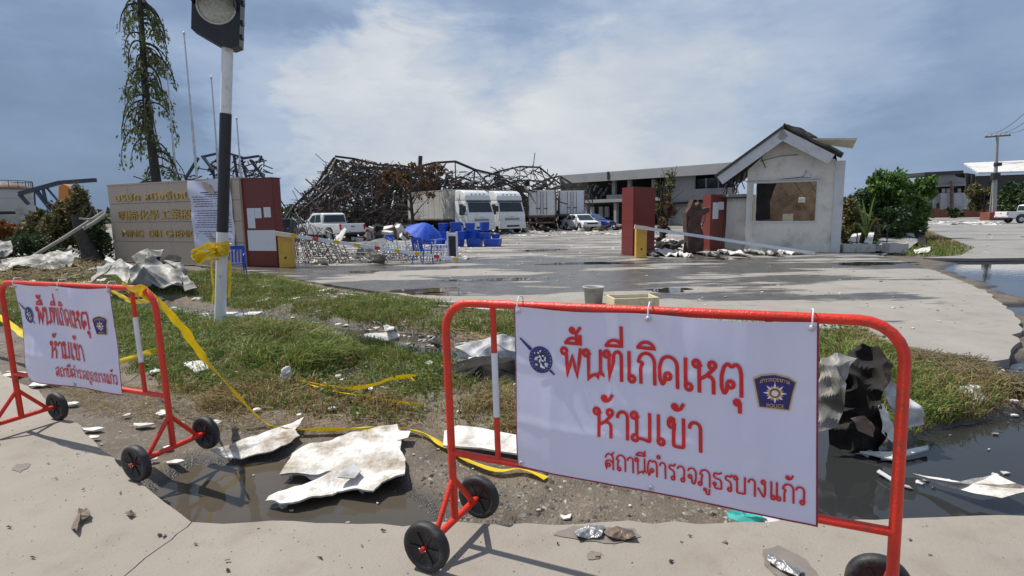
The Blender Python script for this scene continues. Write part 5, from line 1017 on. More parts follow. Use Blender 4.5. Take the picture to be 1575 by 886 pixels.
# right-hand gate pillars
def two_face_pillar(name, pl, pc, pr, yb, top, label, m):
    """pl left silhouette, pc near corner, pr right silhouette pixels, yb base rows"""
    C_ = at(pc, yb[1]); Lp = at(pl, yb[0]); Rp = at(pr, yb[2]); H = pz(pc, top, C_.y); o = empty(name, C_, 0, label, 'pillar'); u = Lp-C_; v = Rp-C_; u.z = v.z = 0
    base = [Vector((0, 0, 0)), v, u+v, u]; vs = [p for p in base]+[p+Vector((0, 0, H)) for p in base]
    MB().add(vs, [(0, 1, 5, 4), (1, 2, 6, 5), (2, 3, 7, 6), (3, 0, 4, 7), (4, 5, 6, 7), (3, 2, 1, 0)]).build('core', m, o)
    n = 4
    for i in range(n):
        z0, z1 = H*i/n+.006, H*(i+1)/n-.004
        for e, off in ((v, -u.normalized()*.014), (u, -v.normalized()*.014)):
            a = off; b_ = off+e; q = [a+Vector((0, 0, z0)), b_+Vector((0, 0, z0)), b_+Vector((0, 0, z1)), a+Vector((0, 0, z1))]; back = [p-off*.9 for p in q]; MB().add(q+back, [(0, 1, 2, 3), (7, 6, 5, 4), (0, 4, 5, 1), (1, 5, 6, 2), (2, 6, 7, 3), (3, 7, 4, 0)]).build('cladding_panel', m, o)
    MB().tube([(-.02, -.01, .02), (-.02, -.01, H)], .018, 6).build('corner_bead', M['cream'] if False else m, o)
    return o, u, v, H
two_face_pillar('red_pillar', 956, 974, 1006, (390.5, 393.5, 389.5), 287, 'tall maroon gate pillar behind the right boom gate, nearest the yard entrance', M['maroon'])
o3, u3, v3, H3 = two_face_pillar('red_pillar', 1079, 1092, 1115, (384, 386.5, 383.5), 299, 'maroon gate pillar with one white notice next to the guardhouse wall', M['maroon'])
f = o3.location; rzz = math.atan2(v3.y, v3.x); e3 = Vector((f.x, f.y, 0)); tmp = bpy.data.objects.new('tmp', None); tmp.location = f; tmp.rotation_euler = (0, 0, rzz); lv = v3.length
zz3 = lambda py: (385-py)/(385-299)*H3
paper(tmp, lv*.05, lv*.42, zz3(336), zz3(311), -.02, 'tall white notice, left part, on the gate pillar by the guardhouse'); paper(tmp, lv*.43, lv*.78, zz3(322), zz3(310), -.02, 'short white notice, upper right part, on the gate pillar by the guardhouse')
# charred broken pillar
cb = at(1064, 390); o = empty('charred_pillar', cb, 0, 'charred and broken maroon pillar between the two gate pillars', 'pillar'); S = cb.y/FPX
outl = [(-12, 0), (13, 0), (14, 25), (8, 45), (11, 58), (22, 64), (19, 70), (10, 68), (6, 78), (0, 72), (-4, 82), (-8, 70), (-14, 62), (-13, 40), (-10, 20)]
b = MB().prism([(x*S, y*S) for x, y in outl], -.15, .3, 0, Matrix.Rotation(PI/2, 4, 'X')); b.build('broken_core', M['charred'], o)
for i, (x0, z0, x1, z1) in enumerate(((-6, 60, -4, 88), (2, 66, 4, 84), (10, 62, 24, 72), (12, 40, 16, 66), (-12, 30, -16, 70))): MB().tube([(x0*S, -.16, z0*S), ((x0+x1)/2*S+.05, -.2, (z0+z1)/2*S), (x1*S, -.15, z1*S)], .018, 5).build('bent_bar', M['rust'], o)
sheet3d('peeled_cladding', [cb+Vector((x*S, -.34, z*S)) for x, z in ((-11, 4), (10, 2), (8, 30), (2, 55), (-8, 60), (-12, 40))], M['charred'], .02, .05, 2, 3, 77, parent=None, label='burnt peeling sheet on the face of the charred pillar', cat='sheet')
# ------------------------------------------------------------------ guardhouse
GA = at(1145, 385.5); GB = at(1277, 388); P0, rz, L = frame_of(GA, GB); DG = 3.4
gh = empty('guardhouse', P0, rz, 'small white guardhouse with a wide open window and burnt gable roof', 'guardhouse')
S = 22.2/FPX
GI = (Matrix.Translation(P0) @ Matrix.Rotation(rz, 4, 'Z')).inverted()
def gp(px, py, y=0.0):
    """pixel -> local point on the plane y = const of the guardhouse"""
    d = ray(px, py); n = Matrix.Rotation(rz, 3, 'Z') @ Vector((0, 1, 0)); t = ((P0+n*y-CP) @ n)/(d @ n); return GI @ (CP+d*t)
wl, wr = gp(1157.5, 310), gp(1255, 310); wt = gp(1205, 280.5).z; wb = gp(1205, 340).z; HWg = gp(1275, 246).z; xap = gp(1204, 210).x; zap = gp(1204, 213).z; xl = 0.0
zl = gp(1146, 262).z
t = .16; fw = MB()
# front wall pieces round the opening
fw.box(xl, wl.x, 0, t, 0, wb); fw.box(wr.x, L, 0, t, 0, wb); fw.box(wl.x, wr.x, 0, t, 0, wb)
fw.box(xl, wl.x, 0, t, wb, wt); fw.box(wr.x, L, 0, t, wb, wt)
fw.prism([(xl, wt), (L, wt), (L, HWg), (xap, zap), (xl, zl)], -t, 0, 0, Matrix.Rotation(PI/2, 4, 'X'))
fwo = fw.build('front_wall', M['plaster'], gh)
win = MB(); g = .05
for x0, x1, z0, z1 in ((wl.x-g, wr.x+g, wt, wt+g), (wl.x-g, wr.x+g, wb-g*1.3, wb), (wl.x-g, wl.x, wb, wt), (wr.x, wr.x+g, wb, wt)): win.box(x0, x1, -.03, .06, z0, z1)
win.build('window_frame', M['fascia'], gh)
MB().box(wl.x-.2, wr.x+.12, -.05, 0, wt+g+.01, wt+g+.06).build('window_rail', M['planter'], gh)
MB().box(xl, L, DG-t, DG, 0, HWg).build('back_wall', M['tanwall'], gh); MB().box(xl, xl+t, t, DG-t, 0, zl-.9).build('side_wall', M['plaster'], gh)
MB().box(L-t, L, t, DG-t, 0, HWg-.02).build('side_wall', M['plaster'], gh); MB().box(xl+t, L-t, t, DG-t, .02, .06).build('inner_floor', M['tanwall'], gh)
MB().box(L, L+.30, -.06, .22, 0, HWg-.05).build('corner_column', M['fascia'], gh)
for z0 in (gp(1280, 300).z, ): pass
# roof: fascia boards front, two slopes with burnt covering
eL = gp(1103, 272, -.5); eR = gp(1284, 238, -.5); ap = gp(1204, 198, -.5)
def plankp(a, b_, w_, y0, y1, m, name, par):
    d = (b_-a); d.y = 0; n = Vector((-d.z, 0, d.x)).normalized(); n = n if n.z < 0 else -n; vs = []
    for y in (y0, y1):
        for p in (a, b_, b_+n*w_, a+n*w_): vs.append(Vector((p.x, y, p.z)))
    return MB().add(vs, [(0, 1, 2, 3), (7, 6, 5, 4), (0, 4, 5, 1), (1, 5, 6, 2), (2, 6, 7, 3), (3, 7, 4, 0)]).build(name, m, par)
plankp(eL, ap, .36, -.54, -.50, M['fascia'], 'fascia_board', gh); plankp(ap, eR, .36, -.54, -.50, M['fascia'], 'fascia_board', gh)
slL = plankp(eL+Vector((-.1, 0, .05)), ap+Vector((0, 0, .10)), .09, -.60, .7, M['roofdark'], 'roof_slope', gh); 
# right slope: partly burnt away, ragged
sheet3d('roof_slope', [Vector((ap.x, -.6, ap.z+.1)), Vector((eR.x+.25, -.6, eR.z-.02)), Vector((eR.x+.2, .8, eR.z-.05)), Vector((eR.x-.5, .5, eR.z+.3)), Vector((eR.x-.9, 1.0, eR.z+.55)), Vector((ap.x+.4, .5, ap.z-.15)), Vector((ap.x, .7, ap.z+.1))], M['roofdark'], .07, .10, 1.5, 4, 81, parent=gh)
for i in range(5):
    y = .1+i*.8; plankp(eL+Vector((.25, 0, -.05)), ap+Vector((0, 0, -.05)), .1, y, y+.06, M['soot'], 'rafter', gh)
MB().box(eL.x+.15, xl, .1, 3.2, zl-1.05, zl-1.0).build('burnt_ceiling', M['soot'], gh)
rr = random.Random(9)
hang = MB()
for i in range(26): a = Vector((rr.uniform(eL.x+.2, xl), rr.uniform(0, 3), 0)); a.z = eL.z+(a.x-eL.x)*.62-.1; hang.bar(a, a+Vector((rr.uniform(-.4, .4), rr.uniform(-.3, .3), -rr.uniform(.2, .9))), .05, .02)
tag(hang.build('hanging_lath', M['soot'], gh), kind='stuff')
# fallen roof purlins sticking out to the right
fl = MB(); 
for i in range(6): fl = MB(); fl.bar(gp(1232+i*1.5, 214+i*.6, .3+.12*i), gp(1318-i*1.2, 214+i*2.6, .5+.12*i), .05, .07); fo = fl.build('roof_batten', M['timber'], gh)
sheet3d('torn_roof_sheet', [gp(1205, 203, 1.2), gp(1212, 192, 1.0), gp(1232, 197, 1.2), gp(1258, 212, 1.2), gp(1272, 226, 1.0), gp(1286, 240, .6), gp(1288, 258, .4), gp(1270, 236, .8), gp(1240, 222, 1.2)], M['soot'], .03, .12, 2.5, 4, 82, parent=gh)
# wall cable, hook, lamp bracket, things in the window
MB().tube([gp(1170, 248, -.02), gp(1200, 240, -.04), gp(1228, 238, -.02)], .018, 5).build('loose_bracket', M['concrete_pole'], gh)
MB().tube([gp(1170, 232, -.02), gp(1172, 246, -.05), gp(1178, 258, -.03)], .014, 5).build('cable', M['wire'], gh)
MB().tube([gp(1147, 280, -.02), gp(1190, 277, -.03), gp(1236, 272, -.02), gp(1240, 262, -.02)], .010, 5).build('cable', M['wire'], gh)
MB().bbox(*sorted((gp(1237, 270).x, gp(1246, 270).x)), -.08, 0, *sorted((gp(1240, 273).z, gp(1240, 266).z)), .01).build('wall_box', M['fascia'], gh)
MB().bbox(gp(1204, 330, .3).x, gp(1220, 330, .3).x, .2, .35, wb, gp(1210, 329, .3).z, .01).build('counter_box', M['foam'], gh)
MB().bbox(gp(1229, 300, 3.2).x, gp(1239, 300, 3.2).x, 3.0, 3.2, gp(1232, 312, 3.2).z, gp(1232, 304, 3.2).z, .02).build('wall_fan', M['fascia'], gh)
sheet3d('torn_curtain', [Vector((wl.x+.08, .5, wt)), Vector((wl.x+.75, .6, wt)), Vector((wl.x+.55, .55, (wt+wb)/2)), Vector((wl.x+.6, .6, wb+.05)), Vector((wl.x+.08, .5, wb))], M['soot'], .01, .12, 3, 3, 83, parent=gh)
for i in range(4): MB().tube([Vector((wl.x+.2+.5*i, 1.5, wt+.25)), Vector((wl.x+.7+.5*i, 1.4+.2*i, wt-.5)), Vector((wl.x+1.2+.45*i, 1.3, wt-.05))], .02, 5).build('bent_rod', M['rust'], gh)
# low boundary wall left of the house
wa = at(1115, 384); wbp = at(1146, 385); P1_, rz1, L1 = frame_of(wa, wbp); lw = empty('boundary_wall', P1_, rz1, 'short white wall joining the gate pillar to the guardhouse', 'wall')
MB().bbox(0, L1, .02, .2, 0, pz(1130, 302, P1_.y), .01).build('wall_panel', M['plaster'], lw); MB().box(-.02, L1, -.0, .22, pz(1130, 302, P1_.y)+.003, pz(1130, 302, P1_.y)+.08).build('coping', M['planter'], lw)
# planters and kerb stones by the guardhouse
def planter(px0, px1, yb, h, d, label, soil=True, m='planter'):
    A = at(px0, yb); B = at(px1, yb); P0, rz, L = frame_of(A, B); o = empty('planter', P0, rz, label, 'planter', 'concrete planters by the guardhouse'); t = .06
    for a in ((0, L, 0, t, 0, h), (0, L, d-t, d, 0, h), (0, t, t, d-t, 0, h), (L-t, L, t, d-t, 0, h)): MB().bbox(*a, .012).build('side_wall', M[m], o)
    if soil: MB().box(t, L-t, t, d-t, 0, h-.06).build('soil', M['stump'], o)
    return o
planter(1272, 1293, 386.5, .42, .5, 'short grey planter against the guardhouse corner'); planter(1297, 1347, 388, .28, .55, 'long low white planter full of weeds beside the guardhouse'); planter(1368, 1397, 389.5, .34, .6, 'square planter with dry grass, at the edge of the lawn')
# ------------------------------------------------------------------ blue plastic chairs
def chair(loc, rz, label):
    o = empty('plastic_chair', loc, rz, label, 'chair', 'blue plastic chairs'); m = M['blue']
    MB().bbox(-.21, .21, -.20, .20, .41, .435, .012).build('seat', m, o)
    bk = MB()
    for i in range(5): x = -.15+.075*i; bk.bar((x, .19, .43), (x*1.05, .27, .80), .035, .012)
    bk.bar((-.19, .275, .80), (.19, .275, .80), .03, .09); bk.bar((-.2, .19, .43), (-.19, .28, .82), .04, .02); bk.bar((.2, .19, .43), (.19, .28, .82), .04, .02); bk.build('backrest', m, o)
    for sx in (-1, 1):
        MB().tube([(sx*.20, .24, .64), (sx*.25, .05, .66), (sx*.25, -.17, .65), (sx*.24, -.20, .6)], .018, 6).build('armrest', m, o)
        MB().tube([(sx*.24, -.20, .62), (sx*.22, -.19, .42), (sx*.25, -.23, 0)], [.016, .02, .017], 6).build('leg', m, o); MB().tube([(sx*.2, .18, .43), (sx*.23, .26, 0)], [.02, .016], 6).build('leg', m, o)
    return o
chair(at(650, 405)+Vector((0, 0, 0)), 2.6, 'blue plastic armchair standing in front of the white folding gate'); chair(at(363, 431), .3, 'dark blue plastic chair behind the striped pole by the sign wall'); c = chair(at(676, 396), 1.2, 'blue plastic chair behind the folding gate beside the canopy')
chair(at(592, 397), -.6, 'blue plastic chair half hidden at the left end of the folding gate')
# umbrella canopy fallen
UC = at(646, 386); uc = empty('fallen_umbrella', UC, 0, 'fallen open blue umbrella resting behind the white folding gate', 'umbrella')
b = MB(); n = 8; rings = 5; R_ = .80; top = Vector((.0, 0, 1.32)); T = Matrix.Translation((0, 0, 0)) @ Matrix.Rotation(.3, 4, 'Y') @ Matrix.Rotation(.25, 4, 'X')
vs = [T @ Vector((0, 0, 1.30))]; 
for k in range(1, rings+1):
    for j in range(n*3):
        a = 2*PI*j/(n*3); sag = -.05*(1-abs(((j % 3)-1.5)/1.5))*k/rings; rr_ = R_*k/rings; vs.append(T @ Vector((rr_*math.cos(a), rr_*math.sin(a), 1.30-.42*(k/rings)**1.5+sag*2)))
fs = [(0, 1+j, 1+(j+1) % 24) for j in range(24)]+[(1+(k-1)*24+j, 1+k*24+j, 1+k*24+(j+1) % 24, 1+(k-1)*24+(j+1) % 24) for k in range(1, rings) for j in range(24)]
b.add(vs, fs, 0, 0, True); b.build('canopy', M['cloth'], uc); MB().tube([T @ Vector((0, 0, 1.28)), T @ Vector((0, 0, .1))], .02, 6).build('shaft', M['gal'], uc)
for j in range(8): a = 2*PI*j/8; MB().tube([T @ Vector((0, 0, 1.27)), T @ Vector((R_*.6*math.cos(a), R_*.6*math.sin(a), 1.07)), T @ Vector((R_*math.cos(a), R_*math.sin(a), .86))], .006, 4).build('rib', M['gal'], uc)
# white folding gate: leaning slats between two posts
GA_, GB_ = at(590, 402), at(700, 403.5); P0, rz, L = frame_of(GA_, GB_); fg = empty('folding_gate', P0, rz, 'white slatted folding gate standing half closed beside the blue chair', 'gate'); n = 22
for i in range(n):
    x = L*.02+(L*.92)*i/n; s = (-.10 if i < 13 else .02*i-.2)*1.0; hh = .62+.1*math.sin(i*1.7)
    MB().bar((x, .02*(i % 3), .03), (x+s, .05, hh), .03, .05).build('slat', M['stripe'], fg)
for x in (L*.9, L*1.02): MB().bbox(x, x+.05, -.03, .05, .02, 1.0, .01).build('end_post', M['stripe'], fg)
MB().bbox(L*.9, L*1.02+.05, -.02, .04, .86, .96, .01).build('top_plate', M['stripe'], fg); MB().bbox(L*.91+.05, L*1.02, -.02, .06, .2, .85, .01).build('motor_unit', M['blackplastic'], fg)
for i in range(3): MB().tube([(L*.02, .09, .1+.2*i), (L*.9, .09, .13+.22*i)], .010, 5).build('cross_rail', M['gal'], fg)
# collapsed lattice gate behind the left boom
GA_, GB_ = at(452, 407), at(640, 405); P0, rz, L = frame_of(GA_, GB_); lg = empty('collapsed_gate', P0, rz, 'collapsed metal lattice gate lying crumpled behind the left boom arm', 'gate'); r = random.Random(8)
for i in range(52):
    x = L*i/52; s = .34 if i % 2 else -.34; MB().bar((x, r.uniform(0, .5), .02+r.uniform(0, .12)), (x+s+r.uniform(-.12, .12), r.uniform(.1, .7), r.uniform(.3, .62)), .028, .02).build('lattice_bar', M['dullsteel'] if i % 3 else M['rust'], lg)
for i in range(4): MB().tube([(0, .1+.15*i, .1+.14*i), (L*.3, .2, .16+.1*i), (L*.65, .15+.1*i, .08+.13*i), (L, .2, .1+.1*i)], .016, 5).build('long_rail', M['dullsteel'], lg)
# tall bent tube frames in front of the pickup
for q, (x0, x1, yb, yt, lb) in enumerate(((448, 472, 404, 326, 'tall bent tube frame with a raised top leaning in front of the pickup tail'), (462, 500, 405, 338, 'looped tube frame standing between the yellow boom housing and the pickup'), (486, 520, 404, 350, 'low bent tube frame lying near the pickup wheel'))):
    A = at(x0, yb); B = at(x1, yb); P0, rz, L = frame_of(A, B); H = pz(x0, yt, A.y); o = empty('tube_frame', P0, rz, lb, 'metal frame', 'bent tube frames by the left boom'); r = random.Random(q)
    for i in range(3): y = .25*i; MB().tube([(r.uniform(-.1, .1), y, 0), (-.12*q, y, H*.55), (L*.2, y+.05, H*(.9+.1*(i == 1))), (L*.55, y, H*.8), (L*.8, y, H*.35), (L, y+.1, 0)], .017, 6).build('bent_tube', M['dullsteel'], o)
    for i in range(7): a = r.random(); MB().bar((L*a*.6, 0, H*r.uniform(.2, .7)), (L*r.uniform(.3, .9), .5, H*r.uniform(.1, .6)), .025, .025).build('cross_bar', M['dullsteel'], o)
# white panels and scrap by the gate
for i, (pts, m, lb) in enumerate((
 ([(548, 392, 0), (552, 376, .5), (590, 366, .75), (628, 384, .35), (632, 392, .2), (600, 388, .3), (575, 385, .35), (568, 395, .0)], 'scrapwhite', 'bent white metal sheet behind the left boom arm, beside the canopy'),
 ([(512, 372, .5), (530, 350, 1.1), (534, 354, 1.05), (520, 378, .4)], 'scrapwhite', 'upright white scrap plate in front of the pickup wheel'),
 ([(560, 404, .0), (566, 390, .3), (596, 392, .35), (590, 405, 0)], 'scrap', 'grey scrap sheet on the ground before the bent white sheet'),
 ([(475, 406, 0), (480, 396, .2), (500, 397, .25), (504, 407, .0)], 'scrapwhite', 'small white plate at the foot of the yellow boom housing'))):
    Y = at(pts[0][0], pts[0][1]).y; sheet3d('metal_scrap', [atd(x, y, Y+.3*(z)) if False else at(x, y+ (0 if z == 0 else 0), z) for x, y, z in pts], M[m], .02, .05, 3, 3, 200+i, label=lb, cat='scrap')
# scattered scrap around the charred pillar
for i, (x, y, w_, h_, m) in enumerate([(1020, 388, 40, 8, 'scrapwhite'), (1042, 380, 34, 7, 'scrapwhite'), (1000, 390, 20, 5, 'scrap'), (1050, 392, 18, 4, 'scrapwhite'), (1125, 389, 30, 6, 'scrapwhite'), (1160, 388, 20, 4, 'scrap'), (1030, 372, 30, 8, 'scrap'), (1015, 378, 22, 6, 'blackfab'), (1085, 390, 20, 5, 'scrap'), (1215, 388, 30, 3, 'scrapwhite'), (1190, 391, 20, 3, 'scrap')]):
    scrap_at(x, y, w_, h_*1.5, M[m], 'torn scrap', 'scraps by the charred pillar', 220+i, name='metal_scrap', th=.03, amp=.16, z=.06)
for i in range(14):
    x = 1000+i*4.5; p = at(x+rs.uniform(-3, 3), 381+rs.uniform(-6, 5), 0); lump('rubble_lump', p+Vector((0, 0, .12)), rs.uniform(.14, .34), M['soot'] if i % 3 else M['scrapwhite'], uniq('blackened rubble lump' if i % 3 else 'pale rubble lump', x, 378+3*(i % 4)), 'rubble', i, (1.2, 1, .7), .6, 5, 'rubble between the gate pillars')
# ------------------------------------------------------------------ blue tubs pile
def tub(px, yb, w_px, h_px, Y, label, rz=0, zb=None, lid=True):
    k = Y/FPX; w_ = w_px*k; h = h_px*k; p = atd(px, yb, Y); o = empty('blue_tub', p, rz, label, 'tub', 'heap of blue plastic tubs in front of the trucks'); 
    b = MB(); d_ = w_*.7
    b.box(-w_/2+.04, w_/2-.04, -d_/2+.04, d_/2-.04, 0, h*.88, taper=-.035); b.build('body', M['blue'], o)
    if lid: MB().bbox(-w_/2, w_/2, -d_/2, d_/2, h*.88, h, .015).build('lid', M['bluelid'], o)
    for q in (.3, .55): MB().box(-w_/2-.005*0-.0+.02, w_/2-.02, -d_/2-.005, -d_/2+.03, h*q, h*(q+.05)).build('rib', M['bluelid'], o)
    for s in (-1, 1): MB().bbox(s*w_/2-.02*(s > 0)-.0, s*w_/2+.02*(s < 0)+.0, -.12, .12, h*.62, h*.72, .005).build('handle', M['bluelid'], o)
    return o
YT = at(700, 381).y
tl_ = [(676, 379, 24, 12, 0), (703, 379, 26, 12, 0), (731, 379, 26, 13, 0), (757, 379, 26, 13, 0), (664, 372, 20, 13, .8), (686, 369, 22, 13, 1), (709, 368, 22, 14, 1), (729, 367, 20, 13, 1), (747, 369, 20, 12, 1), (763, 367, 14, 8, .9), (683, 357, 14, 14, 1.8), (702, 356, 20, 13, 1.8), (722, 356, 18, 13, 1.8), (745, 356, 14, 14, 1.8), (698, 347, 13, 4, 2.4)]
for i, (x, yb, ww, hh, lay) in enumerate(tl_):
    tub(x+rs.uniform(-2, 2), yb+(rs.uniform(-.6, .3) if lay else 0), ww*rs.uniform(.82, 1.0), hh*rs.uniform(.85, 1.08), YT+.5+.25*(i % 3)*.3, 'blue plastic tub in the heap before the trucks, ' + ('leftmost of the bottom row', 'second from left in the bottom row', 'third from left in the bottom row', 'rightmost of the bottom row', 'leftmost of the middle row', 'second from left in the middle row', 'third from left in the middle row', 'fourth from left in the middle row', 'fifth from left in the middle row', 'low right end of the middle row', 'leftmost of the top row', 'second from left in the top row', 'third from left in the top row', 'rightmost of the top row', 'flat one on the very top')[i], rs.uniform(-.6, .6))
for i, (x, yb) in enumerate(((655, 376), (668, 379), (642, 377))): tub(x, yb, 16, 9, YT-.8, ('low blue tub left of the heap, behind the blue chair', 'low blue tub touching the left end of the heap', 'low blue tub nearest the fallen umbrella')[i], rs.uniform(-.4, .4))
# ------------------------------------------------------------------ vehicles
def wheel(parent, x, y, r, w_, side, rim='gal'):
    X = Matrix.Translation((x, y, r)) @ Matrix.Rotation(PI/2*side, 4, 'Y')
    t = MB().lathe([(r*.5, -w_/2), (r*.93, -w_/2), (r, -w_*.3), (r, w_*.3), (r*.93, w_/2), (r*.58, w_/2), (r*.55, w_*.3)], 24, 0, X).build('wheel', M['rubber'], parent)
    MB().lathe([(0, w_*.38), (r*.2, w_*.4), (r*.25, w_*.25), (r*.5, w_*.3), (r*.57, w_*.48)], 20, 0, X).build('rim', M[rim], t); return t
def profile_body(prof, w_, m, name, parent, taper=None, bev=.05):
    """side outline (y,z) extruded across x with bevelled edges; taper(z)->half width factor"""
    bm = bmesh.new(); vs = [bm.verts.new((-w_/2, y, z)) for y, z in prof]; f = bm.faces.new(vs); r_ = bmesh.ops.extrude_face_region(bm, geom=[f])
    for v in [g for g in r_['geom'] if isinstance(g, bmesh.types.BMVert)]: v.co.x = w_/2
    bmesh.ops.recalc_face_normals(bm, faces=bm.faces[:])
    if bev: bmesh.ops.bevel(bm, geom=[e for e in bm.edges if e.calc_face_angle(0) > .25], offset=bev, segments=3, affect='EDGES', profile=.6, clamp_overlap=True)
    if taper:
        for v in bm.verts: v.co.x *= taper(v.co.z)
    for f in bm.faces: f.smooth = True
    me = bpy.data.meshes.new(name); bm.to_mesh(me); bm.free(); me.materials.append(m)
    try: me.set_sharp_from_angle(angle=math.radians(35))
    except Exception: pass
    o = bpy.data.objects.new(name, me); COL.objects.link(o); o.parent = parent; return o
def quad_panel(pts, th, m, name, parent, off=(0, 0, 0)):
    p = [Vector(q) for q in pts]; n = (p[1]-p[0]).cross(p[2]-p[0]).normalized(); k = len(p); vs = [q+n*th for q in p]+[q-n*.004 for q in p]
    return MB().add(vs, [tuple(range(k)), tuple(range(2*k-1, k-1, -1))]+[(i, k+i, k+(i+1) % k, (i+1) % k) for i in range(k)]).build(name, m, parent)
def truck(loc, rz, label, box_len=7.0, cab=True):
    """front faces local -y"""
    o = empty('box_truck', loc, rz, label, 'truck', 'white box trucks parked in the yard'); W_ = 2.35
    if cab:
        prof = [(0.0, .55), (-.02, 1.35), (.10, 1.75), (.38, 2.50), (.52, 2.56), (1.80, 2.56), (1.80, .62), (1.35, .62), (1.28, .95), (.98, 1.12), (.68, .95), (.60, .55)]
        profile_body(prof, W_, M['carwhite'], 'cab', o, lambda z: 1 if z < 1.5 else 1-.045*(z-1.5), .05)
        quad_panel([(-W_/2+.14, .075, 1.66), (W_/2-.14, .075, 1.66), (W_/2-.22, .315, 2.36), (-W_/2+.22, .315, 2.36)], .02, M['darkglass'], 'windscreen', o)
        for i in range(2): MB().tube([(-.5+.7*i, .035, 1.66), (.05+.7*i, .10, 1.84)], .012, 4).build('wiper', M['blackplastic'], o)
        for s in (-1, 1):
            x = s*(W_/2-.012); pts = [(x, .42, 1.48), (x, 1.15, 1.48), (x*.975, 1.15, 2.25), (x*.975, .62, 2.25)]; pts = pts if s > 0 else pts[::-1]; quad_panel(pts, .02, M['darkglass'], 'side_window', o)
            d_ = quad_panel([(s*(W_/2+.0), .36, .70), (s*(W_/2), 1.25, 1.14), (s*W_/2, 1.25, 1.46), (s*W_/2, .36, 1.46)][::s], .012, M['carwhite'], 'door', o); MB().bbox(s*W_/2-.02, s*W_/2+.035, 1.02, 1.18, 1.30, 1.35, .01).build('handle', M['blackplastic'], d_)
            MB().tube([(s*W_/2, .2, 2.30), (s*(W_/2+.25), .02, 2.25), (s*(W_/2+.27), .02, 1.6), (s*W_/2, .1, 1.5)], .016, 5).build('mirror_arm', M['blackplastic'], o); MB().bbox(s*(W_/2+.27)-.09, s*(W_/2+.27)+.09, -.04, .04, 1.68, 2.12, .02).build('mirror', M['blackplastic'], o)
            MB().bbox(s*.86-.2, s*.86+.2, -.055, 0, 1.02, 1.16, .02).build('headlight', M['clearlamp'], o); MB().bbox(s*1.0-.12, s*1.0+.12, -.16, -.10, .42, .78, .02).build('lamp_cluster', M['clearlamp'], o)
            MB().bbox(s*(W_/2-.16), s*(W_/2-.16)+.02, -.11, -.09, .5, .72, .005).build('lamp_inset', M['blackplastic'], o)
        MB().bbox(-.62, .62, -.05, .0, 1.02, 1.18, .01).build('grille', M['blackplastic'], o)
        for i in range(3): MB().box(-.6, .6, -.062, -.05, 1.04+.05*i, 1.06+.05*i).build('grille_bar', M['chrome'], o)
        MB().bbox(-W_/2+.01, W_/2-.01, -.14, .12, .36, .86, .05).build('bumper', M['carwhite'], o)
        MB().bbox(-.55, .55, -.15, -.13, .50, .64, .01).build('bumper_slot', M['blackplastic'], o); MB().box(-.18, .18, -.165, -.151, .64, .76).build('number_plate', M['paper'], o)
        MB().bbox(-.2, .2, -.04, .0, 1.27, 1.33, .01).build('badge', M['gal'], o)
        # wind fairing on the roof
        profile_body([(.34, 2.50), (.40, 2.86), (.62, 3.12), (1.0, 3.27), (1.80, 3.30), (1.80, 2.54)], W_*.97, M['carwhite'], 'roof_fairing', o, lambda z: 1-.10*max(0, z-2.6), .09)
        for i in range(4): MB().bbox(-.62+.36*i, -.50+.36*i, .36, .42, 2.93, 3.0, .015).build('marker_lamp', M['blackplastic'], o)
        MB().box(-W_/2+.12, W_/2-.12, .26, .40, 2.42, 2.50).build('sun_visor', M['darkglass'], o)
        for s in (-1, 1): wheel(o, s*(W_/2-.18), .98, .50, .28, s)
    y0 = 2.0; bx = MB().bbox(-W_/2-.03, W_/2+.03, y0, y0+box_len, 1.12, 3.35, .02).build('cargo_box', M['boxwhite'], o)
    n = int(box_len/.78)
    for s in (-1, 1):
        for i in range(n):
            a = y0+.06+(box_len-.1)*i/n; b_ = y0+.02+(box_len-.1)*(i+1)/n; MB().bbox(s*(W_/2+.042)-.012, s*(W_/2+.042)+.012, a, b_, 1.22, 3.27, .008).build('side_panel', M['boxwhite'], bx)
        MB().bbox(s*(W_/2+.05)-.015, s*(W_/2+.05)+.015, y0, y0+box_len, 1.10, 1.20, .01).build('lower_rail', M['rust'], bx); MB().bbox(s*(W_/2+.05)-.015, s*(W_/2+.05)+.015, y0, y0+box_len, 3.29, 3.37, .01).build('upper_rail', M['gal'], bx)
    MB().box(-.45, .45, 1.5, y0+box_len-.1, .72, 1.10).build('chassis', M['soot'], o)
    ye = y0+box_len
    for s in (-1, 1):
        for yy in (ye-2.3, ye-1.15): wheel(o, s*(W_/2-.22), yy, .48, .44, s)
        dr = MB().bbox(min(s*.02, s*(W_/2-.02)), max(s*.02, s*(W_/2-.02)), ye, ye+.04, 1.20, 3.28, .01).build('rear_door', M['boxwhite2'], bx)
        for q in (.12, .42): MB().tube([(s*q, ye+.07, 1.25), (s*q, ye+.07, 3.25)], .02, 6).build('lock_rod', M['rust'], dr)
        MB().bbox(min(s*.16, s*.5), max(s*.16, s*.5), ye+.05, ye+.1, 1.72, 1.78, .01).build('door_handle', M['soot'], dr)
        for zz in (1.35, 1.9, 2.5, 3.1): MB().bbox(s*(W_/2-.1)-.09, s*(W_/2-.1)+.09, ye+.03, ye+.07, zz, zz+.06, .008).build('hinge', M['gal'], dr)
        MB().bbox(s*.85-.2, s*.85+.2, ye-.02, ye+.06, .82, .98, .01).build('tail_lamp', M['soot'], o)
    MB().box(-W_/2, W_/2, ye-.06, ye+.03, .98, 1.14).build('rear_sill', M['rust'], o); MB().box(-W_/2+.05, W_/2-.05, ye-.1, ye, .45, .60).build('underrun_bar', M['rust'], o)
    for s in (-1, 1): MB().box(s*W_/2-.04, s*W_/2+.04, ye-.02, ye+.06, 1.14, 3.34).build('rear_post', M['rust'], bx)
    return o
YTR = 45.0
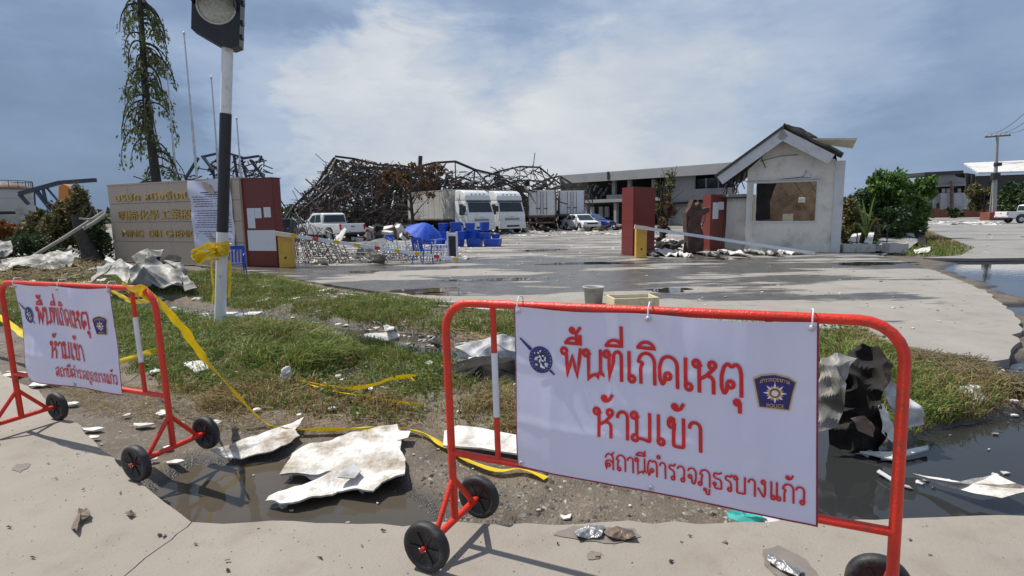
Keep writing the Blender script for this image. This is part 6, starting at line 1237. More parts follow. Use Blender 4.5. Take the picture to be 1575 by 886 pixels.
def ground_at_depth(px, Y): p = atd(px, 350, Y); p.z = 0.0; return p
YTR = 40.5
truck(ground_at_depth(741, YTR)+Vector((0, 0, .03)), math.radians(38), 'white box truck facing out, its long side and cab in full view', 7.0)
truck(ground_at_depth(788, YTR+2.6)+Vector((0, 0, .05)), math.radians(30), 'white box truck facing out, squeezed between the first cab and the grey box doors', 6.6)
truck(ground_at_depth(834, 49)+Vector((.75, 8.8, .22)), math.radians(180-5), 'white box truck parked tail out with grey rear doors, beside the second cab', 6.8)
truck(ground_at_depth(875, 53)+Vector((.75, 8.8, .30)), math.radians(180-3), 'white box truck parked tail out, nearest the blue car', 6.8)
def car(kind, loc, rz, label, body='carwhite', group=None):
    """front faces local -y; saloon or pickup"""
    o = empty('pickup_truck' if kind == 'pickup' else 'car', loc, rz, label, 'pickup truck' if kind == 'pickup' else 'car', group); m = M[body]
    if kind == 'pickup':
        W_, Ln = 1.82, 5.2; wy = (.92, 4.0); r = .38
        lower = [(0, .42), (.0, .85), (.12, 1.0), (1.35, 1.12), (1.5, 1.14), (3.25, 1.14), (3.25, 1.05), (3.30, 1.10), (5.18, 1.10), (5.2, .55), (4.5, .48), (4.42, .72), (4.2, .88), (3.8, .88), (3.58, .72), (3.5, .42), (1.42, .42), (1.34, .72), (1.12, .86), (.72, .86), (.50, .72), (.42, .42)]
        cabp = [(1.30, 1.10), (1.95, 1.70), (2.2, 1.76), (3.0, 1.76), (3.26, 1.68), (3.30, 1.10)]; sw = [[(1.62, 1.16), (2.08, 1.60), (2.40, 1.64), (2.40, 1.16)], [(2.47, 1.16), (2.47, 1.64), (2.95, 1.64), (3.12, 1.20)]]; wsx = ((1.36, 1.15), (1.93, 1.66)); rsx = ((3.29, 1.18), (3.25, 1.62))
    else:
        W_, Ln = 1.72, 4.4; wy = (.80, 3.45); r = .31
        lower = [(0, .35), (.0, .62), (.15, .74), (1.1, .90), (3.75, .95), (4.3, .92), (4.4, .75), (4.38, .40), (3.88, .32), (3.8, .55), (3.6, .68), (3.3, .68), (3.1, .55), (3.02, .3), (1.25, .3), (1.15, .55), (.95, .68), (.65, .68), (.45, .55), (.38, .32)]
        cabp = [(1.0, .88), (1.75, 1.38), (2.1, 1.44), (2.9, 1.43), (3.3, 1.34), (3.95, .93)]; sw = [[(1.35, .95), (1.85, 1.32), (2.35, 1.36), (2.35, .95)], [(2.42, .95), (2.42, 1.36), (2.95, 1.34), (3.45, .97)]]; wsx = ((1.06, .93), (1.74, 1.35)); rsx = ((3.88, .98), (3.33, 1.31))
    profile_body(lower, W_, m, 'body', o, lambda z: 1-.05*max(0, z-.8), .05); cf = lambda z: (.97-.20*max(0, z-1.1)) if kind == 'pickup' else (.96-.28*max(0, z-.9))
    profile_body(cabp, W_, m, 'cabin', o, cf, .05)
    for s in (-1, 1):
        for q in sw:
            pts = [(s*(W_/2*cf(z)+.002), y, z) for y, z in q]; nrm = (Vector(pts[1])-Vector(pts[0])).cross(Vector(pts[2])-Vector(pts[0])); pts = pts if nrm.x*s > 0 else pts[::-1]; quad_panel(pts, .012, M['darkglass'], 'side_window', o)
        for yy in wy: wheel(o, s*(W_/2-.11), yy, r, .22, s)
        MB().bbox(s*(W_/2-.2)-.16, s*(W_/2-.2)+.16, -.02, .05, .62, .78, .03).build('headlight', M['clearlamp'], o)
        MB().bbox(s*(W_/2-.07)-.055, s*(W_/2-.07)+.06, Ln-.12, Ln+.015, .74 if kind == 'pickup' else .66, 1.06 if kind == 'pickup' else .84, .02).build('tail_light', M['redlamp'], o)
        MB().bbox(s*(W_/2+.07)-.09, s*(W_/2+.07)+.09, wsx[0][0]+.25, wsx[0][0]+.36, wsx[0][1]+.02, wsx[0][1]+.16, .03).build('wing_mirror', m, o)
        for yy in ((1.9, 2.8) if kind == 'pickup' else (2.1, 2.95)): MB().bbox(s*(W_/2)-.01*s-.02, s*(W_/2)-.01*s+.02, yy, yy+.14, .86 if kind == 'pickup' else .78, .90 if kind == 'pickup' else .81, .008).build('door_handle', M['chrome'], o)
    for (a, b_), nm, sg in ((wsx, 'windscreen', -1), (rsx, 'rear_window', 1)):
        pts = [(-W_/2*cf(a[1])+.09, a[0], a[1]), (W_/2*cf(a[1])-.09, a[0], a[1]), (W_/2*cf(b_[1])-.1, b_[0], b_[1]), (-W_/2*cf(b_[1])+.1, b_[0], b_[1])]; nrm = (Vector(pts[1])-Vector(pts[0])).cross(Vector(pts[2])-Vector(pts[0])); pts = pts if nrm.y*sg > 0 else pts[::-1]; quad_panel(pts, .02, M['darkglass'], nm, o)
    MB().bbox(-.5, .5, -.03, .03, .58, .74, .02).build('grille', M['blackplastic'], o); MB().bbox(-W_/2+.05, W_/2-.05, Ln-.05, Ln+.08, .42, .56, .03).build('rear_bumper', M['blackplastic'], o)
    if kind == 'pickup':
        MB().box(-W_/2+.08, W_/2-.08, 3.34, 5.12, 1.102, 1.106).build('bed_cover', M['blackplastic'], o); MB().bbox(-W_/2+.14, W_/2-.14, 5.18, 5.215, .62, 1.06, .015).build('tailgate', m, o); MB().bbox(-.12, .12, 5.21, 5.235, .9, .95, .005).build('tailgate_handle', M['blackplastic'], o)
    MB().box(-.22, .22, Ln+.07, Ln+.09, .60, .70).build('number_plate', M['paper'], o); return o
pk = at(520, 386); pk.z = 0
def place_car(kind, px, Y, rz, *a, **k):
    p = ground_at_depth(px, Y); R_ = Matrix.Rotation(rz, 3, 'Z'); c = R_ @ Vector((0, 2.6 if kind == 'pickup' else 2.2, 0)); return car(kind, p-c, rz, *a, **k)
place_car('pickup', 506, 35.5, math.radians(230), 'white double cab pickup seen from behind, parked before the twisted steel heap')
place_car('saloon', 446, 37, math.radians(100), 'dark silver saloon half hidden behind the white pickup', body='cardark')
place_car('saloon', 909, 52, math.radians(52), 'blue saloon parked at the end of the truck row', body='carblue')
place_car('saloon', 893, 49.5, math.radians(20), 'dusty white saloon between the last truck and the blue car')
place_car('pickup', 1584, 53, math.radians(82), 'white pickup parked on the side road near the utility pole')
def leaf_mesh(name, C, size, m, parent=None, seed=0, aspect=.5, droop=0., tint=None, spread=1.0):
    """C (n,3) leaf positions -> diamond leaves with a fold"""
    r = np.random.default_rng(seed); n = len(C); a = r.normal(size=(n, 3)); a[:, 2] = a[:, 2]*spread-droop*2; a /= np.linalg.norm(a, axis=1)[:, None]
    b = np.cross(a, r.normal(size=(n, 3))); b /= np.linalg.norm(b, axis=1)[:, None]+1e-9; c = np.cross(a, b); s = (size*(.55+.9*r.random(n)))[:, None]
    Vv = np.stack([C, C+a*s*.5+b*s*aspect*.5+c*s*.08, C+a*s, C+a*s*.5-b*s*aspect*.5+c*s*.08], 1).reshape(-1, 3); F = np.arange(n*4).reshape(n, 4)
    t = np.clip(r.random(n)*.6+.4*(fbm(C[:, :2]+C[:, 2:3], 1.6/max(.2, size*4), seed)*.5+.5), 0, 1) if tint is None else tint
    o = fast_mesh(name, Vv, F, m, t)
    if parent is not None: o.parent = parent
    return o
# ------------------------------------------------------------------ burnt steel frames behind the yard
WR = random.Random(21)
def truss(pts, h, w_, label, group=None, sway=.0, panel=2.2, drop=None):
    """a roof truss that follows a bent 3-D line: top chord, bottom chord and webs are parts"""
    P = [Vector(p) for p in pts]; out = []
    for i in range(len(P)-1):
        n = max(1, round((P[i+1]-P[i]).length/panel))
        for k in range(n): out.append(P[i].lerp(P[i+1], k/n)+Vector((0, WR.uniform(-sway, sway), WR.uniform(-sway, sway))))
    out.append(P[-1]); o = empty('roof_truss', out[0], 0, label, 'steel truss', group); base = out[0]; out = [p-base for p in out]
    low = [p+Vector((WR.uniform(-.2, .2), WR.uniform(-.3, .3), -h*WR.uniform(.85, 1.1))) for p in out]
    t = MB(); l = MB(); wb_ = MB()
    for i in range(len(out)-1): t.bar(out[i], out[i+1], w_*1.3, w_*1.3); l.bar(low[i], low[i+1], w_*1.1, w_*1.1)
    for i in range(len(out)): 
        if WR.random() < .93: wb_.bar(out[i], low[i], w_*.7)
        if i < len(out)-1 and WR.random() < .9: wb_.bar(*((out[i], low[i+1]) if i % 2 else (low[i], out[i+1])), w_*.7)
    t.build('top_chord', M['steel'], o); l.build('bottom_chord', M['steel'], o); tag(wb_.build('web_bars', M['steel'], o), kind='stuff'); return o
def pp(px, py, Y): return atd(px, py, Y)
truss([pp(430, 350, 50), pp(452, 318, 51), pp(470, 300, 51.5), pp(488, 283, 52), pp(503, 258, 52.5), pp(514, 243, 53), pp(517, 256, 54)], 1.3, .15, 'sagging black roof truss rising to the peak at the left of the wreck')
truss([pp(440, 362, 47), pp(470, 320, 48), pp(500, 290, 49), pp(540, 262, 50), pp(580, 256, 51), pp(640, 262, 52)], 1.3, .14, 'long bent truss across the front of the wreck behind the pickup', sway=.35)
truss([pp(514, 240, 55), pp(545, 242, 56), pp(580, 250, 57), pp(620, 258, 58), pp(650, 262, 58)], 1.4, .14, 'upper truss running right from the peak of the wreck', sway=.3)
truss([pp(640, 258, 56), pp(668, 249, 56), pp(700, 247, 57), pp(730, 258, 58), pp(765, 272, 59), pp(800, 290, 60)], 1.9, .16, 'open curved truss arch above the first box truck', sway=.2)
truss([pp(745, 275, 60), pp(768, 258, 61), pp(800, 252, 62), pp(830, 254, 62), pp(846, 268, 62), pp(868, 288, 62)], 1.5, .14, 'curved truss heap above the rear facing trucks', sway=.35)
truss([pp(455, 340, 45), pp(520, 352, 46), pp(600, 362, 47), pp(650, 350, 47)], .5, .2, 'low pale beam lying through the middle of the wreck behind the pickup')
for _q in range(9):
    _x0 = 470+_q*44; truss([pp(_x0+WR.uniform(-12, 12), np.interp(_x0, [430, 515, 640, 745, 850], [325, 256, 268, 276, 276])+WR.uniform(-3, 16), 54), pp(_x0+38, np.interp(_x0+38, [430, 515, 640, 745, 850], [325, 256, 268, 276, 276])+WR.uniform(2, 24), 55), pp(_x0+88, 285+WR.uniform(-4, 34), 56)], WR.uniform(.6, 1.3), .12, 'buckled truss near the top edge of the wreck, ' + ('far left', 'left of the peak', 'right under the peak', 'behind the pickup', 'over the rust brown tree', 'left above the first truck', 'above the first cab', 'above the second cab', 'over the rear doors')[_q], sway=.5, panel=1.5)
GT = 'collapsed trusses tangled in the burnt steel wreck'
for i in range(30):
    x0 = WR.uniform(445, 800); x1 = x0+WR.uniform(-110, 130); x1 = min(860, max(435, x1)); env = lambda x: np.interp(x, [430, 455, 515, 560, 640, 700, 745, 800, 850, 885], [345, 312, 248, 255, 262, 262, 270, 264, 272, 300]); Y = WR.uniform(49, 64)
    ya, yb = env(x0)+WR.uniform(2, 50), env(x1)+WR.uniform(2, 60); xm = (x0+x1)/2; ym = max(env(xm)+1, (ya+yb)/2-WR.uniform(-12, 22))
    truss([pp(x0, min(ya, 350), Y), pp(xm, ym, Y+1), pp(x1, min(yb, 352), Y+WR.uniform(-2, 2))], WR.uniform(.7, 1.5), .11, 'fallen roof truss tangled inside the burnt steel wreck', GT, .25, 1.7)
tw = MB(); env2 = lambda x: np.interp(x, [430, 445, 470, 500, 515, 560, 640, 700, 745, 770, 830, 850, 870, 900], [352, 338, 312, 275, 246, 252, 262, 262, 270, 258, 256, 268, 284, 300])
for i in range(3300):
    x = WR.uniform(432, 880) if i % 3 else WR.uniform(440, 640); e = env2(x); y = e+(362-e)*WR.random()**(.9 if i % 2 else .55); Y = WR.uniform(47, 66)
    if x > 620 and y > 300 and Y < 58: Y = WR.uniform(60, 68)
    if x < 470 and y < e+10: continue
    p = pp(x, y, Y); a = WR.uniform(0, 2*PI); ln = WR.uniform(.5, 3.0)*min(1, .35+(y-e)/25); el = WR.gauss(0, .5)*min(1, .3+(y-e)/30); d = Vector((math.cos(a)*math.cos(el), math.sin(a)*.5*math.cos(el), math.sin(el)))*ln
    q = p+d; q.z = max(.05, q.z); m_ = p.lerp(q, .5)+Vector((0, 0, WR.gauss(0, .22)*ln*.5)); wd = WR.choice((.04, .055, .07, .10)); m1 = p.lerp(m_, .5)+Vector((WR.gauss(0, .06), 0, WR.gauss(0, .1)))*ln*.5; ci = WR.choice((0, 0, 0, 1, 2, 3)); tw.bar(p, m1, wd, wd, ci); tw.bar(m1, m_, wd, wd, ci); tw.bar(m_, q, wd, wd, ci)
tag(tw.build('twisted_steel_debris', [M['steel'], M['soot'], M['rust'], M['dullsteel']]), kind='stuff')
dk = MB()
for i in range(380):     # crumpled dark and pale cladding hanging in the heap
    x = WR.uniform(440, 870); e = env2(x)+24; y = e+(360-e)*WR.random()**.7; Y = WR.uniform(56, 68); p = pp(x, y, Y); s = WR.uniform(.3, 1.3); u = Vector((WR.gauss(0, 1), WR.gauss(0, .5), WR.gauss(0, .6))).normalized()*s; v = u.cross(Vector((WR.gauss(0, .4), 1, WR.gauss(0, .4)))).normalized()*s*WR.uniform(.4, 1)
    c = (p+u*.5+v*.5); c.y += .25*s; dk.add([p, p+u, p+u*.9+v, p+v*1.1, c], [(0, 1, 4), (1, 2, 4), (2, 3, 4), (3, 0, 4)], 0 if y < 330 or WR.random() < .8 else WR.choice((1, 2)))
tag(dk.build('crumpled_cladding_debris', [M['soot'], M['scrap'], M['rust']]), kind='stuff')
fl_ = [pp(x, np.interp(x, [450, 515, 560, 640, 700], [325, 250, 252, 262, 258])+WR.expovariate(.12)-3, WR.uniform(52, 58)) for x in [WR.uniform(450, 660) for _ in range(420)]]
tag(leaf_mesh('scorched_leaf_debris', np.array([tuple(p) for p in fl_]), .42, M['brownleaf'], None, 91, .6), kind='stuff')
rb = MB()
for i in range(520):
    x = WR.uniform(560, 960) if i % 2 else WR.uniform(440, 720); Y = WR.uniform(34, 46) if x < 650 else WR.uniform(46, 58); p = atd(x, 350, Y); s = WR.uniform(.08, .45); p.z = WR.random()**2*(.7 if x < 650 else .3); rb.bbox(0, 0.01, 0, .01, 0, .01) if False else rb.box(-s, s, -s*.6, s*.6, -s*.3, s*.3, WR.choice((0, 0, 1, 2, 3)), Matrix.Translation(p) @ Matrix.Rotation(WR.uniform(0, 3), 4, Vector((WR.gauss(0, 1), WR.gauss(0, 1), WR.gauss(0, 1)+.01)).normalized()))
tag(rb.build('building_rubble', [M['soot'], M['scrap'], M['rust'], M['scrapwhite']]), kind='stuff')
# lone dark stack of steel behind the sign wall, the chimney-like post
MB_ = MB().bar(pp(645, 270, 55), pp(647, 240, 55), .5, .3); tag(MB_.build('steel_post', M['steel']), 'short black post standing up at the top of the wreck', 'post')
o = empty('burnt_steelwork', pp(370, 278, 34), 0, 'burnt spiky steel frame behind the maroon pillar', 'steel frame'); base = o.location.copy(); r = random.Random(31)
sk = [((311, 240), (328, 262)), ((328, 262), (330, 280)), ((313, 241), (335, 236)), ((335, 238), (352, 234)), ((352, 236), (372, 242)), ((372, 244), (398, 240)), ((385, 246), (408, 276)), ((340, 240), (345, 278)), ((360, 240), (366, 280)), ((318, 250), (340, 262)), ((398, 250), (402, 240)), ((285, 275), (305, 243)), ((372, 246), (380, 278))]
for (a, b_) in sk: MB().bar(pp(*a, 34)-base, pp(*b_, 34+r.uniform(-.5, .5))-base, .14, .12).build('beam', M['bluesteel'], o)
tg = MB()
for i in range(120): x = r.uniform(318, 408) if i % 4 else r.uniform(185, 430); y = r.uniform(248, 282) if i % 4 else r.uniform(268, 280); p = pp(x, y, 34+r.uniform(-1, 1))-base; tg.bar(p, p+Vector((r.uniform(-.8, .8), r.uniform(-.5, .5), r.gauss(0, .25))), .06)
tag(tg.build('bent_bars', M['steel'], o), kind='stuff')
# left leaning truss, tank, excavator
o = empty('leaning_truss', pp(40, 300, 45), 0, 'dark blue truss leaning above the storage tank and shrubs', 'steel truss'); base = o.location.copy()
for a, b_, w_ in (((30, 298), (92, 281), .3), ((92, 281), (147, 277), .3), ((30, 299), (44, 314), .22), ((55, 292), (75, 318), .24), ((66, 290), (72, 315), .16), ((72, 289), (90, 310), .12), ((75, 318), (82, 326), .24), ((70, 310), (86, 318), .12), ((53, 296), (54, 316), .08)): MB().bar(pp(*a, 45)-base, pp(*b_, 45)-base, w_, w_).build('girder', M['bluesteel'], o)
tp = pp(8, 322, 62); kk = 62/FPX; tk = empty('storage_tank', (tp.x, tp.y, 0), 0, 'pale cylindrical storage tank with a rusty railed roof at the left edge', 'tank'); zt = pp(8, 292, 62).z
MB().lathe([(2.6, 0), (2.6, zt)], 40).build('shell', M['tank'], tk)
for i in range(3): MB().lathe([(2.62, zt*(i+.4)/3), (2.66, zt*(i+.4)/3+.05), (2.62, zt*(i+.4)/3+.1)], 40).build('ring_seam', M['tank'], tk)
MB().lathe([(2.75, zt), (2.75, zt+.12), (1.6, zt+.7), (0, zt+.9)], 40).build('roof', M['rust'], tk)
for i in range(20): a = 2*PI*i/20; MB().bar((2.6*math.cos(a), 2.6*math.sin(a), zt), (2.6*math.cos(a), 2.6*math.sin(a), zt+.9), .05).build('rail_post', M['rust'], tk)
MB().lathe([(2.6, zt+.88), (2.64, zt+.92), (2.6, zt+.96)], 40).build('top_rail', M['rust'], tk); MB().box(-3, 3.4, -3.0, -2.6, zt-2.7, zt-2.4).build('base_ring', M['soot'], tk)
ex = pp(100, 300, 40); base = ex.copy(); eo = empty('excavator', ex, 0, 'orange and red excavator arm rising over the scorched hedge', 'excavator')
def poly_px(pts, Y, d, m, nm, par): 
    q = [pp(x, y, Y)-base for x, y in pts]; k = len(q); MB().add(q+[p+Vector((0, d, 0)) for p in q], [tuple(range(k)), tuple(range(2*k-1, k-1, -1))]+[(i, k+i, k+(i+1) % k, (i+1) % k) for i in range(k)]).build(nm, m, par)
poly_px([(90, 287), (97, 283), (104, 286), (106, 312), (101, 330), (92, 330), (90, 305)], 40, .5, M['orange'], 'stick', eo); poly_px([(103, 291), (108, 289), (126, 303), (126, 318), (120, 316), (117, 306), (105, 297)], 40.1, .4, M['redmachine'], 'boom_arm', eo); MB().tube([pp(106, 287, 39.9)-base, pp(124, 306, 39.9)-base], .07, 6).build('hydraulic_ram', M['gal'], eo)
poly_px([(94, 330), (130, 330), (132, 380), (92, 380)], 41, 2.0, M['orange'], 'machine_house', eo)
# flagpoles
for i, (x0, y0, x1, y1, lb) in enumerate(((283, 52, 303, 275, 'tallest slender grey flagpole behind the sign wall'), (325, 120, 337, 275, 'second grey flagpole, just left of the striped pole'), (364, 183, 371, 275, 'shortest grey flagpole, right of the striped pole'), (257, 112, 271, 277, 'thin grey flagpole against the edge of the scorched tree'))):
    Y = 23+.6*i; a = pp(x1, y1, Y); a2 = a.copy(); top = pp(x0, y0, Y); g_ = a+(a-top).normalized()*((a.z)/((top-a).normalized().z)); fo = empty('flagpole', g_, 0, lb, 'flagpole', 'flagpoles behind the sign wall'); mid = g_.lerp(top, .62)-g_; tt = top-g_
    MB().tube([(0, 0, 0), mid], [.055, .05], 10).build('lower_tube', M['gal'], fo); MB().tube([mid, tt], [.036, .025], 10).build('upper_tube', M['gal'], fo); MB().lathe([(0, -.08), (.04, -.03), (.05, .02), (.03, .07), (0, .09)], 10, 0, Matrix.Translation(tt)).build('finial', M['gal'], fo)
# ------------------------------------------------------------------ foliage
def crown_points(n, blobs, seed, hollow=.45):
    """points filling blobs (x,y,z,rx,ry,rz), denser to the rim, gathered in clumps"""
    r = np.random.default_rng(seed); out = []; w_ = np.array([b[3]*b[4]*b[5] for b in blobs])**.67; w_ /= w_.sum()
    for b, k in zip(blobs, r.multinomial(n, w_)):
        nc = max(4, k//45); d = r.normal(size=(nc, 3)); d /= np.linalg.norm(d, axis=1)[:, None]; rad = hollow+(1-hollow)*r.random(nc)**.6; cc = d*rad[:, None]
        idx = r.integers(0, nc, k); p = cc[idx]+r.normal(size=(k, 3))*.13; p = p*np.array(b[3:6])+np.array(b[:3]); out.append(p)
    p = np.concatenate(out); return p[p[:, 2] > .03]
def bush(px, yb, ytop, wpx, Y, m, label, n, size, seed, name='shrub', cat='shrub', group=None, asp=.5, stems=4, lobes=7, base=True):
    g = atd(px, yb, Y); g.z = 0; k = Y/FPX; top = atd(px, ytop, Y).z; hw = wpx*k/2; r = random.Random(seed); o = empty(name, g, 0, label, cat, group)
    bl = []
    for i in range(lobes):
        zc = top*r.uniform(.35, .82); f = 1-.45*abs(zc/top-.45); bl.append((r.uniform(-.62, .62)*hw*f, r.uniform(-.5, .5)*hw, zc, hw*r.uniform(.30, .5), hw*r.uniform(.3, .5), top*r.uniform(.16, .26)))
    bl.append((0, 0, top*.35, hw*.8, hw*.6, top*.33)); bl.append((r.uniform(-.3, .3)*hw, 0, top*.86, hw*.3, hw*.3, top*.13))
    P = crown_points(n, bl, seed); cr = leaf_mesh('crown', P, size, m, o, seed, asp); tag(cr, kind='stuff')
    st = MB()
    for i in range(stems):
        a = r.uniform(0, 6.28); b_ = bl[i % len(bl)]; st.tube([(.1*math.cos(a), .1*math.sin(a), 0), (b_[0]*.4, b_[1]*.4, b_[2]*.5), (b_[0], b_[1], b_[2])], [.05, .035, .015], 6)
    st.build('stem', M['bark'], o); return o
GR_ = 'green shrubs beside the guardhouse'
bush(1300, 384, 300, 46, 24.5, M['leafhedge'], 'yellowing shrub crowded against the guardhouse corner', 5200, .15, 301, group=GR_)
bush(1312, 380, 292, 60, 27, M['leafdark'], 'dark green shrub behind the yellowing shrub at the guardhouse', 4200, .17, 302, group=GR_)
bush(1350, 378, 262, 100, 28, M['leafgreen'], 'tall broad bright green shrub highest beside the guardhouse', 12500, .20, 303, group=GR_, lobes=11)
bush(1394, 374, 270, 76, 29, M['leafgreen'], 'bright green shrub at the right end of the shrub row by the guardhouse', 9000, .20, 304, group=GR_, lobes=8)
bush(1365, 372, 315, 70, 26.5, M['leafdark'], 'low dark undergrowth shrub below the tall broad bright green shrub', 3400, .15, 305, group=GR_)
bush(1335, 384, 330, 40, 24.5, M['leafhedge'], 'low mixed weeds behind the long white planter', 2200, .12, 306, group=GR_)
# banana-like strap leaves
o = empty('banana_plant', at(1332, 382), 0, 'yellow green plant with long arching leaves in front of the tall shrub', 'plant'); r = random.Random(5); bs = o.location.copy()
for i, (x1, y1, x2, y2) in enumerate(((1338, 316, 1348, 296), (1340, 340, 1352, 330), (1328, 330, 1318, 312), (1326, 345, 1314, 342), (1333, 335, 1326, 306))):
    a = V(0, 0, .4); b_ = pp(x1, y1, bs.y-.2)-bs; c = pp(x2, y2, bs.y-.3)-bs; pts = [(a*(1-t)**2+b_*2*t*(1-t)+c*t*t) for t in [k/8 for k in range(9)]]; mb = MB(); vs = []
    for k, p in enumerate(pts): w_ = .07*math.sin(PI*(k+.6)/9.2); s_ = Vector((.8, .3, .5)).normalized()*w_ if abs(x2-x1) < 15 else Vector((.1, .4, .9)).normalized()*w_; vs += [p-s_, p+Vector((0, -.03, .02)), p+s_]
    mb.add(vs, [(3*k+q, 3*k+q+1, 3*k+q+4, 3*k+q+3) for k in range(8) for q in (0, 1)], 0, .75+.2*r.random(), True); mb.build('leaf', M['leafgreen'], o)
# debris and low wire fence in front of the shrubs
o = empty('wire_fence', at(1337, 384), 0, 'small dark wire fence panel among debris before the shrubs', 'fence'); 
for i in range(2): MB().tube([(1.15*i-.5, 0, 0), (1.15*i-.5, 0, .95)], .02, 6).build('post', M['wire'], o)
for z in (.15, .55, .92): MB().tube([(-.5, 0, z), (.65, 0, z)], .012, 5).build('rail', M['wire'], o)
for i, (pts, m, lb) in enumerate((
 ([(1346, 388, 0), (1352, 362, .35), (1385, 352, .55), (1420, 358, .4), (1412, 376, .1), (1398, 384, 0)], 'scrap', 'large grey crumpled roofing sheet on the lawn beyond the planters'),
 ([(1375, 366, .3), (1380, 352, .6), (1402, 362, .4), (1408, 372, .2)], 'scrapwhite', 'white bent sheet on top of the grey crumpled roofing sheet'),
 ([(1388, 362, .4), (1376, 343, .9), (1402, 352, .8), (1420, 358, .5)], 'scrap', 'raised grey sheet leaning behind the crumpled roofing sheet'),
 ([(1404, 376, 0), (1410, 366, .35), (1424, 370, .3), (1426, 380, 0)], 'blackfab', 'black rag at the right end of the crumpled roofing sheet'),
 ([(1405, 385, 0), (1432, 383, .05), (1430, 388, .0), (1408, 390, 0)], 'scrapwhite', 'white flat scrap lying on the lawn edge'),
 ([(1305, 384, .3), (1316, 374, .55), (1326, 378, .5), (1322, 386, .3)], 'scrapwhite', 'white torn board lying in the long planter'),
 ([(1330, 386, .3), (1338, 372, .7), (1346, 378, .5), (1342, 387, .25)], 'scrapwhite', 'white rag hanging over the right end of the long planter'))):
    sheet3d('metal_scrap', [at(x, y+z*0, 0)+Vector((0, .25*z, z)) for x, y, z in pts], M[m], .02, .07, 2.5, 3, 260+i, label=lb, cat='scrap')
# hedge and rubble at the left
GH = 'scorched hedge shrubs at the left'
bush(20, 392, 335, 90, 24, M['leafrust'], 'rust orange scorched shrub at the far left of the hedge', 5200, .13, 311, group=GH)
bush(62, 392, 318, 60, 23, M['leafhedge'], 'half green half brown shrub below the leaning dark truss', 4600, .13, 312, group=GH)
bush(98, 394, 310, 62, 22, M['leafhedge'], 'dark leafy shrub below the excavator arm', 5200, .13, 313, group=GH)
bush(140, 394, 282, 52, 22, M['leafhedge'], 'tall shrub with pale dry leaves next to the sign wall', 6500, .13, 314, group=GH, lobes=9)
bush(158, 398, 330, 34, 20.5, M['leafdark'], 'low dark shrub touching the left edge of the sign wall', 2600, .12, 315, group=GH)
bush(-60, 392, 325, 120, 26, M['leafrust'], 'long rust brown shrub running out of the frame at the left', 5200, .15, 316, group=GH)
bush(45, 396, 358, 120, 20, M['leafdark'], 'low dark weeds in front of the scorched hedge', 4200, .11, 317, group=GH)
sp_ = at(138, 404); o = empty('tree_stump', sp_, 0, 'burnt tree stump leaning before the hedge beside the sign wall', 'tree stump')
MB().tube([(0.1, 0, -.1), (0, 0, .5), (-.22, 0, 1.2), (-.30, .0, pz(130, 330, sp_.y))], [.34, .24, .19, .15], 12).build('trunk', M['stump'], o); MB().tube([(-.25, 0, 1.2), (.15, .1, 1.7), (.3, .1, 2.0)], [.1, .06, .03], 8).build('branch', M['stump'], o)
for i, (x0, y0, x1, y1, w_, lb) in enumerate(((38, 402, 160, 326, .11, 'long pale pole leaning up from the rubble to the sign wall'), (128, 352, 163, 329, .12, 'shorter pale plank lying against the upper end of the long leaning pole'), (122, 336, 145, 336, .06, 'thin pale batten across the top of the burnt stump'))):
    Y = 17.6; a = pp(x0, y0, Y); b_ = pp(x1, y1, Y+.5); tag(MB().tube([a, a.lerp(b_, .5)+Vector((0, 0, -.03)), b_], w_*.5, 8).build('leaning_pole', M['wood']), lb, 'pole')
def rub(pts, m, lb, seed, cat='sheet', th=.015, amp=.12, fr=1.5, nm='crumpled_sheet', jg=.04, mid=(0, 0, .1)):
    sheet3d(nm, [atd(x, y, Y) for x, y, Y in pts], M[m], th, amp, fr, 4, seed, label=lb, cat=cat, jagged=jg, mid=mid, ridge=1.1)
rub([(0, 402, 17), (30, 396, 17.5), (70, 396, 17.5), (98, 396, 17.5), (112, 382, 18), (114, 398, 17), (100, 410, 16.4), (50, 412, 16), (0, 414, 16)], 'dirtysheet', 'long pale curved metal sheet lying on the rubble left of the stump', 401)
rub([(-40, 385, 18), (0, 372, 18.5), (18, 374, 18.4), (20, 392, 17.5), (-10, 402, 16.8), (-50, 400, 16.8)], 'dirtysheet', 'heap of pale bent strips at the far left edge', 402)
rub([(140, 440, 10.6), (150, 410, 11.3), (165, 400, 11.6), (185, 404, 11.4), (200, 410, 11.2), (198, 440, 10.6), (180, 425, 10.9), (160, 425, 10.9)], 'dirtysheet', 'grey folded sheet open like a tent over the grass behind the crumpled banner', 403, mid=(0, .3, .22), amp=.06)
rub([(162, 401, 11.6), (168, 398, 11.7), (206, 408, 11.4), (204, 424, 11.1), (188, 418, 11.2)], 'scrapwhite', 'white crumpled sheet over the folded grey sheet', 404, amp=.05)
rub([(203, 396, 11.6), (232, 384, 12), (252, 384, 12), (248, 394, 11.8), (228, 402, 11.4), (210, 404, 11.4)], 'dirtysheet', 'pale ragged sheet curling up at the top of the crumpled pile before the sign wall', 405, amp=.06)
rub([(203, 404, 11.2), (220, 398, 11.4), (248, 402, 11.4), (268, 415, 11.1), (280, 440, 10.6), (258, 446, 10.5), (232, 440, 10.6), (206, 444, 10.5)], 'dirtysheet', 'largest grey crumpled sheet in the pile in front of the sign wall', 406, amp=.13, mid=(0, -.3, .16))
rub([(252, 404, 11.6), (276, 402, 11.6), (290, 416, 11.3), (284, 430, 11), (304, 444, 10.6), (284, 448, 10.5), (270, 424, 11.1)], 'dirtysheet', 'pale torn sheet at the right side of the crumpled pile', 407, amp=.08)
rub([(240, 400, 11.8), (262, 396, 11.9), (280, 398, 11.9), (276, 406, 11.6), (250, 406, 11.6)], 'blackfab', 'black rag between the grey crumpled sheets before the sign wall', 408, amp=.05)
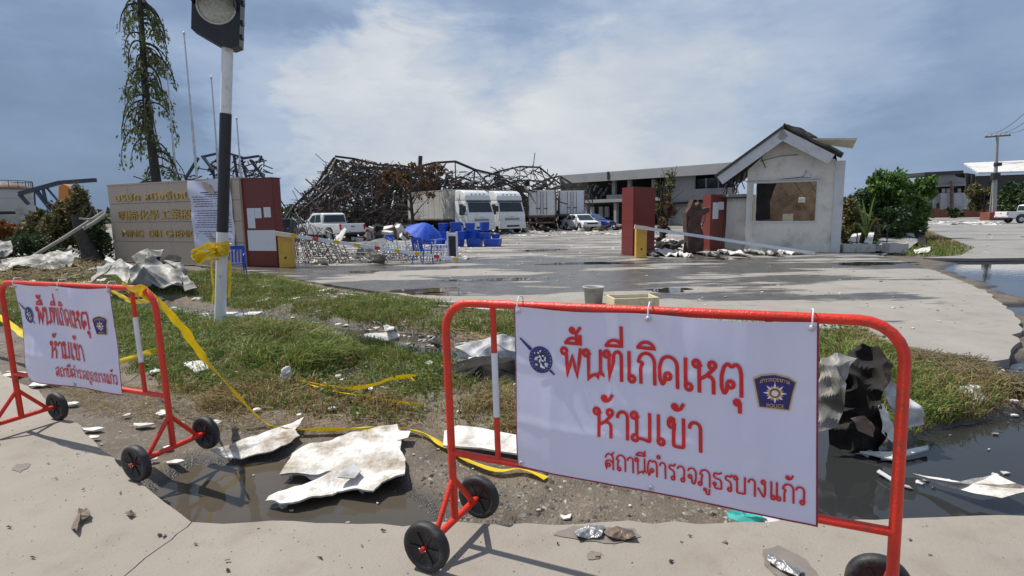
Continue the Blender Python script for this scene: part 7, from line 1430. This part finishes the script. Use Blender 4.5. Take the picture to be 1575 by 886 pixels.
for i in range(26):
    x = rs.uniform(-60, 175); y = rs.uniform(392, 440); lump_ = None
    scrap_at(x, y, rs.uniform(14, 46), rs.uniform(4, 10), M[rs.choice(('dirtysheet', 'greysheet', 'scrap', 'board'))], 'broken board', 'broken boards in the left rubble', 420+i, name='broken_board', th=.03, amp=.10)
def straw(n, region, z0, ln, m, name, seed, h=.25, sw=.010):
    r = np.random.default_rng(seed); lo = region.min(0); hi = region.max(0); P = lo+r.random((n*3, 2))*(hi-lo); P = P[inside(P, region)]; P = P[r.random(len(P)) < np.clip(.5+1.2*fbm(P, .8, seed), .05, 1)][:n]; k = len(P)
    z = height(P)+h*r.random(k)*np.clip(.4+fbm(P, .7, seed+3), 0, 1); a = r.random(k)*2*PI; e = r.normal(0, .25, k); L_ = ln*(.4+r.random(k)); d = np.column_stack([np.cos(a), np.sin(a), e])*L_[:, None]; b = np.column_stack([P, z+.02]); w_ = np.column_stack([-np.sin(a), np.cos(a), 0*a])*sw; u = np.array([0, 0, sw*.8])
    Vv = np.stack([b-w_, b+w_, b+u*2, b+d-w_, b+d+w_, b+d+u*2], 1).reshape(-1, 3); i = (np.arange(k)*6)[:, None]
    F = np.concatenate([i+np.array([q]) for q in ([0, 1, 4, 3], [1, 2, 5, 4], [2, 0, 3, 5])]); o = fast_mesh(name, Vv, F, m, np.tile(r.random(k), 3)); o['kind'] = 'stuff'; return o
straw(3200, wpoly([(-100, 440), (-80, 405), (60, 398), (175, 410), (150, 432), (60, 440)]), 0, .4, M['straw'], 'straw_debris', 71, .25, .007)
straw(4000, wpoly([(1395, 560), (1470, 560), (1575, 575), (1600, 600), (1570, 615), (1500, 600), (1430, 585)]), 0, .12, mat('dead_weed', (.16, .12, .06), .8, tint=[(.09, .075, .03), (.17, .13, .06), (.11, .085, .05)]), 'dead_weed_debris', 72, .1, .0035)
straw(1500, wpoly([(560, 500), (700, 512), (820, 530), (820, 545), (690, 535), (560, 512)]), 0, .14, M['straw'], 'ditch_straw', 73, .06, .003)
straw(5200, wpoly([(60, 590), (330, 600), (430, 640), (700, 660), (800, 690), (700, 672), (420, 668), (300, 660), (150, 640)]), 0, .10, M['straw'], 'dead_stalks', 74, .035, .0013)
# the tall scorched tree
def tall_tree():
    Y = 25.0; T0 = pp(239, 280, Y); T1 = pp(206, -70, Y); d = (T1-T0); g = T0-d*(T0.z/d.z); o = empty('scorched_tree', g, 0, 'tall narrow half scorched tree with drooping leaves behind the sign wall', 'tree'); H = (T1-g).length; ax_ = (T1-g)
    r = random.Random(12); pts = [ax_*t+Vector((math.sin(t*9)*.06, 0, 0)) for t in [i/12 for i in range(13)]]
    MB().tube(pts, [.25-.18*i/12 for i in range(13)], 12).build('trunk', M['bark'], o); br = MB(); P = []
    for i in range(92):
        t = r.uniform(.14, .99); a = r.uniform(0, 2*PI); L_ = (1.95-1.15*t)*r.uniform(.4, 1.05)*(1 if t > .3 else .9); s = ax_*t; dx = Vector((math.cos(a), math.sin(a), 0)); q = [s]
        for k in range(1, 7): u = k/6; q.append(s+dx*L_*math.sin(u*1.45)*.98+Vector((0, 0, .35*u-2.6*u*u*L_*.62)))
        br.tube(q, [.05*(1-.75*k/6) for k in range(7)], 4)
        for k in range(2, 7):
            for _ in range(r.choice((0, 1, 1, 3, 5, 7))): 
                c = q[k].lerp(q[k-1], r.random())+Vector((r.gauss(0, .07), r.gauss(0, .07), -r.random()*.35)); P.append(c)
                if r.random() < .5: P += [c+Vector((r.gauss(0, .04), r.gauss(0, .04), -.06*j)) for j in range(1, 5)]
    tag(br.build('branches', M['bark'], o), kind='stuff'); P = np.array([tuple(p) for p in P]); tag(leaf_mesh('crown', P, .17, M['leafdry'], o, 13, .42, droop=.9), kind='stuff')
tall_tree()
# burnt brown tree by the first truck, charred bush between the gate pillars
def small_tree(px, yb, ytop, Y, wpx, m, label, n, size, seed, zlo=.35, name='burnt_tree', bare=12):
    g = atd(px, yb, Y); g.z = 0; H = pz(px, ytop, Y); hw = wpx*Y/FPX/2; r = random.Random(seed); o = empty(name, g, 0, label, 'tree'); MB().tube([(0, 0, 0), (.05, 0, H*.3), (-.05, .05, H*.6), (0, 0, H*.9)], [.16, .13, .09, .03], 8).build('trunk', M['bark'], o); br = MB(); tips = []
    for i in range(bare):
        z = H*r.uniform(.25, .8); a = r.uniform(0, 6.28); e = Vector((math.cos(a)*hw*r.uniform(.5, 1), math.sin(a)*hw*.7, min(H, z+H*r.uniform(.05, .35)))); br.tube([(0, 0, z), (e.x*.5, e.y*.5, (z+e.z)/2+.1), e], [.05, .035, .015], 5); tips.append(e)
        for _ in range(3): f = e+Vector((r.gauss(0, .4), r.gauss(0, .3), r.gauss(.1, .3))); br.tube([e*.8, f], [.02, .01], 4)
    tag(br.build('branches', M['bark'], o), kind='stuff'); bl = [(e.x, e.y, e.z, hw*.32, hw*.32, H*.12) for e in tips]; P = crown_points(n, bl, seed, .1); P = P[P[:, 2] > H*zlo]; tag(leaf_mesh('crown', P, size, m, o, seed, .5), kind='stuff'); return o
small_tree(634, 350, 262, 41, 92, M['brownleaf'], 'burnt tree with rust brown leaves over the first truck box', 3800, .22, 501, .58, bare=18)
small_tree(1018, 376, 268, 27, 34, M['leafhedge'], 'charred bare tree with a few yellow leaves between the gate pillars', 900, .16, 502, .45, bare=18)
bush(1020, 378, 300, 34, 26.5, M['brownleaf'], 'scorched creeper covering the lower charred tree between the pillars', 1500, .13, 503, name='creeper', cat='creeper')
# ------------------------------------------------------------------ far buildings
class Plane:
    def __init__(s, p0, p1): s.P0 = Vector((p0[0], p0[1], 0)); p1 = Vector((p1[0], p1[1], 0)); s.rz = math.atan2(p1.y-s.P0.y, p1.x-s.P0.x); s.L = (p1-s.P0).length; s.I = (Matrix.Translation(s.P0) @ Matrix.Rotation(s.rz, 4, 'Z')).inverted()
    def pt(s, px, py, y=0.0):
        d = ray(px, py); n = Matrix.Rotation(s.rz, 3, 'Z') @ Vector((0, 1, 0)); t = ((s.P0+n*y-CP) @ n)/(d @ n); return s.I @ (CP+d*t)
    def rect(s, px0, py0, px1, py1, y0, y1, m, nm, par):
        a = s.pt((px0+px1)/2, py0, y0); b_ = s.pt((px0+px1)/2, py1, y0); x0 = s.pt(px0, (py0+py1)/2, y0).x; x1 = s.pt(px1, (py0+py1)/2, y0).x; return MB().box(x0, x1, y0, y1, max(0, b_.z), a.z).build(nm, M[m], par)
    def poly(s, pts, y0, y1, m, nm, par):
        q = [s.pt(x, y, y0) for x, y in pts]; k = len(q); q = [Vector((p.x, y0, p.z)) for p in q]; return MB().add(q+[p+Vector((0, y1-y0, 0)) for p in q], [tuple(range(k)), tuple(range(2*k-1, k-1, -1))]+[(i, k+i, k+(i+1) % k, (i+1) % k) for i in range(k)]).build(nm, M[m], par)
pa = atd(862, 300, 78); pb = atd(1130, 300, 55); pl = Plane(pa, pb); ob = empty('factory_building', pl.P0, pl.rz, 'long two storey grey building with burnt left part behind the gate pillars', 'building')
pl.poly([(860, 270.5), (1000, 261), (1128, 250), (1128, 266), (1000, 274), (870, 282)], -1.2, -.9, 'eave', 'roof_fascia', ob); pl.poly([(860, 270), (1128, 249.4), (1128, 252), (860, 272)], -.9, 9, 'eave', 'roof', ob)
MB().box(pl.pt(936, 270, -1.2).x-.15, pl.pt(936, 270, -1.2).x+.15, -1.32, -1.2, pl.pt(936, 276, -1.2).z, pl.pt(936, 264, -1.2).z).build('fascia_joint', M['soot'], ob)
pl.poly([(862, 272), (1128, 262), (1128, 345), (862, 345)], 3.4, 3.6, 'soot', 'inner_wall', ob)
pl.poly([(1024, 274), (1064, 270), (1064, 310), (1024, 312)], 0, .25, 'facade', 'wall_panel', ob); pl.poly([(1064, 291), (1128, 288), (1128, 305), (1064, 308)], -.05, .2, 'facade', 'parapet', ob); pl.poly([(1064, 270), (1068, 269.5), (1068, 291), (1064, 291.5)], 0, .22, 'facade', 'wall_panel', ob)
pl.poly([(1068, 276), (1128, 271), (1128, 289), (1068, 291.3)], .3, .4, 'darkglass', 'window_band', ob)
for x in (1085, 1104): pl.poly([(x, 274), (x+1.6, 274), (x+1.6, 290), (x, 290)], .2, .3, 'facade', 'window_post', ob)
pl.poly([(1024, 312), (1128, 307), (1128, 309), (1024, 314.5)], -.3, .2, 'soot', 'floor_edge', ob)
pl.poly([(872, 309), (938, 306), (1024, 303), (1024, 308), (938, 311), (872, 313.5)], -.8, 3, 'eave', 'floor_slab', ob)
for x, w_ in ((944, 4), (986, 4), (900, 3), (1022, 5)): pl.poly([(x, 312), (x+w_, 312), (x+w_, 346), (x, 346)], -.5, -.1, 'facade', 'column', ob)
for x in (941, 965, 1002): pl.poly([(x, 276), (x+5, 276), (x+5, 306), (x, 306)], -.2, .1, 'facade', 'column', ob)
pl.poly([(933, 300), (1000, 297), (1000, 303), (933, 306)], -.5, -.3, 'facade', 'balcony_panel', ob)
pl.poly([(1024, 315), (1128, 310), (1128, 346), (1024, 346)], .3, .5, 'facade', 'wall_panel', ob)
for i, x in enumerate((897, 908, 921, 930)): pl.poly([(x, 318), (x+6, 318), (x+6, 334), (x, 334)], 3.1, 3.3, 'whitewall', 'door_leaf', ob)
r = random.Random(44)
for i in range(22): 
    x = r.uniform(876, 938); y = r.uniform(280, 305); a = pl.pt(x, y, .2+r.random()*1.5); u = Vector((r.gauss(0, .7), r.gauss(0, .3), r.gauss(0, .6))).normalized()*r.uniform(.5, 1.5); MB().bar(a, a+u, .22, .06).build('hanging_panel', M['scrapwhite' if i % 2 else 'scrap'], ob)
pa = atd(1400, 320, 95); pb = atd(1545, 320, 95); pl = Plane(pa, pb); ob = empty('burnt_warehouse', pl.P0, pl.rz, 'burnt grey building with sagging dark roof and pale panel walls beyond the shrubs', 'building')
pl.poly([(1422, 265), (1482, 262), (1482, 267), (1424, 271), (1422, 270)], -.5, 10, 'roofdark', 'roof', ob); pl.poly([(1424, 278), (1436, 276), (1444, 270), (1452, 267), (1466, 267), (1472, 272), (1484, 274), (1486, 283), (1424, 286)], 0, .4, 'facade', 'upper_wall', ob)
pl.poly([(1424, 270), (1486, 266), (1486, 296), (1424, 300)], 2.0, 2.3, 'soot', 'back_wall', ob); pl.poly([(1436, 285), (1486, 283), (1486, 285.5), (1436, 287.5)], -.6, 2, 'facade', 'floor_slab', ob)
pl.poly([(1436, 284), (1440, 284), (1440, 330), (1436, 330)], -.3, 0, 'facade', 'column', ob); pl.poly([(1464, 278), (1467, 278), (1467, 330), (1464, 330)], -.8, -.4, 'rust', 'column', ob)
for i in range(6): x = 1447+i*11.2; pl.poly([(x, 297-.2*i), (x+10.9, 297-.2*i), (x+10.9, 322), (x, 322)], -.1-.02*(i % 2), .1, 'whitewall', 'wall_panel', ob)
for x in (1450, 1457, 1474, 1489): pl.poly([(x, 290), (x+4, 290), (x+4, 296.5), (x, 296.5)], .2, .4, 'whitewall', 'window', ob)
pl.poly([(1424, 300), (1447, 299), (1447, 312), (1424, 312)], .1, .3, 'facade', 'wall_panel', ob)
pl.poly([(1486, 266), (1500, 268), (1500, 296), (1486, 296)], 1, 1.3, 'roofdark', 'side_wall', ob)
rw = Plane(atd(1396, 330, 90), atd(1545, 330, 88)); ow = empty('brick_wall', rw.P0, rw.rz, 'low red brick wall below the burnt grey building', 'wall')
for x0, x1, y0 in ((1396, 1446, 320), (1446.3, 1500, 323), (1500.3, 1544, 322)): rw.poly([(x0, y0), (x1, y0-.3), (x1, 335), (x0, 336)], 0, .3, 'redwall', 'wall_panel', ow)
pl = Plane(atd(1478, 300, 100), atd(1700, 300, 92)); ob = empty('warehouse', pl.P0, pl.rz, 'warehouse with a broad pale metal roof behind the utility pole', 'building')
a = pl.pt(1482, 253, 0); b_ = pl.pt(1700, 243, 0); c = pl.pt(1488, 268, -6); d_ = pl.pt(1700, 262, -6); c.x = a.x+.6
MB().add([a, b_, Vector((b_.x, -6, d_.z)), Vector((c.x, -6, c.z)), a+Vector((0, 0, .25)), b_+Vector((0, 0, .25)), Vector((b_.x, -6, d_.z+.25)), Vector((c.x, -6, c.z+.25))], [(0, 1, 2, 3), (7, 6, 5, 4), (0, 4, 5, 1), (1, 5, 6, 2), (2, 6, 7, 3), (3, 7, 4, 0)]).build('roof_slope', M['roofwhite'], ob)
for i in range(14):
    x = a.x+1+i*1.9; MB().bar(Vector((x, -.02, a.z+.27)), Vector((x+.1, -5.98, c.z+.29)), .08, .05).build('roof_rib', M['roofwhite'], ob)
MB().box(a.x+.5, b_.x, -5.2, -5.0, 0, c.z-.3).build('front_wall', M['roofdark'], ob); MB().box(a.x, a.x+.3, -5, 0, 0, c.z).build('side_wall', M['roofdark'], ob)
for i in range(8): MB().box(a.x+2.5+i*3, a.x+4+i*3, -5.35, -5.2, c.z-2.4, c.z-1.4).build('window', M['darkglass'], ob)
small_tree(1512, 335, 288, 78, 40, M['leafhedge'], 'ragged olive tree left of the utility pole', 3500, .45, 511, .25, 'roadside_tree', 16)
bush(1566, 338, 280, 70, 74, M['leafdark'], 'big dark green tree mass behind the white pickup on the side road', 8000, .5, 512, name='roadside_tree', cat='tree', lobes=10)
bush(1470, 340, 320, 22, 84, M['leafdark'], 'small dark shrub against the middle of the red brick wall', 900, .4, 513)
bush(1630, 338, 270, 90, 78, M['leafdark'], 'dark tree just outside the picture behind the side road', 5000, .55, 514, name='roadside_tree', cat='tree', lobes=8)
up0 = ground_at_depth(1527, 66); uo = empty('utility_pole', up0, 0, 'concrete utility pole with cross arm and wires beside the side road', 'utility pole'); ht = pz(1534, 208, 66); tx = pp(1534, 208, 66).x-up0.x
MB().tube([(0, 0, 0), (tx, 0, ht)], [.24, .15], 8).build('mast', M['concrete_pole'], uo); xa = pp(1515, 211, 66)-up0; xb = pp(1554, 208, 66)-up0; xa.z = xa.z; MB().bar(xa, xb, .16, .16).build('cross_arm', M['rust'], uo)
for i in range(6): q = xa.lerp(xb, .05+.18*i); MB().lathe([(.05, 0), (.09, .08), (.05, .16), (.08, .22), (.03, .32)], 8, 0, Matrix.Translation(q+Vector((0, 0, .08)))).build('insulator', M['planter'], uo)
MB().bbox(tx*.6-.5, tx*.6+.3, -.4, .1, ht*.48, ht*.56, .05).build('transformer_box', M['wire'], uo); MB().bbox(tx*.7-.2, tx*.7+.45, -.35, .1, ht*.64, ht*.68, .03).build('bracket', M['wire'], uo)
MB().tube([(-.55, .0, 0), (tx*.5-.3, 0, ht*.55)], .06, 6).build('cable_duct', M['concrete_pole'], uo)
for i in range(3):
    a = (xa.lerp(xb, .15+.33*i))+Vector((0, 0, .35)); e = pp(1600+10*i, 150+8*i, 40)-up0; pts = [a.lerp(e, t)+Vector((0, 0, -1.0*4*t*(1-t)*.6)) for t in [k/10 for k in range(11)]]; MB().tube(pts, .022, 4).build('wire', M['wire'], uo)
for i in range(2): a = Vector((tx*.75, 0, ht*.66+.3*i)); e = pp(1640, 236+5*i, 60)-up0; MB().tube([a.lerp(e, t)+Vector((0, 0, -2*t*(1-t)*.5)) for t in [k/6 for k in range(7)]], .025, 4).build('wire', M['wire'], uo)
MB().bbox(-1.1, .7, -.7, .7, 0, .95, .03).build('footing', M['redwall'], uo)
# distant trees along the horizon
r = np.random.default_rng(6); n = 16000; X = r.uniform(-380, 420, n); X = X[(np.abs(X) < 1000)]; Z = np.clip(3.5+2.8*fbm(np.column_stack([X, 0*X]), .05, 4), .6, 9); Z2 = Z*r.random(len(X))**.7; P = np.column_stack([X, 210+r.normal(0, 7, len(X)), Z2]); tag(leaf_mesh('far_treeline', P, 2.2, M['leafdark'], None, 6, .7), kind='stuff')
for poly, n, sd_ in ((GR_UP, 9000, 1), (GR_LO, 9000, 2), (GR_R, 1800, 3)):
    q = weed_points(n, poly, 700+sd_); tag(leaf_mesh('weed_leaves', q, .038, M['leafgreen'], None, 710+sd_, .55, spread=.5, tint=np.random.default_rng(sd_).random(len(q))*.65+.3), kind='stuff')
straw(3200, GR_LO, 0, .13, M['straw'], 'dry_stems', 75, .10, .0014); straw(2200, GR_UP, 0, .16, M['straw'], 'dry_stems', 76, .14, .002)
q = weed_points(5200, wpoly([(-100, 440), (-80, 400), (60, 396), (175, 408), (150, 436), (60, 444)]), 731); q[:, 2] += .06; tag(leaf_mesh('rubble_weeds', q, .08, M['leafhedge'], None, 732, .5, spread=.6), kind='stuff')
